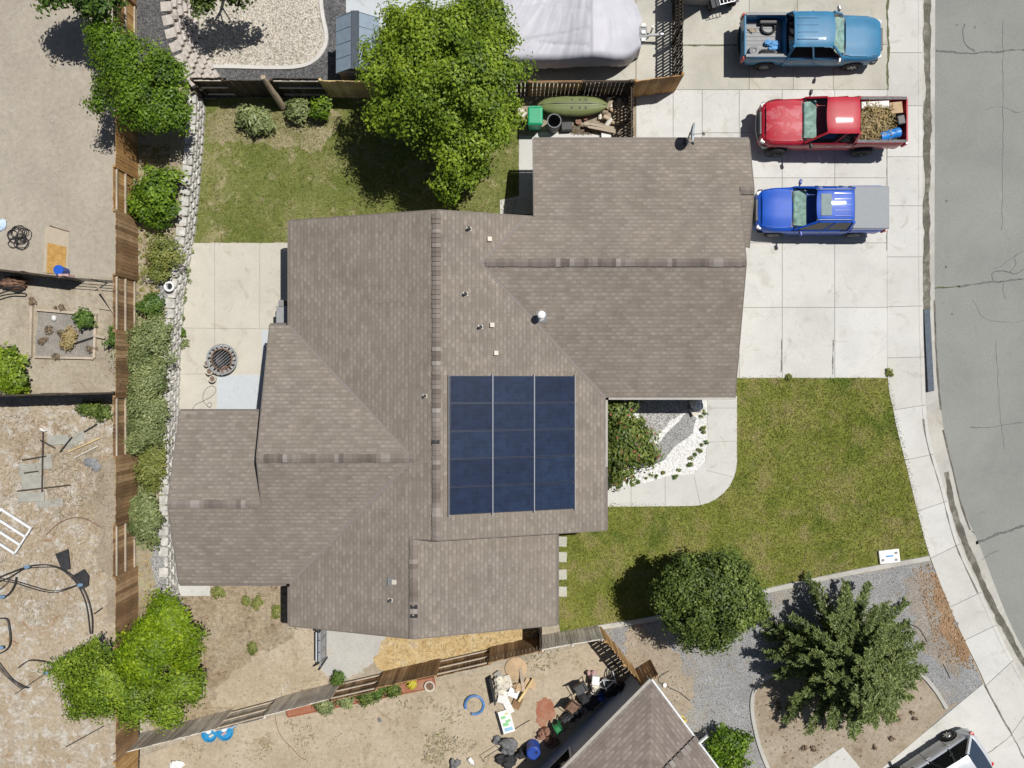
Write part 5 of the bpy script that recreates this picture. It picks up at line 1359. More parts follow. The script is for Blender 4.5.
# quad bike cut by the top edge: only the near end is in view
def quad(loc, rz):
    root = thing('quad_bike', 'dark quad bike on the upper driveway at the top edge', 'quad bike', loc, rz)
    for x in (.6, -.6):
        for s in (-1, 1): wheel(root, x, s * .42, .29, .24, 'grey', .5)
    MB().hexa([Vector(v) for v in [(-.85, -.3, .5), (.85, -.3, .5), (.85, .3, .5), (-.85, .3, .5), (-.6, -.2, .75), (.75, -.22, .8), (.75, .22, .8), (-.6, .2, .75)]]).build('body', M['dark'], root, bevel=.05)
    MB().box((-.15, 0, .82), (.75, .3, .14)).build('seat', M['darkgrey'], root, bevel=.06)
    MB().tube([(.4, -.4, 1.0), (.45, -.15, .95), (.5, 0, .85), (.45, .15, .95), (.4, .4, 1.0)], .02, 7).build('handlebar', M['chrome'], root, smooth=True)
    for x in (.72, -.72):
        m = MB()
        for k in range(5): m.beam((x - .22, -.3 + .15 * k, .88), (x + .22, -.3 + .15 * k, .88), .02, .02)
        m.beam((x - .22, -.32, .87), (x - .22, .32, .87), .025, .025); m.beam((x + .22, -.32, .87), (x + .22, .32, .87), .025, .025)
        m.build('luggage_rack', M['chrome'], root)
    for s in (-1, 1):
        for x in (.6, -.6): MB().box((x, s * .42, .64), (.62, .3, .05), rx=-s * .2).build('mudguard', M['darkgrey'], root, bevel=.02)
    return root
quad((8.5, 16.35, .03), math.pi / 2 + .25)
bx = thing('shadow_box', 'grey box made tall to shade the driveway beside the quad bike at the top edge', 'cabinet', (7.55, 16.0, .03))  # added box, made tall so that its shadow darkens the driveway
MB().box((0, 0, 1.2), (1.15, .55, 2.4)).build('body', M['grey'], bx, bevel=.04); MB().box((0, 0, 2.43), (1.2, .6, .08)).build('lid', M['clothgrey'], bx, bevel=.03)

# covered boat on its trailer
def covered_boat():
    root = thing('covered_boat', 'boat under a pale silver cover on a trailer at the top edge', 'boat', (2.4, 14.32, .03))
    nx, ny = 110, 56; L0, L1, hw = -2.75, 2.72, 1.4; rings = []
    rr = np.random.default_rng(4)
    from mathutils import noise as mn
    def wr_(x, s):
        # slack wrinkles radiating from the ridge pole, broken up by noise
        a = mn.noise(Vector((x * 2.3 + s * 1.1 * (x - .75), s * 1.0, 1.7))); b = mn.noise(Vector((x * 5.5 + s * 2.6 * (x - .75), s * 1.6, 8.2)))
        c = mn.noise(Vector((x * 1.1, s * 3.2, 4.4)))
        return .5 * (1 - 2.2 * abs(a)) + .35 * (1 - 2 * abs(b)) + .5 * c
    for i in range(nx + 1):
        t = i / nx; x = L0 + (L1 - L0) * t
        bow = max(0, (t - .72) / .28); w = hw * (1 - .42 * bow ** 3.4); 
        if t < .04: w *= .94 + 1.5 * t
        top = 1.62 + .3 * math.exp(-((t - .645) / .17) ** 2) - .3 * bow ** 2
        ring = []
        for j in range(ny + 1):
            s = -1 + 2 * j / ny
            e = abs(s)
            if e < .7:
                y = s / .7 * w; drop = .17 * (e / .7) ** 1.5 + (.13 * max(0, (e / .7 - .88) / .12) ** 2)
                z = top - drop
            else:
                q = (e - .7) / .3; y = math.copysign(w * (1 + .035 * math.sin(q * 3) - .05 * q), s); z = top - .30 - q * (.9 + .06 * math.sin(x * 3.1))
            # tension wrinkles from the ridge towards the hem, stronger on the sides
            amp = .06 + .15 * max(0, e - .45)
            f = wr_(x, s)
            z += amp * f * .62 * (1 if e < .72 else .5) - .05 * max(0, 1 - abs(abs(e - .35) * 4 - (x + 2.0) * .25) * 7) * (1 if x < .6 else 0); y += math.copysign(amp * f * .6 * max(0, e - .6) / .4, s)
            if abs(t - .645) < .012 and e < .7: z += .025
            ring.append((x + (.06 * math.sin(7 * s) if t in (0, 1) else 0), y, z))
        rings.append(ring)
    m = MB().loft(rings, closed_ring=False, cap=False)
    for end in (0, -1):
        r = rings[end]; n = len(r); c = [(r[0][0] + (.05 if end else -.05), r[k][1], min(r[k][2], r[0][2] + .0)) for k in range(n)]
        m.loft([r, [(p[0] + (.06 if end else -.06), p[1] * .97, r[0][2] - .05) for p in r]] , closed_ring=False, cap=False)
    o = m.build('cover', M['tarp'], root, smooth=True, sharp=60); renorm(o)
    hull = MB().loft([[(x, -w, .95), (x, -w * .8, .6), (x, 0, .42), (x, w * .8, .6), (x, w, .95)] for x, w in [(-2.6, 1.1), (0, 1.15), (1.6, .95), (2.4, .5)]]).build('hull', M['white'], root)
    tr = MB()
    for s in (-1, 1): tr.beam((-2.2, s * .6, .42), (2.2, s * .45, .42), .08, .1)
    tr.beam((2.0, -.5, .42), (3.25, 0, .45), .07, .09); tr.beam((2.0, .5, .42), (3.25, 0, .45), .07, .09); tr.beam((3.1, 0, .45), (3.75, 0, .47), .08, .09)
    tr.build('trailer_frame', M['steel'], root)
    for x in (-.9, -.1):
        for s in (-1, 1): wheel(root, x, s * 1.08, .31, .2)
    jk = MB().tube([(3.3, .12, .1), (3.3, .12, .95)], .04, 8).build('trailer_jack', M['chrome'], root); MB().box((2.95, 0, .62), (.32, .5, .1)).build('step_plate', M['grey'], root)
    for y in (-.3, .0, .28): MB().box((2.95, y, .70), (.16, .12, .08)).build('winch_part', M['whitemetal'], root)
    MB().box((3.75, 0, .52), (.2, .12, .12)).build('hitch', M['chrome'], root, bevel=.03)
    return root
covered_boat()
# ------------------------------------------------------------------ trees and shrubs
def crown_points(lobes, ncl, per, spread, shell=.55, flat=1.0, stray=1.2):
    """returns centres, outward normals"""
    vol = np.array([l[3] * l[4] * l[5] for l in lobes]) ** .75; pr = vol / vol.sum()
    C = []; N = []; A = []
    which = RNG.choice(len(lobes), ncl, p=pr)
    for li in which:
        cx, cy, cz, rx, ry, rz = lobes[li]
        v = RNG.normal(size=3); v /= np.linalg.norm(v)
        if v[2] < -.45: v[2] *= -.6
        rad = (shell + (1 - shell) * RNG.random() ** .6) * RNG.uniform(.84, 1.1) * (RNG.uniform(1.05, stray) if RNG.random() < .22 else 1)
        c = np.array([cx + v[0] * rx * rad, cy + v[1] * ry * rad, cz + v[2] * rz * rad])
        sp = spread * RNG.uniform(.6, 1.35); k = int(per * RNG.uniform(.6, 1.4) * (sp / spread) ** 2)
        g = RNG.normal(size=(k, 3)); gl = np.linalg.norm(g, axis=1, keepdims=True); g /= gl; g[:, 2] = np.where(g[:, 2] < -.2, -g[:, 2] * .5, g[:, 2])
        q = g * np.minimum(gl * .48, 1.25) * sp * RNG.uniform(.75, 1.3, (1, 3)); q[:, 2] *= .62 * flat
        tone = RNG.normal() * .16; A.append(np.clip(.08 + tone + np.linalg.norm(q, axis=1) / sp * .3 + .85 * q[:, 2] / sp + RNG.uniform(-.25, .3), 0, 1)); C.append(c + q); N.append(g * .7 + v * .5 + np.array([0, 0, .75]) + RNG.normal(size=(k, 3)) * .4)  # painted shade: leaves darken towards the inside and bottom of each clump
    crown_points.age = np.concatenate(A)  # painted shade of each leaf in its clump
    return np.concatenate(C), np.concatenate(N)

def limbs(root, base, lobes, r0, mat, nl=6, seed=1, trunk_top=None):
    rr = random.Random(seed); b = Vector(base)
    tt_ = trunk_top or max(l[2] for l in lobes) * .55
    cx = sum(l[0] for l in lobes) / len(lobes); cy = sum(l[1] for l in lobes) / len(lobes)
    top = Vector((b.x * .6 + cx * .4, b.y * .6 + cy * .4, b.z + tt_))
    m = MB().tube([b - Vector((0, 0, .05)), b.lerp(top, .3) + Vector((rr.uniform(-.05, .05), rr.uniform(-.05, .05), 0)), b.lerp(top, .7), top], [r0 * 1.35, r0, r0 * .85, r0 * .65], 10)
    tk = m.build('trunk', M[mat], root, smooth=True)
    lm = MB()
    for l in lobes:
        for k in range(max(2, nl // len(lobes))):
            a = rr.uniform(0, 6.28); e = rr.uniform(.1, .75)
            end = Vector((l[0] + math.cos(a) * l[3] * .75, l[1] + math.sin(a) * l[4] * .75, l[2] + l[5] * e * .6))
            st = b.lerp(top, rr.uniform(.55, 1)); mid = st.lerp(end, .5) + Vector((rr.uniform(-.15, .15), rr.uniform(-.15, .15), .12))
            lm.tube([st, mid, end], [r0 * .45, r0 * .28, r0 * .08], 6)
    lm.build('limbs', M[mat], root, smooth=True)

def tree(name, label, cat, base, lobes, ncl, per, leaf, mat, spread=.38, r0=.12, shell=.5, aspect=1.7, bark='barkm', nl=8, group=None, flat=1.0, seed=1):
    """base world xyz; lobes relative to base"""
    root = thing(name, label, cat, base, 0, group)
    c, nrm = crown_points(lobes, ncl, per, spread, shell, flat)
    k = c[:, 2] > .03
    v = leaf_verts(c[k], nrm[k], np.full(k.sum(), leaf), aspect)
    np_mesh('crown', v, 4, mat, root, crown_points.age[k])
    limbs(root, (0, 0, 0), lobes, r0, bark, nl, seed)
    return root

def rel(base, px, py, z, rx, ry, rz):
    p = P(px, py, z); return (p.x - base[0], p.y - base[1], z - base[2], rx, ry, rz)

# big tree over the back lawn
b = (-2.25, 10.55, 0)
lb = [rel(b, 445, 92, 4.4, 2.2, 2.0, 1.8), rel(b, 405, 70, 4.0, 1.35, 1.3, 1.2), rel(b, 485, 75, 4.2, 1.5, 1.6, 1.3), rel(b, 440, 40, 4.3, 1.7, 1.4, 1.2), rel(b, 462, 145, 3.8, 1.3, 1.35, 1.2), rel(b, 398, 108, 3.4, 1.1, 1.0, 1.0), rel(b, 492, 115, 3.6, .9, .9, .9), rel(b, 480, 20, 3.6, 1.1, 1.0, 1.0), rel(b, 455, 180, 3.0, .75, .7, .7), rel(b, 410, 30, 3.6, 1.1, .9, .9)]
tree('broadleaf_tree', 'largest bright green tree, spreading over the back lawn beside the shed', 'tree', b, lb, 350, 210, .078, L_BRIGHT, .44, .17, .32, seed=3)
# west tree on the planting strip
b = (-14.6, 11.2, STZ)
lb = [rel(b, 150, 100, 3.0, 1.25, 1.15, 1.0), rel(b, 168, 112, 2.7, .85, .85, .8), rel(b, 135, 70, 3.0, 1.0, 1.0, .9), rel(b, 110, 45, 2.8, .75, .7, .6), rel(b, 103, 97, 2.4, .55, .55, .6), rel(b, 165, 70, 2.8, .7, .7, .7), rel(b, 96, 30, 2.7, .45, .5, .4)]
tree('broadleaf_tree', 'bright green tree overhanging the cedar fence in the upper left', 'tree', b, lb, 180, 160, .068, L_SPRING, .36, .09, .35, seed=5)
b = (-17.8, 16.2, 0)
tree('broadleaf_tree', 'dark tree cut off by the top left edge of the picture', 'tree', b, [rel(b, 62, -14, 3, 1.1, .75, .8), rel(b, 100, -8, 3.2, .8, .8, .8), rel(b, 92, 8, 2.8, .5, .5, .5)], 120, 50, .10, L_DARK, .32, .1, seed=7)
b = (-11.9, 16.2, 0)
tree('broadleaf_tree', 'sparse tree tip over the cream gravel bed at the top edge', 'tree', b, [rel(b, 212, -12, 2.6, .9, .6, .7), rel(b, 203, 8, 2.3, .45, .4, .4), rel(b, 245, -12, 2.6, .8, .5, .6)], 70, 45, .09, L_MID, .3, .07, seed=8)
# lime tree pair at the lower left
b = (-14.3, -10.9, .4)
lb = [rel(b, 167, 622, 2.7, .95, .9, .7), rel(b, 150, 648, 2.8, 1.0, .9, .8), rel(b, 180, 635, 2.4, .7, .7, .6), rel(b, 140, 665, 2.7, .85, .8, .7), rel(b, 185, 655, 2.0, .45, .5, .45)]
tree('broadleaf_tree', 'yellow green tree by the house corner and planting strip, lower left', 'tree', b, lb, 170, 150, .07, L_LIME, .35, .09, .4, seed=11)
b = (-15.8, -12.4, .2)
lb = [rel(b, 105, 685, 2.4, 1.25, 1.05, .9), rel(b, 75, 668, 2.0, .85, .6, .6), rel(b, 85, 700, 2.0, .8, .6, .6), rel(b, 130, 702, 2.3, .8, .75, .7), rel(b, 175, 690, 1.8, .9, .75, .6), rel(b, 165, 712, 1.6, .6, .4, .5), rel(b, 196, 686, 1.5, .45, .4, .4), rel(b, 100, 650, 2.0, .5, .45, .45)]
tree('broadleaf_tree', 'wide green tree at the lower left corner across the cedar fence', 'tree', b, lb, 180, 150, .07, L_BRIGHT, .38, .1, .35, seed=12)
# round tree on the front lawn
b = (7.55, -8.15, 0)
lb = [rel(b, 708, 598, 2.7, 1.85, 1.75, 1.45), rel(b, 680, 590, 2.3, 1.1, 1.1, 1.0), rel(b, 738, 605, 2.3, 1.1, 1.05, 1.0), rel(b, 705, 625, 2.2, 1.2, .9, 1.0), rel(b, 720, 575, 2.3, 1.1, .9, 1.0)]
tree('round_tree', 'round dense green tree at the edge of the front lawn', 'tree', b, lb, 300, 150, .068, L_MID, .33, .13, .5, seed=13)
# conifer-like tree with long sprays
def spray_tree(name, label, base, h, rad, mat):
    root = thing(name, label, 'tree', base); rr = np.random.default_rng(21)
    C = []; N = []; SH = []; AL = []; br = MB()
    nb_ = 160
    for i in range(nb_):
        t = (i + .5) / nb_; z0 = .35 + (h - .5) * t ** .9; a = i * 2.39996 + rr.uniform(-.55, .55)
        ln = rad * (1 - t ** 1.35) * (rr.uniform(.6, 1.02) if i % 3 else rr.uniform(.88, 1.12)) + .3
        d = np.array([math.cos(a), math.sin(a), 0]); up = .55 * t + .18
        pts = []
        for k in range(9):
            q = k / 8; p = d * ln * q * (1 - .05 * up) + np.array([0, 0, z0 + ln * up * q - .28 * ln * q * q]); pts.append(p)
        br.tube([Vector(p) for p in pts[::2]], [.03 * (1 - t) + .012, .022, .016, .01, .004], 5)
        PA = np.array(pts); side = np.array([-d[1], d[0], 0]); ntw = int(20 + 26 * ln / rad)
        for w_ in range(ntw):
            q = .10 + .9 * (w_ + rr.uniform(0, .8)) / ntw; q = min(q, .995); i0 = min(int(q * 8), 7); f = q * 8 - i0
            o_ = PA[i0] * (1 - f) + PA[i0 + 1] * f; ax = PA[i0 + 1] - PA[i0]; ax = ax / np.linalg.norm(ax)
            sg = 1 if w_ % 2 else -1; td = ax * rr.uniform(.6, 1.2) + side * sg * rr.uniform(.4, 1.0) + np.array([0, 0, rr.uniform(-.12, .3)]); td /= np.linalg.norm(td)
            tl = (.13 + .34 * math.sin(math.pi * min(1, q * .82 + .12)) ** .9 * (1 - .45 * q)) * (.55 + .5 * ln / rad) * rr.uniform(.6, 1.3)
            k_ = int(13 + 34 * tl); u_ = rr.uniform(0, 1, k_)
            pos = o_ + td * tl * u_[:, None] + rr.normal(size=(k_, 3)) * .028
            pos[:, 2] -= .10 * tl * u_ ** 2
            SH.append(np.clip(.1 + u_ * .55 + .3 * q + rr.uniform(-.25, .25, k_) + .25 * (t - .4), 0, 1)); C.append(pos)  # painted shade: inner and lower sprays darker than the twig tips
            N.append(rr.normal(size=(k_, 3)) * .5 + np.array([0, 0, .9])); AL.append(np.repeat(td[None], k_, 0) + rr.normal(size=(k_, 3)) * .4)
    C = np.concatenate(C); N = np.concatenate(N)
    np_mesh('crown', leaf_verts(C, N, np.full(len(C), .045), 3.2, np.concatenate(AL)), 4, mat, root, np.concatenate(SH))
    br.build('branches', M['barkm'], root)
    MB().tube([(0, 0, -.05), (.03, 0, h * .3), (0, .02, h * .7), (0, 0, h)], [.14, .11, .06, .015], 10).build('trunk', M['barkm'], root, smooth=True)
    return root
spray_tree('evergreen_tree', 'feathery grey green evergreen with radiating branches in the gravel yard', (13.2, -11.0, 0), 4.4, 3.15, L_PINE)

def shrub(name, label, px, py, z0, lobes, ncl, per, leaf, mat, spread=.25, group=None, cat='shrub', aspect=1.8, stem=.03):
    """lobes: (dx_px, dy_px, z, rx, ry, rz) about the base pixel"""
    p = P(px, py, z0 + .4); b = (p.x, p.y, z0)
    ll = [((P(px + l[0], py + l[1], z0 + l[2]).x - b[0]), (P(px + l[0], py + l[1], z0 + l[2]).y - b[1]), l[2], l[3], l[4], l[5]) for l in lobes]
    root = thing(name, label, cat, b, 0, group)
    c, n = crown_points(ll, int(ncl * .62), int(per * 1.35), spread * 1.18, .3, 1.0, 1.7); k = c[:, 2] > .02
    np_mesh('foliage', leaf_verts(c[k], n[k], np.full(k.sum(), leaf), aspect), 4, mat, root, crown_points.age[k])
    m = MB()
    for l in ll:
        m.tube([(0, 0, -.03), (l[0] * .5, l[1] * .5, l[2] * .5), (l[0], l[1], l[2])], [stem, stem * .8, stem * .4], 5)
    m.build('stems', M['barkm'], root)
    return root
G = 'shrubs on the planting strip'
shrub('shrub', 'bright green bush on the planting strip beside the upper lawn', 154, 193, STZ, [(0, 0, .7, .75, .75, .6), (14, -12, .6, .55, .5, .5), (-8, 18, .6, .6, .5, .5), (16, 18, .5, .45, .45, .4)], 130, 55, .09, L_SPRING, .26, G)
shrub('shrub', 'dry olive bush on the planting strip beside the patio corner', 163, 252, STZ, [(0, 0, .5, .55, .8, .4), (-4, 20, .4, .4, .4, .35)], 80, 48, .065, L_OLIVE, .22, G)
shrub('shrub', 'small dark green bush above the sage hedge on the planting strip', 152, 305, STZ, [(0, 0, .4, .38, .38, .35)], 40, 45, .07, L_DARK, .18, G)
for i, (py, lab, mt) in enumerate([(345, 'northernmost sage green shrub, beside the fire pit patio', L_SAGE), (385, 'sage green shrub level with the dark cross fence', L_SAGE), (425, 'tall sage green shrub left of the patio cover roof', L_SAGE)]):
    shrub('shrub', lab, 146, py, STZ, [(0, 0, .6, .82, .8, .45), (-8, 16, .55, .6, .6, .4), (8, -14, .5, .6, .6, .4)], 150, 60, .06, mt, .25, G)
shrub('shrub', 'low bright yellow green shrub beside the white gravel on the planting strip', 150, 470, STZ, [(0, 0, .35, .5, .75, .3), (4, -16, .35, .45, .4, .3)], 80, 50, .065, L_OLIVE, .24, G)
shrub('shrub', 'rounded sage green shrub at the south end of the planting strip', 142, 514, STZ, [(0, 0, .55, .72, .72, .5), (6, 12, .45, .5, .5, .4)], 110, 55, .07, L_SAGE, .24, G)
shrub('shrub', 'small bush at the foot of the cedar fence by the garden frame', 116, 337, 0, [(0, 0, .35, .28, .42, .3)], 34, 42, .07, L_DARK, .16, None)
shrub('shrub', 'yellow green rounded bush cut off by the left edge', 4, 374, 0, [(0, -4, .5, .7, .55, .4), (12, 6, .4, .5, .4, .4), (2, -14, .4, .4, .35, .35)], 90, 55, .09, L_BRIGHT, .24, None)
shrub('shrub', 'round bright green shrub by the neighbour house at the bottom edge', 731, 746, 0, [(0, 0, .75, .72, .72, .6), (0, 14, .6, .5, .45, .45), (-14, 2, .55, .45, .5, .45)], 150, 55, .075, L_SPRING, .22, None)
shrub('rose_bush', 'tall rose bush with a few red blooms in the porch bed', 626, 440, 0, [(-8, -28, 1.3, .65, .6, .7), (2, -16, 1.0, .6, .55, .7), (6, 4, 1.1, .95, .9, .8), (-12, 18, 1.1, .5, .65, .8), (-8, 36, .8, .5, .45, .6), (22, 14, .8, .5, .45, .5), (-4, 0, 1.3, .6, .6, .7)], 230, 52, .085, L_ROSE, .26, None)
G2 = 'plants along the back fence'
shrub('garden_plant', 'spiky green plant beside the leaning log', 253, 117, 0, [(0, 0, .35, .42, .36, .3), (8, 4, .3, .35, .3, .25)], 50, 40, .09, L_SAGE, .2, G2, aspect=3)
shrub('garden_plant', 'leafy plant just right of the leaning log', 298, 110, 0, [(0, 0, .45, .35, .3, .35)], 40, 40, .08, L_SAGE, .2, G2)
shrub('garden_plant', 'upright bright plant in front of the golden fence panel', 322, 108, 0, [(0, 0, .5, .3, .28, .4)], 36, 40, .08, L_SPRING, .18, G2)
shrub('topiary', 'small clipped round bush at the fence behind the side gate', 338, 678, 0, [(0, 0, .35, .2, .2, .2)], 60, 45, .04, L_DARK, .1, None)
shrub('garden_plant', 'dark green plant in the upper corner of the wooden garden frame', 86, 319, 0, [(0, 0, .3, .32, .3, .25)], 40, 42, .075, L_DARK, .16, None)
shrub('garden_plant', 'creeping green plant beside the fence above the plywood scraps', 92, 410, 0, [(0, 0, .15, .5, .25, .12), (12, 4, .15, .35, .3, .12)], 50, 40, .06, L_MID, .15, None)
# dry stalks in the garden frame
shrub('dry_plant', 'yellow dry plant in the middle of the garden frame', 67, 340, 0, [(0, 0, .2, .2, .5, .15), (4, -10, .2, .15, .25, .15)], 36, 40, .06, M['hay'], .14, None)
# weeds
WG = 'weeds in the side yard'
for i, (px, py, s, lab) in enumerate([(257, 604, .22, 'weed clump highest in the weedy side yard'), (246, 601, .16, 'small weed clump left of the highest weed'), (277, 612, .2, 'weed clump next to the dark house wall'), (252, 648, .22, 'lone weed clump in the lower side yard'), (218, 592, .25, 'pale weed patch under the west eave'), (201, 648, .14, 'weed beside the yellow green tree')]):
    shrub('weed', lab, px, py, 0, [(0, 0, .06, s, s, .06)], 24, 26, .05, L_OLIVE, .1, WG, cat='weed', stem=.006)
for i, (px, py, s, lab) in enumerate([(890, 371, .13, 'dry weed at the lawn corner by the pavement joint'), (789, 377, .07, 'tiny weed at the top edge of the front lawn')]):
    shrub('weed', lab, px, py, .03, [(0, 0, .05, s, s * 1.3, .05)], 18, 24, .04, L_OLIVE, .07, 'weeds in the driveway joints', cat='weed', stem=.005)
rg = random.Random(9)
GG = 'grass tufts along the porch bed edge'
for i in range(26):
    t = i / 25
    q = [(704, 404), (706, 420), (707, 440), (704, 458), (694, 470), (676, 476), (656, 482), (640, 486)]
    k = t * 6.99; a = q[int(k)]; c = q[min(7, int(k) + 1)]; f = k - int(k)
    px = a[0] + (c[0] - a[0]) * f + rg.uniform(-7, 2); py = a[1] + (c[1] - a[1]) * f + rg.uniform(-8, 1)
    shrub('grass_tuft', 'small dark green tuft at the edge of the white porch rocks', px, py, .02, [(0, 0, .06, rg.uniform(.03, .10), rg.uniform(.03, .10), .04)], 7, 14, .032, L_OLIVE if i % 3 else L_DARK, .05, GG, cat='plant', stem=.004)
for i in range(14):
    px = rg.uniform(776, 938); py = rg.uniform(700, 750)
    if px + (py - 700) * 1.4 > 985: continue
    shrub('grass_tuft', 'small dry tuft in the brown tree bed', px, py, .02, [(0, 0, .05, rg.uniform(.05, .12), rg.uniform(.05, .12), .05)], 8, 20, .04, M['twig'], .06, 'dry tufts in the tree bed', cat='plant', stem=.004)
for i in range(9):
    px = [184, 188, 190, 185, 183, 182, 181, 181, 183][i]; py = [258, 268, 250, 278, 290, 300, 318, 331, 345][i]
    shrub('grass_tuft', 'grey green tuft at the foot of the block wall by the patio', px + rg.uniform(-1, 1), py, .02, [(0, 0, .08, .13, .2, .08)], 14, 26, .045, L_SAGE if i != 7 else L_SPRING, .08, 'tufts along the block wall', cat='plant', stem=.004)
# leaning log, stones
o = MB().tube([Vector(P(283, 107, .05)), Vector(P(277, 98, .7)), Vector(P(270, 88, 1.4)), Vector(P(263, 77, 2.1))], [.15, .14, .12, .10], 10).build('leaning_log', M['log'], smooth=True)
tag(o, 'pale tree log leaning against the dark back fence', 'log')

# debris
pebbles('pebbles', [tuple(P(*p)[:2]) for p in [(600, 640), (740, 605), (930, 565), (980, 684), (900, 740), (700, 740)]], 26, .035, M['gravel_pale'], .014)
pebbles('pebbles', [tuple(P(*p)[:2]) for p in [(0, 400), (128, 400), (135, 640), (90, 740), (0, 768)]], 12, .035, M['dirt_sand'], .008)
pebbles('pebbles', [tuple(P(*p)[:2]) for p in [(0, 20), (112, 20), (112, 270), (0, 262)]], 3, .03, M['dirt_grey'], .006)
pebbles('pebbles', [tuple(P(*p)[:2]) for p in [(200, 745), (330, 706), (540, 660), (600, 650), (520, 760), (200, 766)]], 5, .035, M['dirt_brown'], .008)
pebbles('pebbles', [tuple(P(*p)[:2]) for p in [(205, 70), (205, 5), (318, 5), (320, 40), (300, 62)]], 14, .05, M['gravel_cream'], .016)
def litter(name, pxs, dens, mat, size=.07, asp=5, z=.02):
    poly = [tuple(P(*p)[:2]) for p in pxs]; x, y = scatter_pts(poly, dens); n = len(x)
    c = np.stack([x, y, np.full(n, z) + RNG.uniform(0, .03, n)], 1); nn = RNG.normal(size=(n, 3)) * .2 + np.array([0, 0, 1])
    return tag(np_mesh(name, leaf_verts(c, nn, np.full(n, size), asp), 4, mat), kind='stuff')
litter('dead_twigs', [(0, 400), (125, 400), (110, 560), (60, 640), (0, 600)], 60, M['twig2'], .02, 9)
litter('dead_twigs', [(30, 455), (100, 440), (108, 500), (60, 520)], 160, M['twig2'], .018, 10)
litter('dry_leaves', [(912, 568), (932, 563), (978, 671), (940, 660)], 150, M['barkchip'], .05, 1.8)
litter('dry_leaves', [(380, 640), (540, 625), (540, 648), (390, 672)], 70, M['hay'], .022, 7)
litter('dry_leaves', [(190, 590), (320, 590), (320, 690), (190, 730)], 30, M['twig2'], .03, 2.5)
litter('dry_leaves', [(606, 632), (650, 624), (690, 668), (690, 700), (650, 690)], 30, M['twig2'], .035, 2.5)
litter('dry_leaves', [(752, 690), (800, 668), (930, 690), (860, 760), (770, 765)], 12, M['twig'], .045, 3)
litter('dry_leaves', [(200, 745), (330, 708), (540, 660), (480, 768), (200, 768)], 7, M['twig2'], .03, 4)

litter('dry_leaves', [(128, 150), (178, 150), (166, 330), (128, 330)], 45, M['hay'], .05, 3, STZ + .02)
litter('ground_cover', [(128, 150), (180, 150), (168, 300), (128, 300)], 60, L_OLIVE, .06, 2.2, STZ + .03)
litter('ground_cover', [(126, 300), (166, 300), (162, 545), (126, 545)], 170, L_SAGE, .07, 2.2, STZ + .05)
litter('ground_cover', [(126, 545), (160, 545), (165, 600), (140, 620)], 40, M['hay'], .06, 3, STZ + .03)
for pxs_, d_ in [([(425, 735), (445, 728), (452, 745), (440, 765), (422, 760)], 150), ([(452, 735), (480, 740), (470, 755), (450, 752)], 70), ([(440, 705), (462, 712), (458, 725), (442, 722)], 60), ([(262, 735), (272, 748), (262, 760), (252, 752)], 60), ([(290, 720), (312, 725), (318, 745), (296, 748)], 50), ([(395, 700), (430, 695), (440, 706), (400, 712)], 50), ([(180, 740), (206, 744), (200, 760), (182, 758)], 60), ([(520, 655), (560, 648), (556, 668), (530, 672)], 60)]:
    litter('dry_weeds', pxs_, d_, M['twig2'], .035, 4, .015)
    litter('dry_weeds', pxs_, d_ * .5, L_OLIVE, .03, 4, .02)
# ------------------------------------------------------------------ small things
def wire(name, label, cat, pxs, r, mat, z=.02, closed=False, k=6, group=None):
    pts = smooth_path([P(q[0], q[1], (q[2] if len(q) > 2 else z)) for q in pxs], k, closed)
    o = P(pxs[0][0], pxs[0][1], 0)
    ob = MB().tube([p - o for p in pts], r, 6, closed).build(name, M[mat], smooth=True); ob.location = o
    return tag(ob, label, cat, group)
def boxthing(name, label, cat, px, py, d, rz, mat, z=0.0, bevel=.01, group=None, tilt=(0, 0)):
    o = MB().box((0, 0, 0), d, 0).build(name, M[mat] if isinstance(mat, str) else mat, bevel=bevel)
    p = P(px, py, z + d[2] / 2); o.location = p; o.rotation_euler = (tilt[0], tilt[1], rz)
    return tag(o, label, cat, group)

# ---- kayak yard
ky = thing('kayak', 'olive green kayak lying upside down behind the bins', 'kayak', P(572.5, 106.5, .34))
rings = []; LK, WK = 2.86, .44
for i in range(41):
    t = i / 40; x = -LK / 2 + LK * t; q = abs(2 * t - 1); w = WK * max(.02, (1 - q ** 2.3)) ** .62 * (1 if t < .5 else 1.0); hgt = .30 * max(.08, 1 - q ** 3.2); lift = .10 * q ** 3
    ring = []
    for j in range(17):
        a = math.pi * j / 16; y = math.cos(a) * w; z = .06 + lift + hgt * math.sin(a) ** .75
        if j == 8: z += .018
        if j in (6, 10): z -= .012 * (1 - q)
        ring.append((x, y, z))
    rings.append(ring)
o = MB().loft(rings).build('hull', M['kayak'], ky, smooth=True, sharp=50); renorm(o)
for x in (-.05, .28, .52):
    for s in (-1, 1):
        if x == -.05 and s: pass
        MB().lathe([(.045, .02), (.045, .03)], (x, s * .16, .06 + .30 * math.sin(math.acos(.16 / .44)) ** .75 - .022), 10).build('scupper_hole', M['dark'], ky)
MB().tube([(-1.36, 0, .22), (-.7, 0, .386), (0, 0, .392), (.7, 0, .386), (1.36, 0, .22)], .012, 6).build('keel_line', M['darkgrey'], ky)
MB().tube([(-1.40, .05, .2), (-1.62, .02, .1)], .012, 5).build('carry_handle', M['dark'], ky)
for px, lab in [(556, 'timber support under the left end of the kayak'), (590, 'timber support under the right end of the kayak')]:
    boxthing('timber_support', lab, 'timber', px, 106.5, (.12, .7, .38), 0, 'wood_brown', 0, .005, 'timbers under the kayak')
bn = thing('wheelie_bin', 'green wheelie bin with its lid shut beside the kayak', 'bin', P(534.5, 124.5, .03), 0)
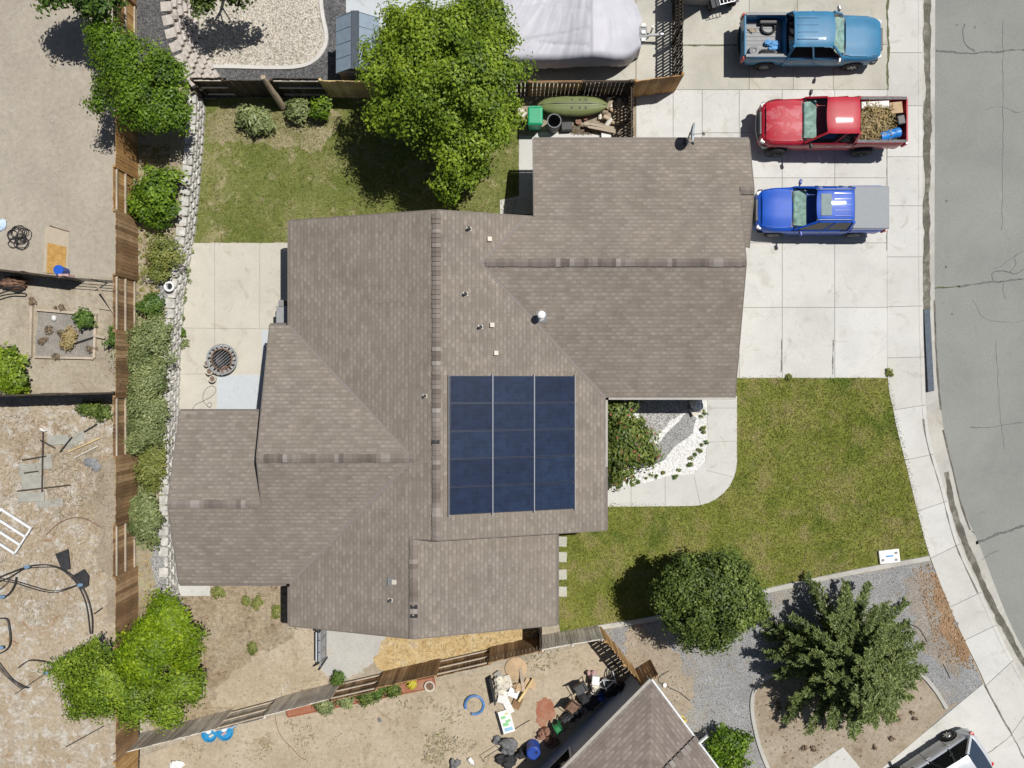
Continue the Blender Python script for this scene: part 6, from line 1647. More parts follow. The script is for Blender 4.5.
MB().hexa([Vector(v) for v in [(-.24, -.26, .05), (.24, -.26, .05), (.24, .26, .05), (-.24, .26, .05), (-.29, -.34, .98), (.29, -.34, .98), (.29, .34, .98), (-.29, .34, .98)]]).build('body', M['green_bin'], bn, bevel=.03)
ld = MB().hexa([Vector(v) for v in [(-.32, -.38, .99), (.32, -.38, .99), (.32, .38, .99), (-.32, .38, .99), (-.26, -.30, 1.07), (.26, -.30, 1.07), (.26, .32, 1.07), (-.26, .32, 1.07)]]).build('lid', M['green_bin'], bn, bevel=.03)
MB().beam((-.24, .4, .96), (.24, .4, .96), .04, .04).build('handle', M['green_bin'], bn)
for s in (-1, 1): MB().lathe([(.11, -.03), (.11, .03)], (s * .27, .3, .11), 14, 'X').build('wheel', M['dark'], bn)
br = thing('barrel', 'black open topped barrel between the green bin and the house', 'barrel', P(553, 128, 0))
MB().lathe([(.24, 0), (.27, .15), (.28, .45), (.27, .8), (.285, .82), (.285, .86), (.25, .86), (.24, .5), (.22, .12), (.01, .1)], (0, 0, .02), 24).build('shell', M['darkgrey'], br, smooth=True)
MB().tube([(.275 * math.cos(a), .275 * math.sin(a), .88) for a in [k * .2618 for k in range(24)]], .018, 6, True).build('rim', M['grey'], br)
boxthing('storage_crate', 'black plastic crate next to the open barrel', 'crate', 566.5, 127, (.46, .36, .32), .05, 'dark', bevel=.03)
for px, py, lab in [(578, 123, 'larger red paint can between the crate and the planks'), (585, 119.5, 'smaller red paint can nearest the kayak')]:
    c = thing('paint_can', lab, 'paint can', P(px, py, 0), 0, 'red paint cans'); r = .12 if px < 580 else .09
    MB().lathe([(r, 0), (r, .2), (r * .8, .2), (r * .8, .19), (.01, .19)], (0, 0, .01), 16).build('can', M['terracotta'], c, smooth=True)
    MB().tube([(r, 0, .18), (0, .02, .3), (-r, 0, .18)], .006, 5).build('handle', M['steel'], c)
rg = random.Random(4)
M['logend'] = simple('cut_firewood', (.48, .37, .25), .9, var=.3)
for i in range(16):
    px = rg.uniform(599, 622); py = rg.uniform(101, 124); r = rg.uniform(.07, .12); L = rg.uniform(.25, .42); a = rg.uniform(0, 3.14)
    z = r + (.16 if i > 9 else 0)
    o = MB().lathe([(r, -L / 2), (r * 1.03, 0), (r * .97, L / 2)], (0, 0, 0), 9, 'X').build('firewood_log', M[['log', 'logend', 'cream'][i % 3]]); p = P(px, py, z); o.location = p; o.rotation_euler = (0, rg.uniform(-.15, .15), a)
    tag(o, 'cut firewood log in the heap beside the kayak', 'firewood', 'firewood logs beside the kayak')
for px, py, a, lab in [(600, 126, -.16, 'upper of two pale planks on the firewood heap'), (604, 129.5, -.2, 'lower of two pale planks on the firewood heap')]:
    boxthing('plank', lab, 'plank', px, py, (1.35, .13, .04), a, 'wood_pale', .32, .004, 'planks on the firewood')
boxthing('concrete_block', 'white concrete block at the garage eave by the firewood', 'block', 606, 136.5, (.4, .28, .2), .05, 'paper', .0)
boxthing('concrete_rubble', 'broken pale concrete lump between the big tree and the kayak', 'rubble', 520.5, 112, (.5, .3, .16), -.7, 'cream', 0, .03)
litter('dead_twigs', [(601, 91), (620, 91), (622, 100), (604, 99)], 900, M['twig'], .03, 9, .05)
litter('dead_twigs', [(570, 126), (590, 126), (592, 134), (572, 134)], 600, M['twig'], .03, 7, .04)

# ---- truck loads
def TB(dx, dy, truck, z): return Vector((truck.location.x + dx, truck.location.y + dy, z + .03))
t = thing('spare_tyre', 'small tyre lying in the corner of the teal truck bed', 'tyre', TB(-2.35, -.5, teal, .76))
MB().lathe([(.10, 0), (.2, .02), (.21, .09), (.19, .17), (.1, .19), (.06, .15), (.02, .15)], (0, 0, .02), 22).build('tyre', M['grey'], t, smooth=True)
t = thing('spare_tyre', 'thin black tyre lying beside the far wall of the teal truck bed', 'tyre', TB(-1.75, .45, teal, .76))
MB().tube([(.27 * math.cos(a), .22 * math.sin(a), .06) for a in [k * .2618 for k in range(24)]], .05, 8, True).build('tyre', M['rubber'], t, smooth=True)
def heap(name, label, cat, loc, r, mat, jit=.2, seed=0, n=9, group=None):
    random.seed(seed)
    m = MB()
    for k in range(6): m.blob((random.uniform(-.6, .6) * r[0], random.uniform(-.6, .6) * r[1], r[2] * random.uniform(.1, .6)), (r[0] * random.uniform(.35, .7), r[1] * random.uniform(.35, .7), r[2] * random.uniform(.4, .8)), n, jit)
    o = m.build(name, M[mat] if isinstance(mat, str) else mat, smooth=True, sharp=50); o.location = loc
    return tag(o, label, cat, group)
heap('cloth', 'crumpled light blue cloth in the teal truck bed', 'cloth', TB(-1.62, -.25, teal, .77), (.34, .24, .14), 'clothblue', .3, 1)
heap('cloth', 'crumpled black cloth along the near wall of the teal truck bed', 'cloth', TB(-1.85, -.56, teal, .77), (.4, .14, .14), 'clothblack', .3, 2)
heap('glove', 'tan work glove by the tailgate of the teal truck bed', 'glove', TB(-2.35, .35, teal, .77), (.17, .12, .05), 'wood_pale', .3, 3, 6)
heap('rag', 'pale rag in the front corner of the teal truck bed', 'rag', TB(-1.35, -.62, teal, .77), (.18, .14, .1), 'cream', .3, 4, 6)
zb_ = .99
hc, hn = crown_points([(0, 0, .25, .72, .62, .36), (-.25, -.25, .2, .5, .4, .3), (.25, .1, .25, .4, .55, .3)], 150, 46, .3, .2)
hy = thing('brush_pile', 'heap of dry tan brush filling the red truck bed', 'brush', TB(1.42, -.08, red, zb_ - .02))
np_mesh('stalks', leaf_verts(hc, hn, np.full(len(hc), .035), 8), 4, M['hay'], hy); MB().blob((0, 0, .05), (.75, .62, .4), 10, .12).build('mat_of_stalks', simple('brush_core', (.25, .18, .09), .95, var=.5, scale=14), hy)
boxthing('cardboard_box', 'flat cardboard box by the tailgate corner of the red truck', 'box', 0, 0, (.5, .45, .22), .1, 'card').location = TB(2.45, .52, red, 1.25)
boxthing('foam_box', 'long white box along the far wall of the red truck bed', 'box', 0, 0, (1.1, .28, .3), 0.05, 'paper').location = TB(1.6, .62, red, 1.25)
boxthing('bucket_box', 'black plastic tub against the red truck tailgate', 'tub', 0, 0, (.34, .4, .4), .2, 'dark', bevel=.05).location = TB(2.62, .02, red, 1.24)
bb = thing('plastic_drum', 'bright blue plastic drum lying in the red truck bed', 'drum', TB(2.2, -.55, red, 1.22), .25)
MB().lathe([(.14, -.42), (.2, -.4), (.21, -.2), (.2, -.18), (.21, 0), (.2, .18), (.21, .2), (.2, .4), (.12, .43)], (0, 0, .08), 20, 'X').build('drum', simple('azure_plastic', (.02, .22, .65), .4), bb, smooth=True)
MB().lathe([(.05, .43), (.05, .47)], (0, .08, .1), 10, 'X').build('cap', M['dark'], bb)
boxthing('paper_scrap', 'white paper scrap on the driveway beside the red truck', 'paper', 819.5, 158.5, (.12, .22, .01), .3, 'paper', .032, 0)

# ---- patio
fp = thing('fire_pit', 'round patterned metal fire pit with grate on the patio', 'fire pit', P(225, 359.5, .03))
n = 40
MB().loft([[(r_ * math.cos(a), r_ * math.sin(a), z_) for a in [k * 2 * math.pi / n for k in range(n)]] for r_, z_ in [(.60, .32), (.64, .33), (.64, .36), (.58, .36), (.58, .33)]], cap=False).build('outer_ring', M['steel'], fp)
sp = MB()
for k in range(18):
    a = k * 2 * math.pi / 18; sp.beam((.41 * math.cos(a), .41 * math.sin(a), .34), (.6 * math.cos(a + .1), .6 * math.sin(a + .1), .345), .06 if k % 3 else .12, .02)
sp.build('ring_pattern', M['steel'], fp)
MB().lathe([(.42, .36), (.40, .30), (.32, .16), (.15, .10), (.01, .09)], (0, 0, 0), 30, cap=False).build('bowl', M['pipe'], fp, smooth=True)
MB().tube([(.42 * math.cos(a), .42 * math.sin(a), .37) for a in [k * .2094 for k in range(30)]], .028, 7, True).build('bowl_rim', M['rust'], fp, smooth=True)
gr = MB()
for k in range(-3, 4): gr.beam((-math.sqrt(.15 - (k * .1) ** 2), k * .1, .36), (math.sqrt(.15 - (k * .1) ** 2), k * .1, .36), .018, .018)
gr.build('grate', M['grey'], fp, ); fp.rotation_euler = (0, 0, .7)
lg = MB()
for k in range(3):
    a = k * 2.09 + .4; lg.beam((.55 * math.cos(a), .55 * math.sin(a), 0), (.5 * math.cos(a), .5 * math.sin(a), .33), .04, .04)
lg.build('legs', M['rust'], fp)
for px, py, r, lab in [(208, 363.5, .115, 'topmost of three cream pots in a row left of the fire pit'), (210.5, 371.5, .13, 'middle of three cream pots in a row left of the fire pit'), (213.5, 379, .13, 'lowest of three cream pots in a row left of the fire pit'), (226.5, 370, .15, 'brownish pot standing against the fire pit rim')]:
    z0_ = .03
    c = thing('flower_pot', lab, 'pot', P(px, py, .2), 0, 'pots by the fire pit'); c.location.z = z0_
    MB().lathe([(r * .7, 0), (r, .26), (r * 1.12, .26), (r * 1.12, .32), (r * .88, .32), (r * .85, .27)], (0, 0, 0), 20, cap=False).build('pot', M['cream' if px != 226.5 else 'terracotta'], c, smooth=True)
    MB().lathe([(r * .86, .27), (r * .5, .285), (.01, .29)], (0, 0, 0), 16, cap=False).build('soil', M['soil'], c)
wire('garden_hose', 'thin grey hose looped on the patio beside the pale slab', 'hose', [(192, 411), (195, 405), (203, 401), (212, 396), (216, 390), (213, 386), (207, 388), (203, 395), (204, 402), (209, 407), (212, 404), (209, 402.5), (207, 406), (211, 408)], .014, 'grey', .045)
ac = thing('utility_box', 'blue grey metal cabinet standing between the two west roof eaves', 'utility box', P(281, 317, 1.2)); ac.location = (-9.2, 2.78, .03)
boxp = MB().box((0, 0, .62), (.42, .62, 1.2)).build('cabinet', M['steel'], ac, bevel=.02); MB().box((-.03, .45, .95), (.2, .26, .7)).build('meter', M['grey'], ac, bevel=.02)
lidm = MB().box((0, 0, 1.235), (.46, .66, .03)).build('lid', M['steel'], ac)
pt = thing('flower_pot', 'white ring shaped pot standing on the block wall', 'pot', (P(169.5, 286.5, 1).x, P(169.5, 286.5, 1).y, STZ + .02))
MB().lathe([(.15, 0), (.2, .2), (.21, .24), (.13, .24), (.12, .05)], (0, 0, 0), 22, cap=False).build('pot', M['white'], pt, smooth=True); MB().lathe([(.12, .12), (.01, .13)], (0, 0, 0), 14, cap=False).build('soil', M['dark'], pt)
def rock(name, label, px, py, z, r, mat, seed, group=None):
    random.seed(seed); o = MB().blob((0, 0, 0), r, 7, .16).build(name, M[mat], smooth=True, sharp=30); q = P(px, py, z + r[2] * .6); o.location = q; o.rotation_euler = (0, 0, seed)
    return tag(o, label, 'rock', group)
rock('rock', 'pale angular stone on the planting strip beside the white pot', 150, 279, STZ, (.28, .15, .14), 'cream', 3)
rock('rock', 'large pale boulder at the garage corner of the porch bed', 697, 404, .02, (.34, .3, .3), 'gravel_white', 5)
bx = boxthing('valve_box', 'tan valve box leaning against the pale porch boulder', 'box', 696, 411, (.44, .3, .2), .45, 'cream', .04, .02)
rock('rock', 'small white stone on the gravel yard between tree and neighbour roof', 664.5, 685, .02, (.1, .09, .08), 'white', 2)

# ---- front yard
ub = thing('utility_box', 'white lidded utility box set in the lawn corner by the pavement', 'utility box', P(888.5, 556, .02), .12)
MB().box((0, 0, .05), (.85, .55, .1)).build('lid', M['white'], ub, bevel=.02)
for x, y in [(-.3, -.12), (.28, .12), (.25, -.16)]: MB().box((x, y, .106), (.12, .1, .012)).build('latch', M['grey'], ub)
MB().box((0, .02, .107), (.3, .07, .01)).build('label_plate', M['clothblue'], ub)
kr = thing('kerb_ramp', 'long dark rubber kerb ramp lying in the gutter at the driveway', 'ramp', P(927, 351, 0))
kr.location.z = -.11
pts = [P(923.2, 309, 0), P(931.5, 309, 0), P(936, 391, 0), P(928, 392.5, 0)]; pts = [q - Vector((kr.location.x, kr.location.y, 0)) for q in pts]
ins = [Vector((q.x * .85, q.y * .985, .13)) for q in pts]
o = MB().hexa([Vector((q.x, q.y, 0)) for q in pts] + [Vector((ins[0].x, ins[0].y, .135)), Vector((ins[1].x, ins[1].y, .04)), Vector((ins[2].x, ins[2].y, .04)), Vector((ins[3].x, ins[3].y, .135))]).build('ramp', simple('dark_rubber_ramp', (.075, .095, .12), .75, var=.2), kr, bevel=.03); renorm(o)
for i, (py, lab) in enumerate([(541.5, 'topmost of four stepping stones beside the house'), (557, 'second of four stepping stones beside the house'), (574.5, 'third of four stepping stones beside the house'), (591.5, 'lowest of four stepping stones beside the house')]):
    boxthing('stepping_stone', lab, 'stepping stone', 561.5, py, (.44, .42, .06), rg.uniform(-.06, .06), 'step', 0, .012, 'stepping stones')
wire('irrigation_hose', 'black irrigation hose curling below the round tree', 'hose', [(669, 671), (660, 676), (659, 682), (668, 687), (680, 693), (690, 701)], .018, 'dark')
wire('irrigation_hose', 'short black hose arc on the gravel under the round tree', 'hose', [(682, 651), (693, 647), (702, 648), (714, 656)], .02, 'dark')
wire('irrigation_hose', 'short black hose at the right of the evergreen tree', 'hose', [(909, 624), (918, 628), (924, 636), (927, 642)], .02, 'dark')
wire('irrigation_hose', 'tiny black hose end near the orange bark strip', 'hose', [(943, 664), (947, 672), (950, 678)], .018, 'dark')
hd_ = thing('fire_hydrant', 'yellow capped standpipe beside the neighbour roof edge', 'standpipe', P(682, 718, .0))
MB().lathe([(.11, 0), (.11, .04), (.08, .05), (.075, .3), (.10, .32), (.09, .4), (.04, .44), (.01, .45)], (0, 0, 0), 14).build('body', M['yellow'], hd_, smooth=True); MB().lathe([(.05, -.14), (.05, .14)], (0, 0, .24), 10, 'X').build('outlet', M['yellow'], hd_)
ch = thing('lawn_chair', 'white metal lawn chair tucked behind the bottom round shrub', 'chair', P(703, 737, 0), .7)
for s in (-1, 1):
    MB().tube([(s * .25, -.3, 0), (s * .25, -.25, .42), (s * .25, .2, .42), (s * .25, .34, .9)], .018, 6).build('side_frame', M['whitemetal'], ch); MB().tube([(s * .25, .26, 0), (s * .25, .2, .42)], .018, 6).build('leg', M['whitemetal'], ch)
m = MB()
for k in range(5): m.beam((-.25, -.22 + k * .1, .43), (.25, -.22 + k * .1, .43), .05, .012)
m.build('seat', M['whitemetal'], ch); m = MB()
for k in range(4): m.beam((-.25, .22 + k * .03, .5 + k * .11), (.25, .22 + k * .03, .5 + k * .11), .05, .012)
m.build('backrest', M['whitemetal'], ch)

# ---- south side yard
gt = thing('metal_gate', 'tube framed metal gate across the side yard below the eave', 'gate', P(318, 646, 0))
a = P(321, 629, 1.0) - gt.location; b = P(321, 666, 1.0) - gt.location; a.z = b.z = 0; a.x = b.x
m = MB()
for z in (.12, 1.15): m.tube([a + Vector((0, 0, z)), b + Vector((0, 0, z))], .025, 7)
for f in (0, .33, .66, 1): q = a.lerp(b, f); m.tube([q + Vector((0, 0, .1)), q + Vector((0, 0, 1.17))], .022, 7)
m.build('frame', M['steel'], gt)
m = MB()
for k in range(26): q = a.lerp(b, (k + .5) / 26); m.tube([q + Vector((0, 0, .12)), q + Vector((0, 0, 1.15))], .006, 4)
for k in range(8): z = .2 + k * .12; m.tube([a + Vector((0, 0, z)), b + Vector((0, 0, z))], .006, 4)
m.build('mesh', M['steel'], gt)
for q in (a, b): MB().tube([q + Vector((0, 0, -.02)), q + Vector((0, 0, 1.35))], .05, 10).build('post', M['pipe'], gt)
boxthing('board', 'pale blue grey board standing against the side gate', 'board', 319.5, 645, (.2, 1.2, .5), 0, 'newslab', 0, .01)
# planter bed
rb0, rb1 = P(287, 712, .2), P(434, 682, .2)
d = (rb1 - rb0); L = d.length; ang_ = math.atan2(d.y, d.x)
rbx = thing('planter_bed', 'long red planter bed with green plants along the fence', 'planter', ((rb0.x + rb1.x) / 2, (rb0.y + rb1.y) / 2, 0), ang_)
for s in (-1, 1): MB().box((0, s * .21, .13), (L, .035, .26)).build('side_board', M['wood_red'], rbx); MB().box((s * L / 2, 0, .13), (.035, .38, .258)).build('end_board', M['wood_red'], rbx)
MB().box((0, 0, .11), (L - .04, .38, .22)).build('soil', M['redsoil'], rbx)
for px, py, s, lab, mt in [(325, 706, .3, 'leafy green plant near the left end of the red planter', L_SAGE), (345, 701, .32, 'second leafy green plant in the red planter', L_SAGE), (365, 697, .32, 'third leafy green plant in the red planter', L_MID), (376, 693, .22, 'small dark plant in the middle of the red planter', L_DARK), (394, 690, .2, 'small green plant right of the middle in the red planter', L_MID)]:
    shrub('planter_plant', lab, px, py, .22, [(0, 0, .14, s, s * .7, .16)], 34, 36, .06, mt, .14, 'plants in the red planter', cat='plant', stem=.01)
shrub('planter_plant', 'yellow flowering plant near the right end of the red planter', 412, 684, .22, [(0, 0, .14, .14, .16, .14)], 20, 34, .05, leaf_mat('yellow_flower', (.3, .28, .02), (.5, .45, .03), (.6, .55, .1), .2), .1, 'plants in the red planter', cat='plant', stem=.01)
pt = thing('flower_pot', 'pale round tub at the right end of the red planter', 'pot', P(430, 684.5, .15)); pt.location.z = 0
MB().lathe([(.15, 0), (.19, .32), (.215, .33), (.215, .36), (.17, .36), (.16, .3)], (0, 0, 0), 22, cap=False).build('pot', M['cream'], pt, smooth=True); MB().lathe([(.17, .3), (.01, .32)], (0, 0, 0), 16, cap=False).build('soil', M['rust'], pt)
# blue toys
for px, py, r, lab in [(210.5, 733, .32, 'blue play pool with white shapes inside, left of the pair'), (226, 731, .34, 'blue play pool, right of the pair below the grey fence')]:
    c = thing('play_pool', lab, 'play pool', P(px, py, 0), 0, 'blue play pools')
    MB().lathe([(r * .9, 0), (r, .04), (r * 1.03, .14), (r * .92, .17), (r * .84, .12), (r * .8, .05), (.01, .04)], (0, 0, .01), 26, cap=False).build('basin', M['blue_pool'], c, smooth=True)
    MB().blob((-.06, .08, .08), (.12, .09, .05), 7, .2).build('toy', M['paper'], c); MB().box((.06 * (1 if px < 215 else -1), -.08, .08), (.2, .1, .05), .5).build('toy', M['cream' if px < 215 else 'clothpink'], c, bevel=.02)
o = MB().add([(0, 0, .02), (.5, .42, .03), (.1, .42, .22), (.12, .2, .3)], [(0, 1, 3), (1, 2, 3), (2, 0, 3), (0, 2, 1)]).build('play_slide', M['blue_pool']); o.location = P(231, 731, 0); tag(o, 'blue pointed plastic slide piece beside the right play pool', 'toy')
# sandy yard junk
rg2 = thing('pool_ring', 'blue rimmed plastic ring filled with sand in the sandy yard', 'ring', P(474.5, 704, 0))
MB().tube([(.38 * math.cos(a), .38 * math.sin(a), .1) for a in [k * .2094 - 1.9 for k in range(27)]], .055, 8).build('rim', simple('faded_blue_plastic', (.07, .19, .42), .5, var=.3), rg2, smooth=True)
MB().lathe([(.35, .05), (.2, .09), (.01, .1)], (0, 0, 0), 20, cap=False).build('sand', M['dirt_sand'], rg2, smooth=True)
o = MB().lathe([(.44, 0), (.46, .06), (.3, .12), (.01, .13)], (0, 0, 0), 22).build('flat_rug', M['card'], smooth=True); o.location = P(516, 668, .01); tag(o, 'round tan rug at the top of the junk heap', 'rug')
bp = boxthing('curved_sheet', 'dark curved panel standing at the left of the junk heap', 'panel', 492.5, 690, (.06, 1.1, .5), .2, 'clothblack', 0, .01)
def scrap(i, px, py, w, h, a, mat, label, z=.03, t=.02, cat='junk', name='scrap_board'):
    return boxthing(name, label, cat, px, py, (w, h, t), a, mat, z, .004, tilt=(rg.uniform(-.15, .15), rg.uniform(-.15, .15)))
scrap(0, 505, 682, .55, .5, .3, 'cream', 'cream sheet under the papers of the junk heap', .12)
scrap(1, 503, 697, .4, .55, -.2, 'paper', 'white sheet at the left of the junk heap', .16)
scrap(2, 513.5, 693, .42, .36, -.35, 'white', 'bright white sheet on top of the junk heap', .24)
scrap(3, 508, 706, .3, .62, .5, 'paper', 'long white sheet sliding off the lower junk heap', .1)
scrap(4, 499, 676, .3, .4, .6, 'ply', 'grey board at the upper left of the junk heap', .14)
scrap(5, 522, 680, .12, .9, .15, 'wood_pale', 'upright pale plank at the right of the junk heap', .2, .04, 'plank', 'plank')
scrap(6, 526, 690, .1, 1.1, -.6, 'wood_yellow', 'golden plank slanting across the junk heap', .22, .05, 'plank', 'plank')
scrap(7, 530, 684, .5, .32, -.5, 'card', 'torn cardboard at the right of the junk heap', .1)
scrap(8, 517, 703, .35, .5, -.4, 'wood_brown', 'brown board under the white papers of the junk heap', .06, .05)
heap('cloth_heap', 'cream cloth bundle in the middle of the junk heap', 'cloth', P(504, 684, .06), (.4, .35, .25), 'cream', .3, 12)
heap('cloth_heap', 'tan cloth bundle at the upper right of the junk heap', 'cloth', P(520, 688, .05), (.3, .4, .22), 'card', .3, 13)
pb = thing('game_board', 'white board with green and blue patches below the junk heap', 'board', P(506.5, 721, .05), .28)
MB().box((0, 0, .05), (.5, .95, .03)).build('board', M['white'], pb, bevel=.005)
M['lightgreen'] = simple('light_green_print', (.25, .55, .25), .8); M['lightblue'] = simple('light_blue_print', (.28, .5, .65), .8); M['lightyel'] = simple('light_yellow_print', (.6, .6, .3), .8)
for x, y, w_, h_, mt in [(-.08, .2, .2, .12, 'lightgreen'), (.08, .02, .22, .1, 'lightgreen'), (-.06, -.1, .24, .14, 'lightgreen'), (.0, -.32, .34, .14, 'lightblue'), (.1, .32, .16, .1, 'lightyel')]:
    MB().box((x, y, .069), (w_, h_, .008)).build('printed_patch', M[mt], pb)
o = MB().box((0, 0, .0), (.06, 1.0, .06)).build('dark_batten', M['dark']); o.location = P(499, 723, .05); o.rotation_euler = (0, 0, .28); tag(o, 'dark batten lying along the left of the patterned board', 'batten')
sheet('red_dust', [(528, 714), (535, 700), (548, 694), (560, 699), (557, 714), (553, 727), (540, 731), (527, 727)], .014, M['redsoil'], .16)
heap('tarpaulin', 'crumpled dark grey tarpaulin at the bottom of the sandy yard', 'tarpaulin', P(512, 744, .03), (.5, .42, .4), 'clothgrey', .25, 21)
heap('tarpaulin', 'small folded dark tarpaulin left of the grey one', 'tarpaulin', P(497, 740, .03), (.3, .18, .2), 'clothgrey', .25, 22)
heap('bin_bag', 'black bin bag under the dark grey tarpaulin', 'bag', P(506, 759, .03), (.4, .35, .3), 'clothblack', .2, 23)
c = thing('barrel', 'dark blue plastic barrel beside the grey tarpaulin', 'barrel', P(533, 745, 0))
MB().lathe([(.26, 0), (.29, .1), (.28, .12), (.29, .4), (.28, .42), (.28, .7), (.22, .74), (.01, .73)], (0, 0, .01), 24).build('body', M['blue_dark'], c, smooth=True); MB().lathe([(.05, .73), (.05, .77)], (.12, .05, 0), 10).build('cap', M['dark'], c)
# hose reel
c = thing('hose_reel', 'green hose reel in a black frame beside the house wall junk', 'hose reel', P(558, 724, 0), .6)
MB().lathe([(.26, -.14), (.28, -.13), (.2, -.1), (.2, .1), (.28, .13), (.26, .14)], (0, 0, .36), 20, 'X').build('drum', M['greenp'], c, smooth=True)
for s in (-1, 1): MB().tube([(s * .2, -.34, .02), (s * .2, 0, .75), (s * .2, .34, .02)], .022, 6).build('leg', M['dark'], c)
for k, (px, py, r, mt, lab, sd) in enumerate([(545, 733, (.3, .26, .35), 'terracotta', 'rust coloured bundle between the barrel and the hose reel', 31), (552, 741, (.3, .22, .3), 'rust', 'brown bundle below the hose reel', 32), (575, 710, (.4, .22, .4), 'clothblack', 'black bag between the hose reel and the chairs', 33), (588, 700, (.42, .3, .4), 'clothblack', 'black bag under the garden chairs', 34), (610, 688, (.4, .3, .45), 'clothblack', 'black bag below the bicycle', 35), (596, 688, (.3, .3, .3), 'cream', 'pale cloth draped beside the bicycle', 36), (591, 673, (.22, .2, .3), 'clothpink', 'faded pink bundle next to the bicycle', 37), (600, 694, (.22, .18, .4), 'blue_dark', 'dark blue bundle in the shaded junk row', 38)]):
    heap('bag' if 'bag' in lab else 'bundle', lab, 'bag' if 'bag' in lab else 'bundle', P(px, py, .03), r, mt, .25, sd)
for px, py, r, mt, lab, sd in [(566, 716, (.3, .2, .35), 'darkgrey', 'dark grey bundle just right of the hose reel', 61), (582, 706, (.28, .2, .35), 'clothgrey', 'grey bundle between the brown chair and the wall', 62), (618, 684, (.34, .2, .5), 'dark', 'black bundle at the upper end of the junk row', 63), (524, 752, (.34, .24, .35), 'clothblack', 'black bundle between the tarpaulin and the barrel', 64), (606, 681, (.2, .16, .3), 'grey', 'small grey bundle under the bicycle frame', 65)]:
    heap('bundle', lab, 'bundle', P(px, py, .03), r, mt, .3, sd)
boxthing('paper_box', 'white box on the pale cloth beside the bicycle', 'box', 595.5, 680, (.3, .34, .2), -.1, 'white', .35)
def chair(label, px, py, rz, mat):
    r = thing('garden_chair', label, 'chair', P(px, py, 0), rz, 'garden chairs in the junk row')
    MB().box((0, 0, .43), (.5, .46, .04)).build('seat', M[mat], r, bevel=.015); MB().box((0, .26, .7), (.5, .04, .5), rx=-.2).build('backrest', M[mat], r, bevel=.015)
    for x in (-.22, .22):
        for y in (-.2, .2): MB().tube([(x * 1.1, y * 1.15, 0), (x, y, .42)], .018, 6).build('leg', M['pipe'], r)
        MB().tube([(x * 1.1, -.22, .43), (x * 1.1, -.2, .64), (x * 1.1, .25, .66)], .016, 6).build('armrest', M['pipe'], r)
    return r
chair('grey seated garden chair at the upper left of the junk row', 580, 684, .5, 'darkgrey'); chair('brown round backed garden chair just below the grey chair', 572, 702, .9, 'rust')
bk = thing('bicycle', 'pale framed bicycle leaning in the junk row by the slanting fence', 'bicycle', P(601, 673, 0), .75)
for x in (-.45, .45):
    w_ = MB().tube([(x + .3 * math.cos(a), .0, .31 + .3 * math.sin(a)) for a in [k * .2618 for k in range(24)]], .022, 6, True).build('wheel', M['rubber'], bk)
    m = MB()
    for k in range(8): m.tube([(x, 0, .31), (x + .29 * math.cos(k * .785), 0, .31 + .29 * math.sin(k * .785))], .005, 4)
    m.build('spokes', M['steel'], w_)
m = MB()
for a, b in [((-.45, 0, .31), (-.1, 0, .3)), ((-.1, 0, .3), (.3, 0, .72)), ((-.2, 0, .72), (.3, 0, .72)), ((-.1, 0, .3), (-.22, 0, .82)), ((-.45, 0, .31), (-.2, 0, .72)), ((.45, 0, .31), (.28, 0, .88))]: m.tube([a, b], .02, 6)
m.build('frame', M['whitemetal'], bk); MB().tube([(.24, -.26, .93), (.3, 0, .9), (.24, .26, .93)], .016, 6).build('handlebar', M['dark'], bk); MB().blob((-.23, 0, .85), (.14, .07, .04), 6).build('saddle', M['dark'], bk)
bk.rotation_euler = (.6, 0, .75)
wire('metal_pole', 'thin dark pole lying left of the rust coloured bundle', 'pole', [(515, 729), (523, 724), (530, 720)], .018, 'pipe', k=3)
tb = thing('folding_frame', 'bent black tube frame at the bottom edge of the sandy yard', 'frame', P(492, 757, 0))
MB().tube([P(484, 762, .05) - tb.location, P(484, 758, .5) - tb.location, P(500, 748, .5) - tb.location, P(502, 751, .05) - tb.location], .014, 6).build('tube', M['pipe'], tb)
heap('bin_bag', 'small dark bag at the bottom edge left of the white bottle', 'bag', P(455, 764, .02), (.2, .24, .2), 'clothgrey', .2, 41)
c = thing('bottle', 'white plastic bottle lying at the bottom edge of the sandy yard', 'bottle', P(471, 761, .08), -.9); MB().lathe([(.06, -.16), (.09, -.14), (.09, .08), (.03, .16), (.03, .2)], (0, 0, 0), 14, 'X').build('body', M['white'], c, smooth=True); MB().lathe([(.035, .2), (.035, .24)], (0, 0, 0), 10, 'X').build('cap', M['grey'], c)
heap('plastic_bag', 'white crumpled plastic bag near the lower left of the sandy yard', 'bag', P(178, 763, .02), (.3, .22, .14), 'paper', .35, 42)
wire('twig_line', 'thin dark cable crossing the sandy yard', 'cable', [(275, 713), (277, 727), (283, 739), (292, 748), (300, 757), (306, 760)], .012, 'rust')
boxthing('stone_marker', 'small dark stone lying in the middle of the sandy yard', 'stone', 379.5, 720, (.12, .2, .06), .4, 'clothgrey', 0, .02)

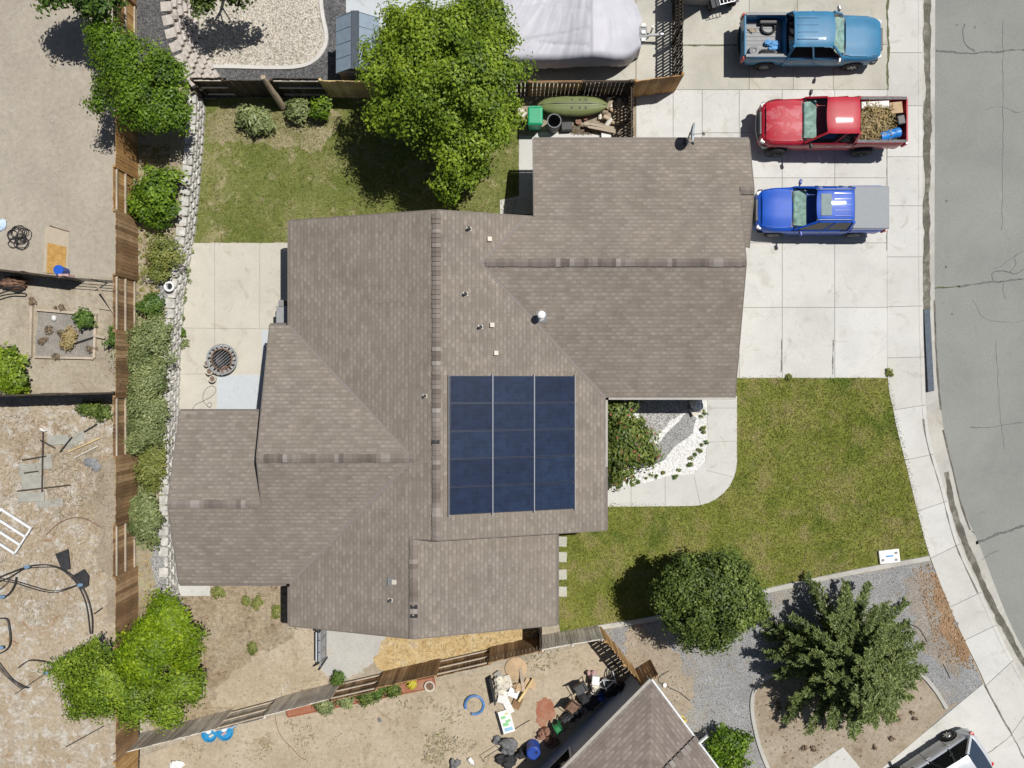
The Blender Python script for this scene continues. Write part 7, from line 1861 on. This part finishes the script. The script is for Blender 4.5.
# ---- west yards
cc = thing('cable_coil', 'tangled black cable coil on the pale dirt, upper left', 'cable', P(19, 238, .02)); rr = random.Random(2)
for k in range(11):
    cx_, cy_, r_ = rr.uniform(-.3, .3), rr.uniform(-.24, .24), rr.uniform(.14, .34)
    MB().tube([(cx_ + r_ * math.cos(a) * rr.uniform(.9, 1.1), cy_ + r_ * math.sin(a) * rr.uniform(.8, 1.0), .02 + .01 * k + .02 * math.sin(a * 2)) for a in [q * .35 for q in range(18)]], .016, 6, True).build('loop', M['pipe'], cc, smooth=True)
heap('plastic_bag', 'pale blue plastic sheet cut off by the left edge', 'sheet', P(1, 227, .02), (.3, .3, .15), 'lightblue' if False else simple('pale_blue_sheet', (.5, .62, .78), .5), .3, 43)
o = sheet('osb_board', [(47.5, 242.5), (66.5, 247), (65, 274), (46.5, 273)], .06, M['osb'], kind=None); tag(o, 'orange chipboard sheet lying on the pale dirt beside the blue bucket', 'board')
o = sheet('cardboard_sheet', [(45, 226), (69.5, 231), (68, 276), (43, 272)], .035, simple('sandy_cardboard', (.42, .36, .27), .9, var=.06), kind=None); tag(o, 'pale cardboard sheet under the orange chipboard', 'cardboard')
wire('metal_rod', 'thin dark rod lying above the cardboard sheet', 'rod', [(50, 225.5), (60, 229), (69, 231.5)], .02, 'rust', .05, k=3)
c = thing('bucket', 'blue lidded bucket standing by the low dark fence', 'bucket', P(67, 272, 0)); 
MB().lathe([(.15, 0), (.18, .5), (.2, .5), (.2, .54)], (0, 0, 1.0 - .54 - .42), 20).build('pail', M['blue_dark'], c, smooth=True); MB().lathe([(.205, .58), (.2, .62), (.01, .63)], (0, 0, -.0), 20).build('lid', simple('royal_blue_lid', (.02, .1, .5), .4), c, smooth=True); MB().tube([(-.2, 0, .5), (0, -.22, .42), (.2, 0, .5)], .012, 5).build('handle', M['steel'], c)
boxthing('wood_block', 'pink painted wood block right below the blue bucket', 'block', 66.5, 276.5, (.42, .16, .5), .0, 'clothpink', .3, .02)
wire('prop_board', 'pale timber prop leaning from the wire fence to the cedar fence', 'timber', [(97, 286, .9), (106, 300, .5), (117, 318, .12)], .05, 'wood_pale', k=3)
wire('prop_board', 'short pale timber beside the cedar fence prop', 'timber', [(99, 308, .06), (112, 310, .06)], .04, 'wood_pale', k=3)
wire('bent_pipe', 'dark bent cart pipe against the low dark fence, left edge', 'pipe', [(-5, 296, .5), (8, 291, .6), (22, 291, .6), (20, 287, .7), (4, 288, .7), (-5, 290, .7)], .03, 'pipe')
heap('brush_heap', 'brown brush heaped behind the low dark fence at the left edge', 'brush', P(8, 284, .1), (.9, .3, .4), 'rust', .3, 45)
gf = thing('vegetable_plot', 'rectangular timber frame around a small vegetable plot', 'garden frame', P(64, 332, 0))
for (a, b) in [((38, 310), (97, 315)), ((33, 306), (32, 357)), ((97, 314), (95.5, 358)), ((36, 357), (95, 358.5))]:
    p_ = P(*a) - gf.location; q_ = P(*b) - gf.location; MB().beam(p_ + Vector((0, 0, .07)), q_ + Vector((0, 0, .07)), .09, .14).build('side_board', M['wood_pale'], gf)
sheet('plot_soil', [(38, 312), (96, 316), (95, 357), (35, 356)], .018, ground_mat('plot_soil', [(0.3, (.24, .22, .19)), (.5, (.28, .26, .23)), (.7, (.33, .3, .26))], fine_scale=9, big_scale=1.5, patches=[(1.8, .6, .7, (.17, .145, .11))]), .03)
boxthing('batten', 'black batten lying across the right side of the garden frame', 'batten', 85.5, 340, (.95, .07, .05), .32, 'dark', .05, 0); boxthing('batten', 'pale batten resting on the right frame board', 'batten', 99, 336.5, (.5, .1, .05), -.2, 'wood_pale', .15, 0)
rock('rock', 'white stone at the top left inside the garden frame', 54, 318, .02, (.12, .1, .1), 'white', 8)
for i, (px, py, lab) in enumerate([(42, 341, 'left of the dry plant'), (49, 332, 'above left of the dry plant'), (61, 334, 'touching the dry plant'), (90, 350, 'lower right corner'), (56, 357, 'on the lower frame board'), (32, 302, 'at the upper left frame corner'), (60, 308, 'above the upper frame board')]):
    shrub('grass_tuft', 'dead brown tuft in the vegetable plot, ' + lab, px, py, .02, [(0, 0, .07, .14, .12, .07)], 12, 26, .04, M['twig'], .08, 'dead tufts in the vegetable plot', cat='plant', stem=.004)
# plywood scraps
for i, (px, py, w_, h_, a, lab) in enumerate([(31, 470, 1.05, .55, .05, 'topmost wide grey plywood scrap at the left of the heap'), (33, 483, .95, .55, -.03, 'middle grey plywood scrap at the left of the heap'), (31, 497, 1.1, .4, .04, 'lower grey plywood scrap at the left of the heap'), (50, 503, 1.1, .35, .08, 'lowest long grey plywood scrap'), (46, 462, .5, .6, .1, 'small grey plywood scrap near the white rag'), (58, 440, .9, .4, .1, 'upper grey plywood scrap under the thin boards'), (75, 440, 1.0, .35, .55, 'slanting grey plywood scrap under the green creeper')]):
    o = boxthing('plywood_sheet', lab, 'plywood', px, py, (w_, h_, .02), a, 'ply', .01 + .022 * (i % 3), .003, 'plywood scraps')
for i, (a, b, mt, lab) in enumerate([((43, 431), (42, 492), 'wood_dark', 'long dark batten lying upright through the plywood scraps'), ((60, 452), (72, 437), 'dark', 'short black bar near the green creeper'), ((17, 491), (70, 485), 'wood_dark', 'dark batten along the lower plywood scraps'), ((68, 452), (100, 438), 'wood_yellow', 'yellow batten right of the plywood scraps'), ((74, 458), (98, 446), 'wood_grey', 'grey batten below the yellow one'), ((40, 440), (55, 448), 'wood_dark', 'short dark batten by the white rag'), ((22, 460), (46, 456), 'wood_dark', 'thin dark batten on the top plywood scrap'), ((84, 432), (97, 424), 'dark', 'short black strip under the creeper'), ((24, 473), (38, 471), 'wood_dark', 'tiny dark batten on the middle plywood scrap')]):
    p_ = P(*a, .1); q_ = P(*b, .1); o = MB().beam(p_ * 0 + Vector((0, 0, 0)), q_ - p_, .05, .04).build('batten', M[mt]); o.location = p_; tag(o, lab, 'batten', 'battens in the dried yard')
heap('rag', 'white rag above the plywood scraps', 'rag', P(43, 430, .1), (.14, .08, .06), 'paper', .2, 51, 6)
heap('plastic_bag', 'grey blue plastic scrap right of the plywood heap', 'bag', P(92, 463, .01), (.36, .26, .08), 'grey', .3, 52)
# white frame
lf = thing('metal_rack', 'white slatted metal rack lying on the dried ground at the left edge', 'rack', P(14, 532, 0), -.57)
for y in (-.62, -.2, .2, .62): MB().box((-.15, y, .22), (1.5, .09, .06)).build('slat', M['whitemetal'], lf)
for x in (-.88, .58): MB().box((x, 0, .16), (.06, 1.32, .06)).build('crossbar', M['whitemetal'], lf)
for x in (-.85, .55):
    for y in (-.6, .6): MB().box((x, y, .07), (.05, .05, .14)).build('leg', M['whitemetal'], lf)
# trampoline frame
tf = thing('trampoline_frame', 'dismantled round trampoline frame of dark tubes on the dried yard', 'trampoline frame', P(40, 610, 0)); o_ = tf.location
def tpart(nm, pxs, r=.026, mat='pipe', z=.25, k=6, parent=None):
    r *= .75
    return MB().tube(smooth_path([P(q[0], q[1], q[2] if len(q) > 2 else z) - o_ for q in pxs], k), r, 7).build(nm, M[mat], parent or tf, smooth=True)
tpart('ring', [(-12, 582), (12, 572), (30, 566), (48, 565), (66, 571), (80, 584), (88, 600), (92, 618), (92, 634)], .035)
tpart('ring', [(-12, 586), (10, 577), (24, 569), (45, 567), (60, 569), (76, 583), (86, 605), (90, 634)], .025)
tpart('lower_ring', [(-10, 579), (14, 583), (30, 588), (46, 592), (58, 592), (78, 585)], .02, 'pipe', .35)
tpart('lower_ring', [(-10, 577), (14, 581), (46, 590), (60, 590), (79, 584)], .02, 'pipe', .35)
tpart('leg', [(-8, 598), (6, 596), (14, 586), (16, 577)], .035); tpart('leg', [(-5, 592), (4, 586), (10, 578)], .02)
tpart('leg', [(-4, 619), (6, 619), (9, 628), (10, 642), (6, 650), (-4, 655)], .035)
tpart('ring', [(-8, 655), (2, 668), (12, 680), (24, 687), (29, 688)], .03); tpart('ring', [(-8, 662), (4, 674), (15, 684), (22, 689)], .025)
tpart('leg', [(18, 668), (28, 661), (40, 661), (52, 664)], .03); tpart('pole', [(15, 694), (30, 684), (50, 670), (84, 645)], .022, 'pipe', .3); tpart('pole', [(66, 747), (84, 737), (104, 726)], .022, 'pipe', .1); tpart('pole', [(94, 614), (102, 608)], .03)
for px, py in [(27, 567), (80, 585), (46, 673), (2, 597), (1, 648)]: MB().blob(P(px, py, .33) - o_, (.13, .08, .06), 6, .2).build('joint_sleeve', simple('faded_blue_sleeve', (.14, .24, .36), .8, var=.4), tf)
for i, (q, lab) in enumerate([([(55, 554), (68, 549), (70, 569), (62, 571)], 'black mesh flap sticking out above the trampoline frame'), ([(72, 576), (84, 569), (89, 576), (88, 586), (80, 590)], 'black mesh flap at the trampoline ring joint')]):
    m = MB(); vs = [P(a, b, .12 + .05 * k) for k, (a, b) in enumerate(q)]; m.poly(vs); m.poly([v - Vector((0, 0, .02)) for v in vs][::-1]); o = m.build('mesh_flap', M['clothblack']); tag(o, lab, 'mesh', 'mesh flaps of the trampoline')
wire('bent_hoop', 'thin bent hoop lying above the mesh flaps', 'hoop', [(46, 535), (58, 524), (72, 518), (86, 519), (100, 527)], .02, 'rust')

# ------------------------------------------------------------------ camera, light, world
cam = bpy.data.cameras.new('camera'); cam.sensor_width = 36; cam.lens = 27.0; cam.clip_end = 1000; cam.clip_start = .1
co = bpy.data.objects.new('camera', cam); col.objects.link(co); co.location = (0, 0, CAM_H); co.rotation_euler = (0, 0, 0); scene.camera = co
to_sun = Vector((1.1, .70, 2.7)).normalized()
sun = bpy.data.lights.new('sun', 'SUN'); sun.energy = 4.6; sun.angle = R(.53); sun.color = (1.0, .965, .915)
so = bpy.data.objects.new('sun', sun); col.objects.link(so); so.rotation_euler = to_sun.to_track_quat('Z', 'Y').to_euler(); so.location = (20, 15, 40)
w = bpy.data.worlds.new('World'); scene.world = w; w.use_nodes = True
nt = w.node_tree; bg = nt.nodes['Background']; sky = nt.nodes.new('ShaderNodeTexSky'); sky.sky_type = 'NISHITA'; sky.sun_disc = False
sky.sun_elevation = math.asin(to_sun.z); sky.sun_rotation = math.atan2(to_sun.x, to_sun.y)
nt.links.new(sky.outputs[0], bg.inputs[0]); bg.inputs[1].default_value = .045
scene.view_settings.view_transform = 'Standard'; scene.view_settings.look = 'None'; scene.view_settings.exposure = 0
scene.render.resolution_x = 1024; scene.render.resolution_y = 768
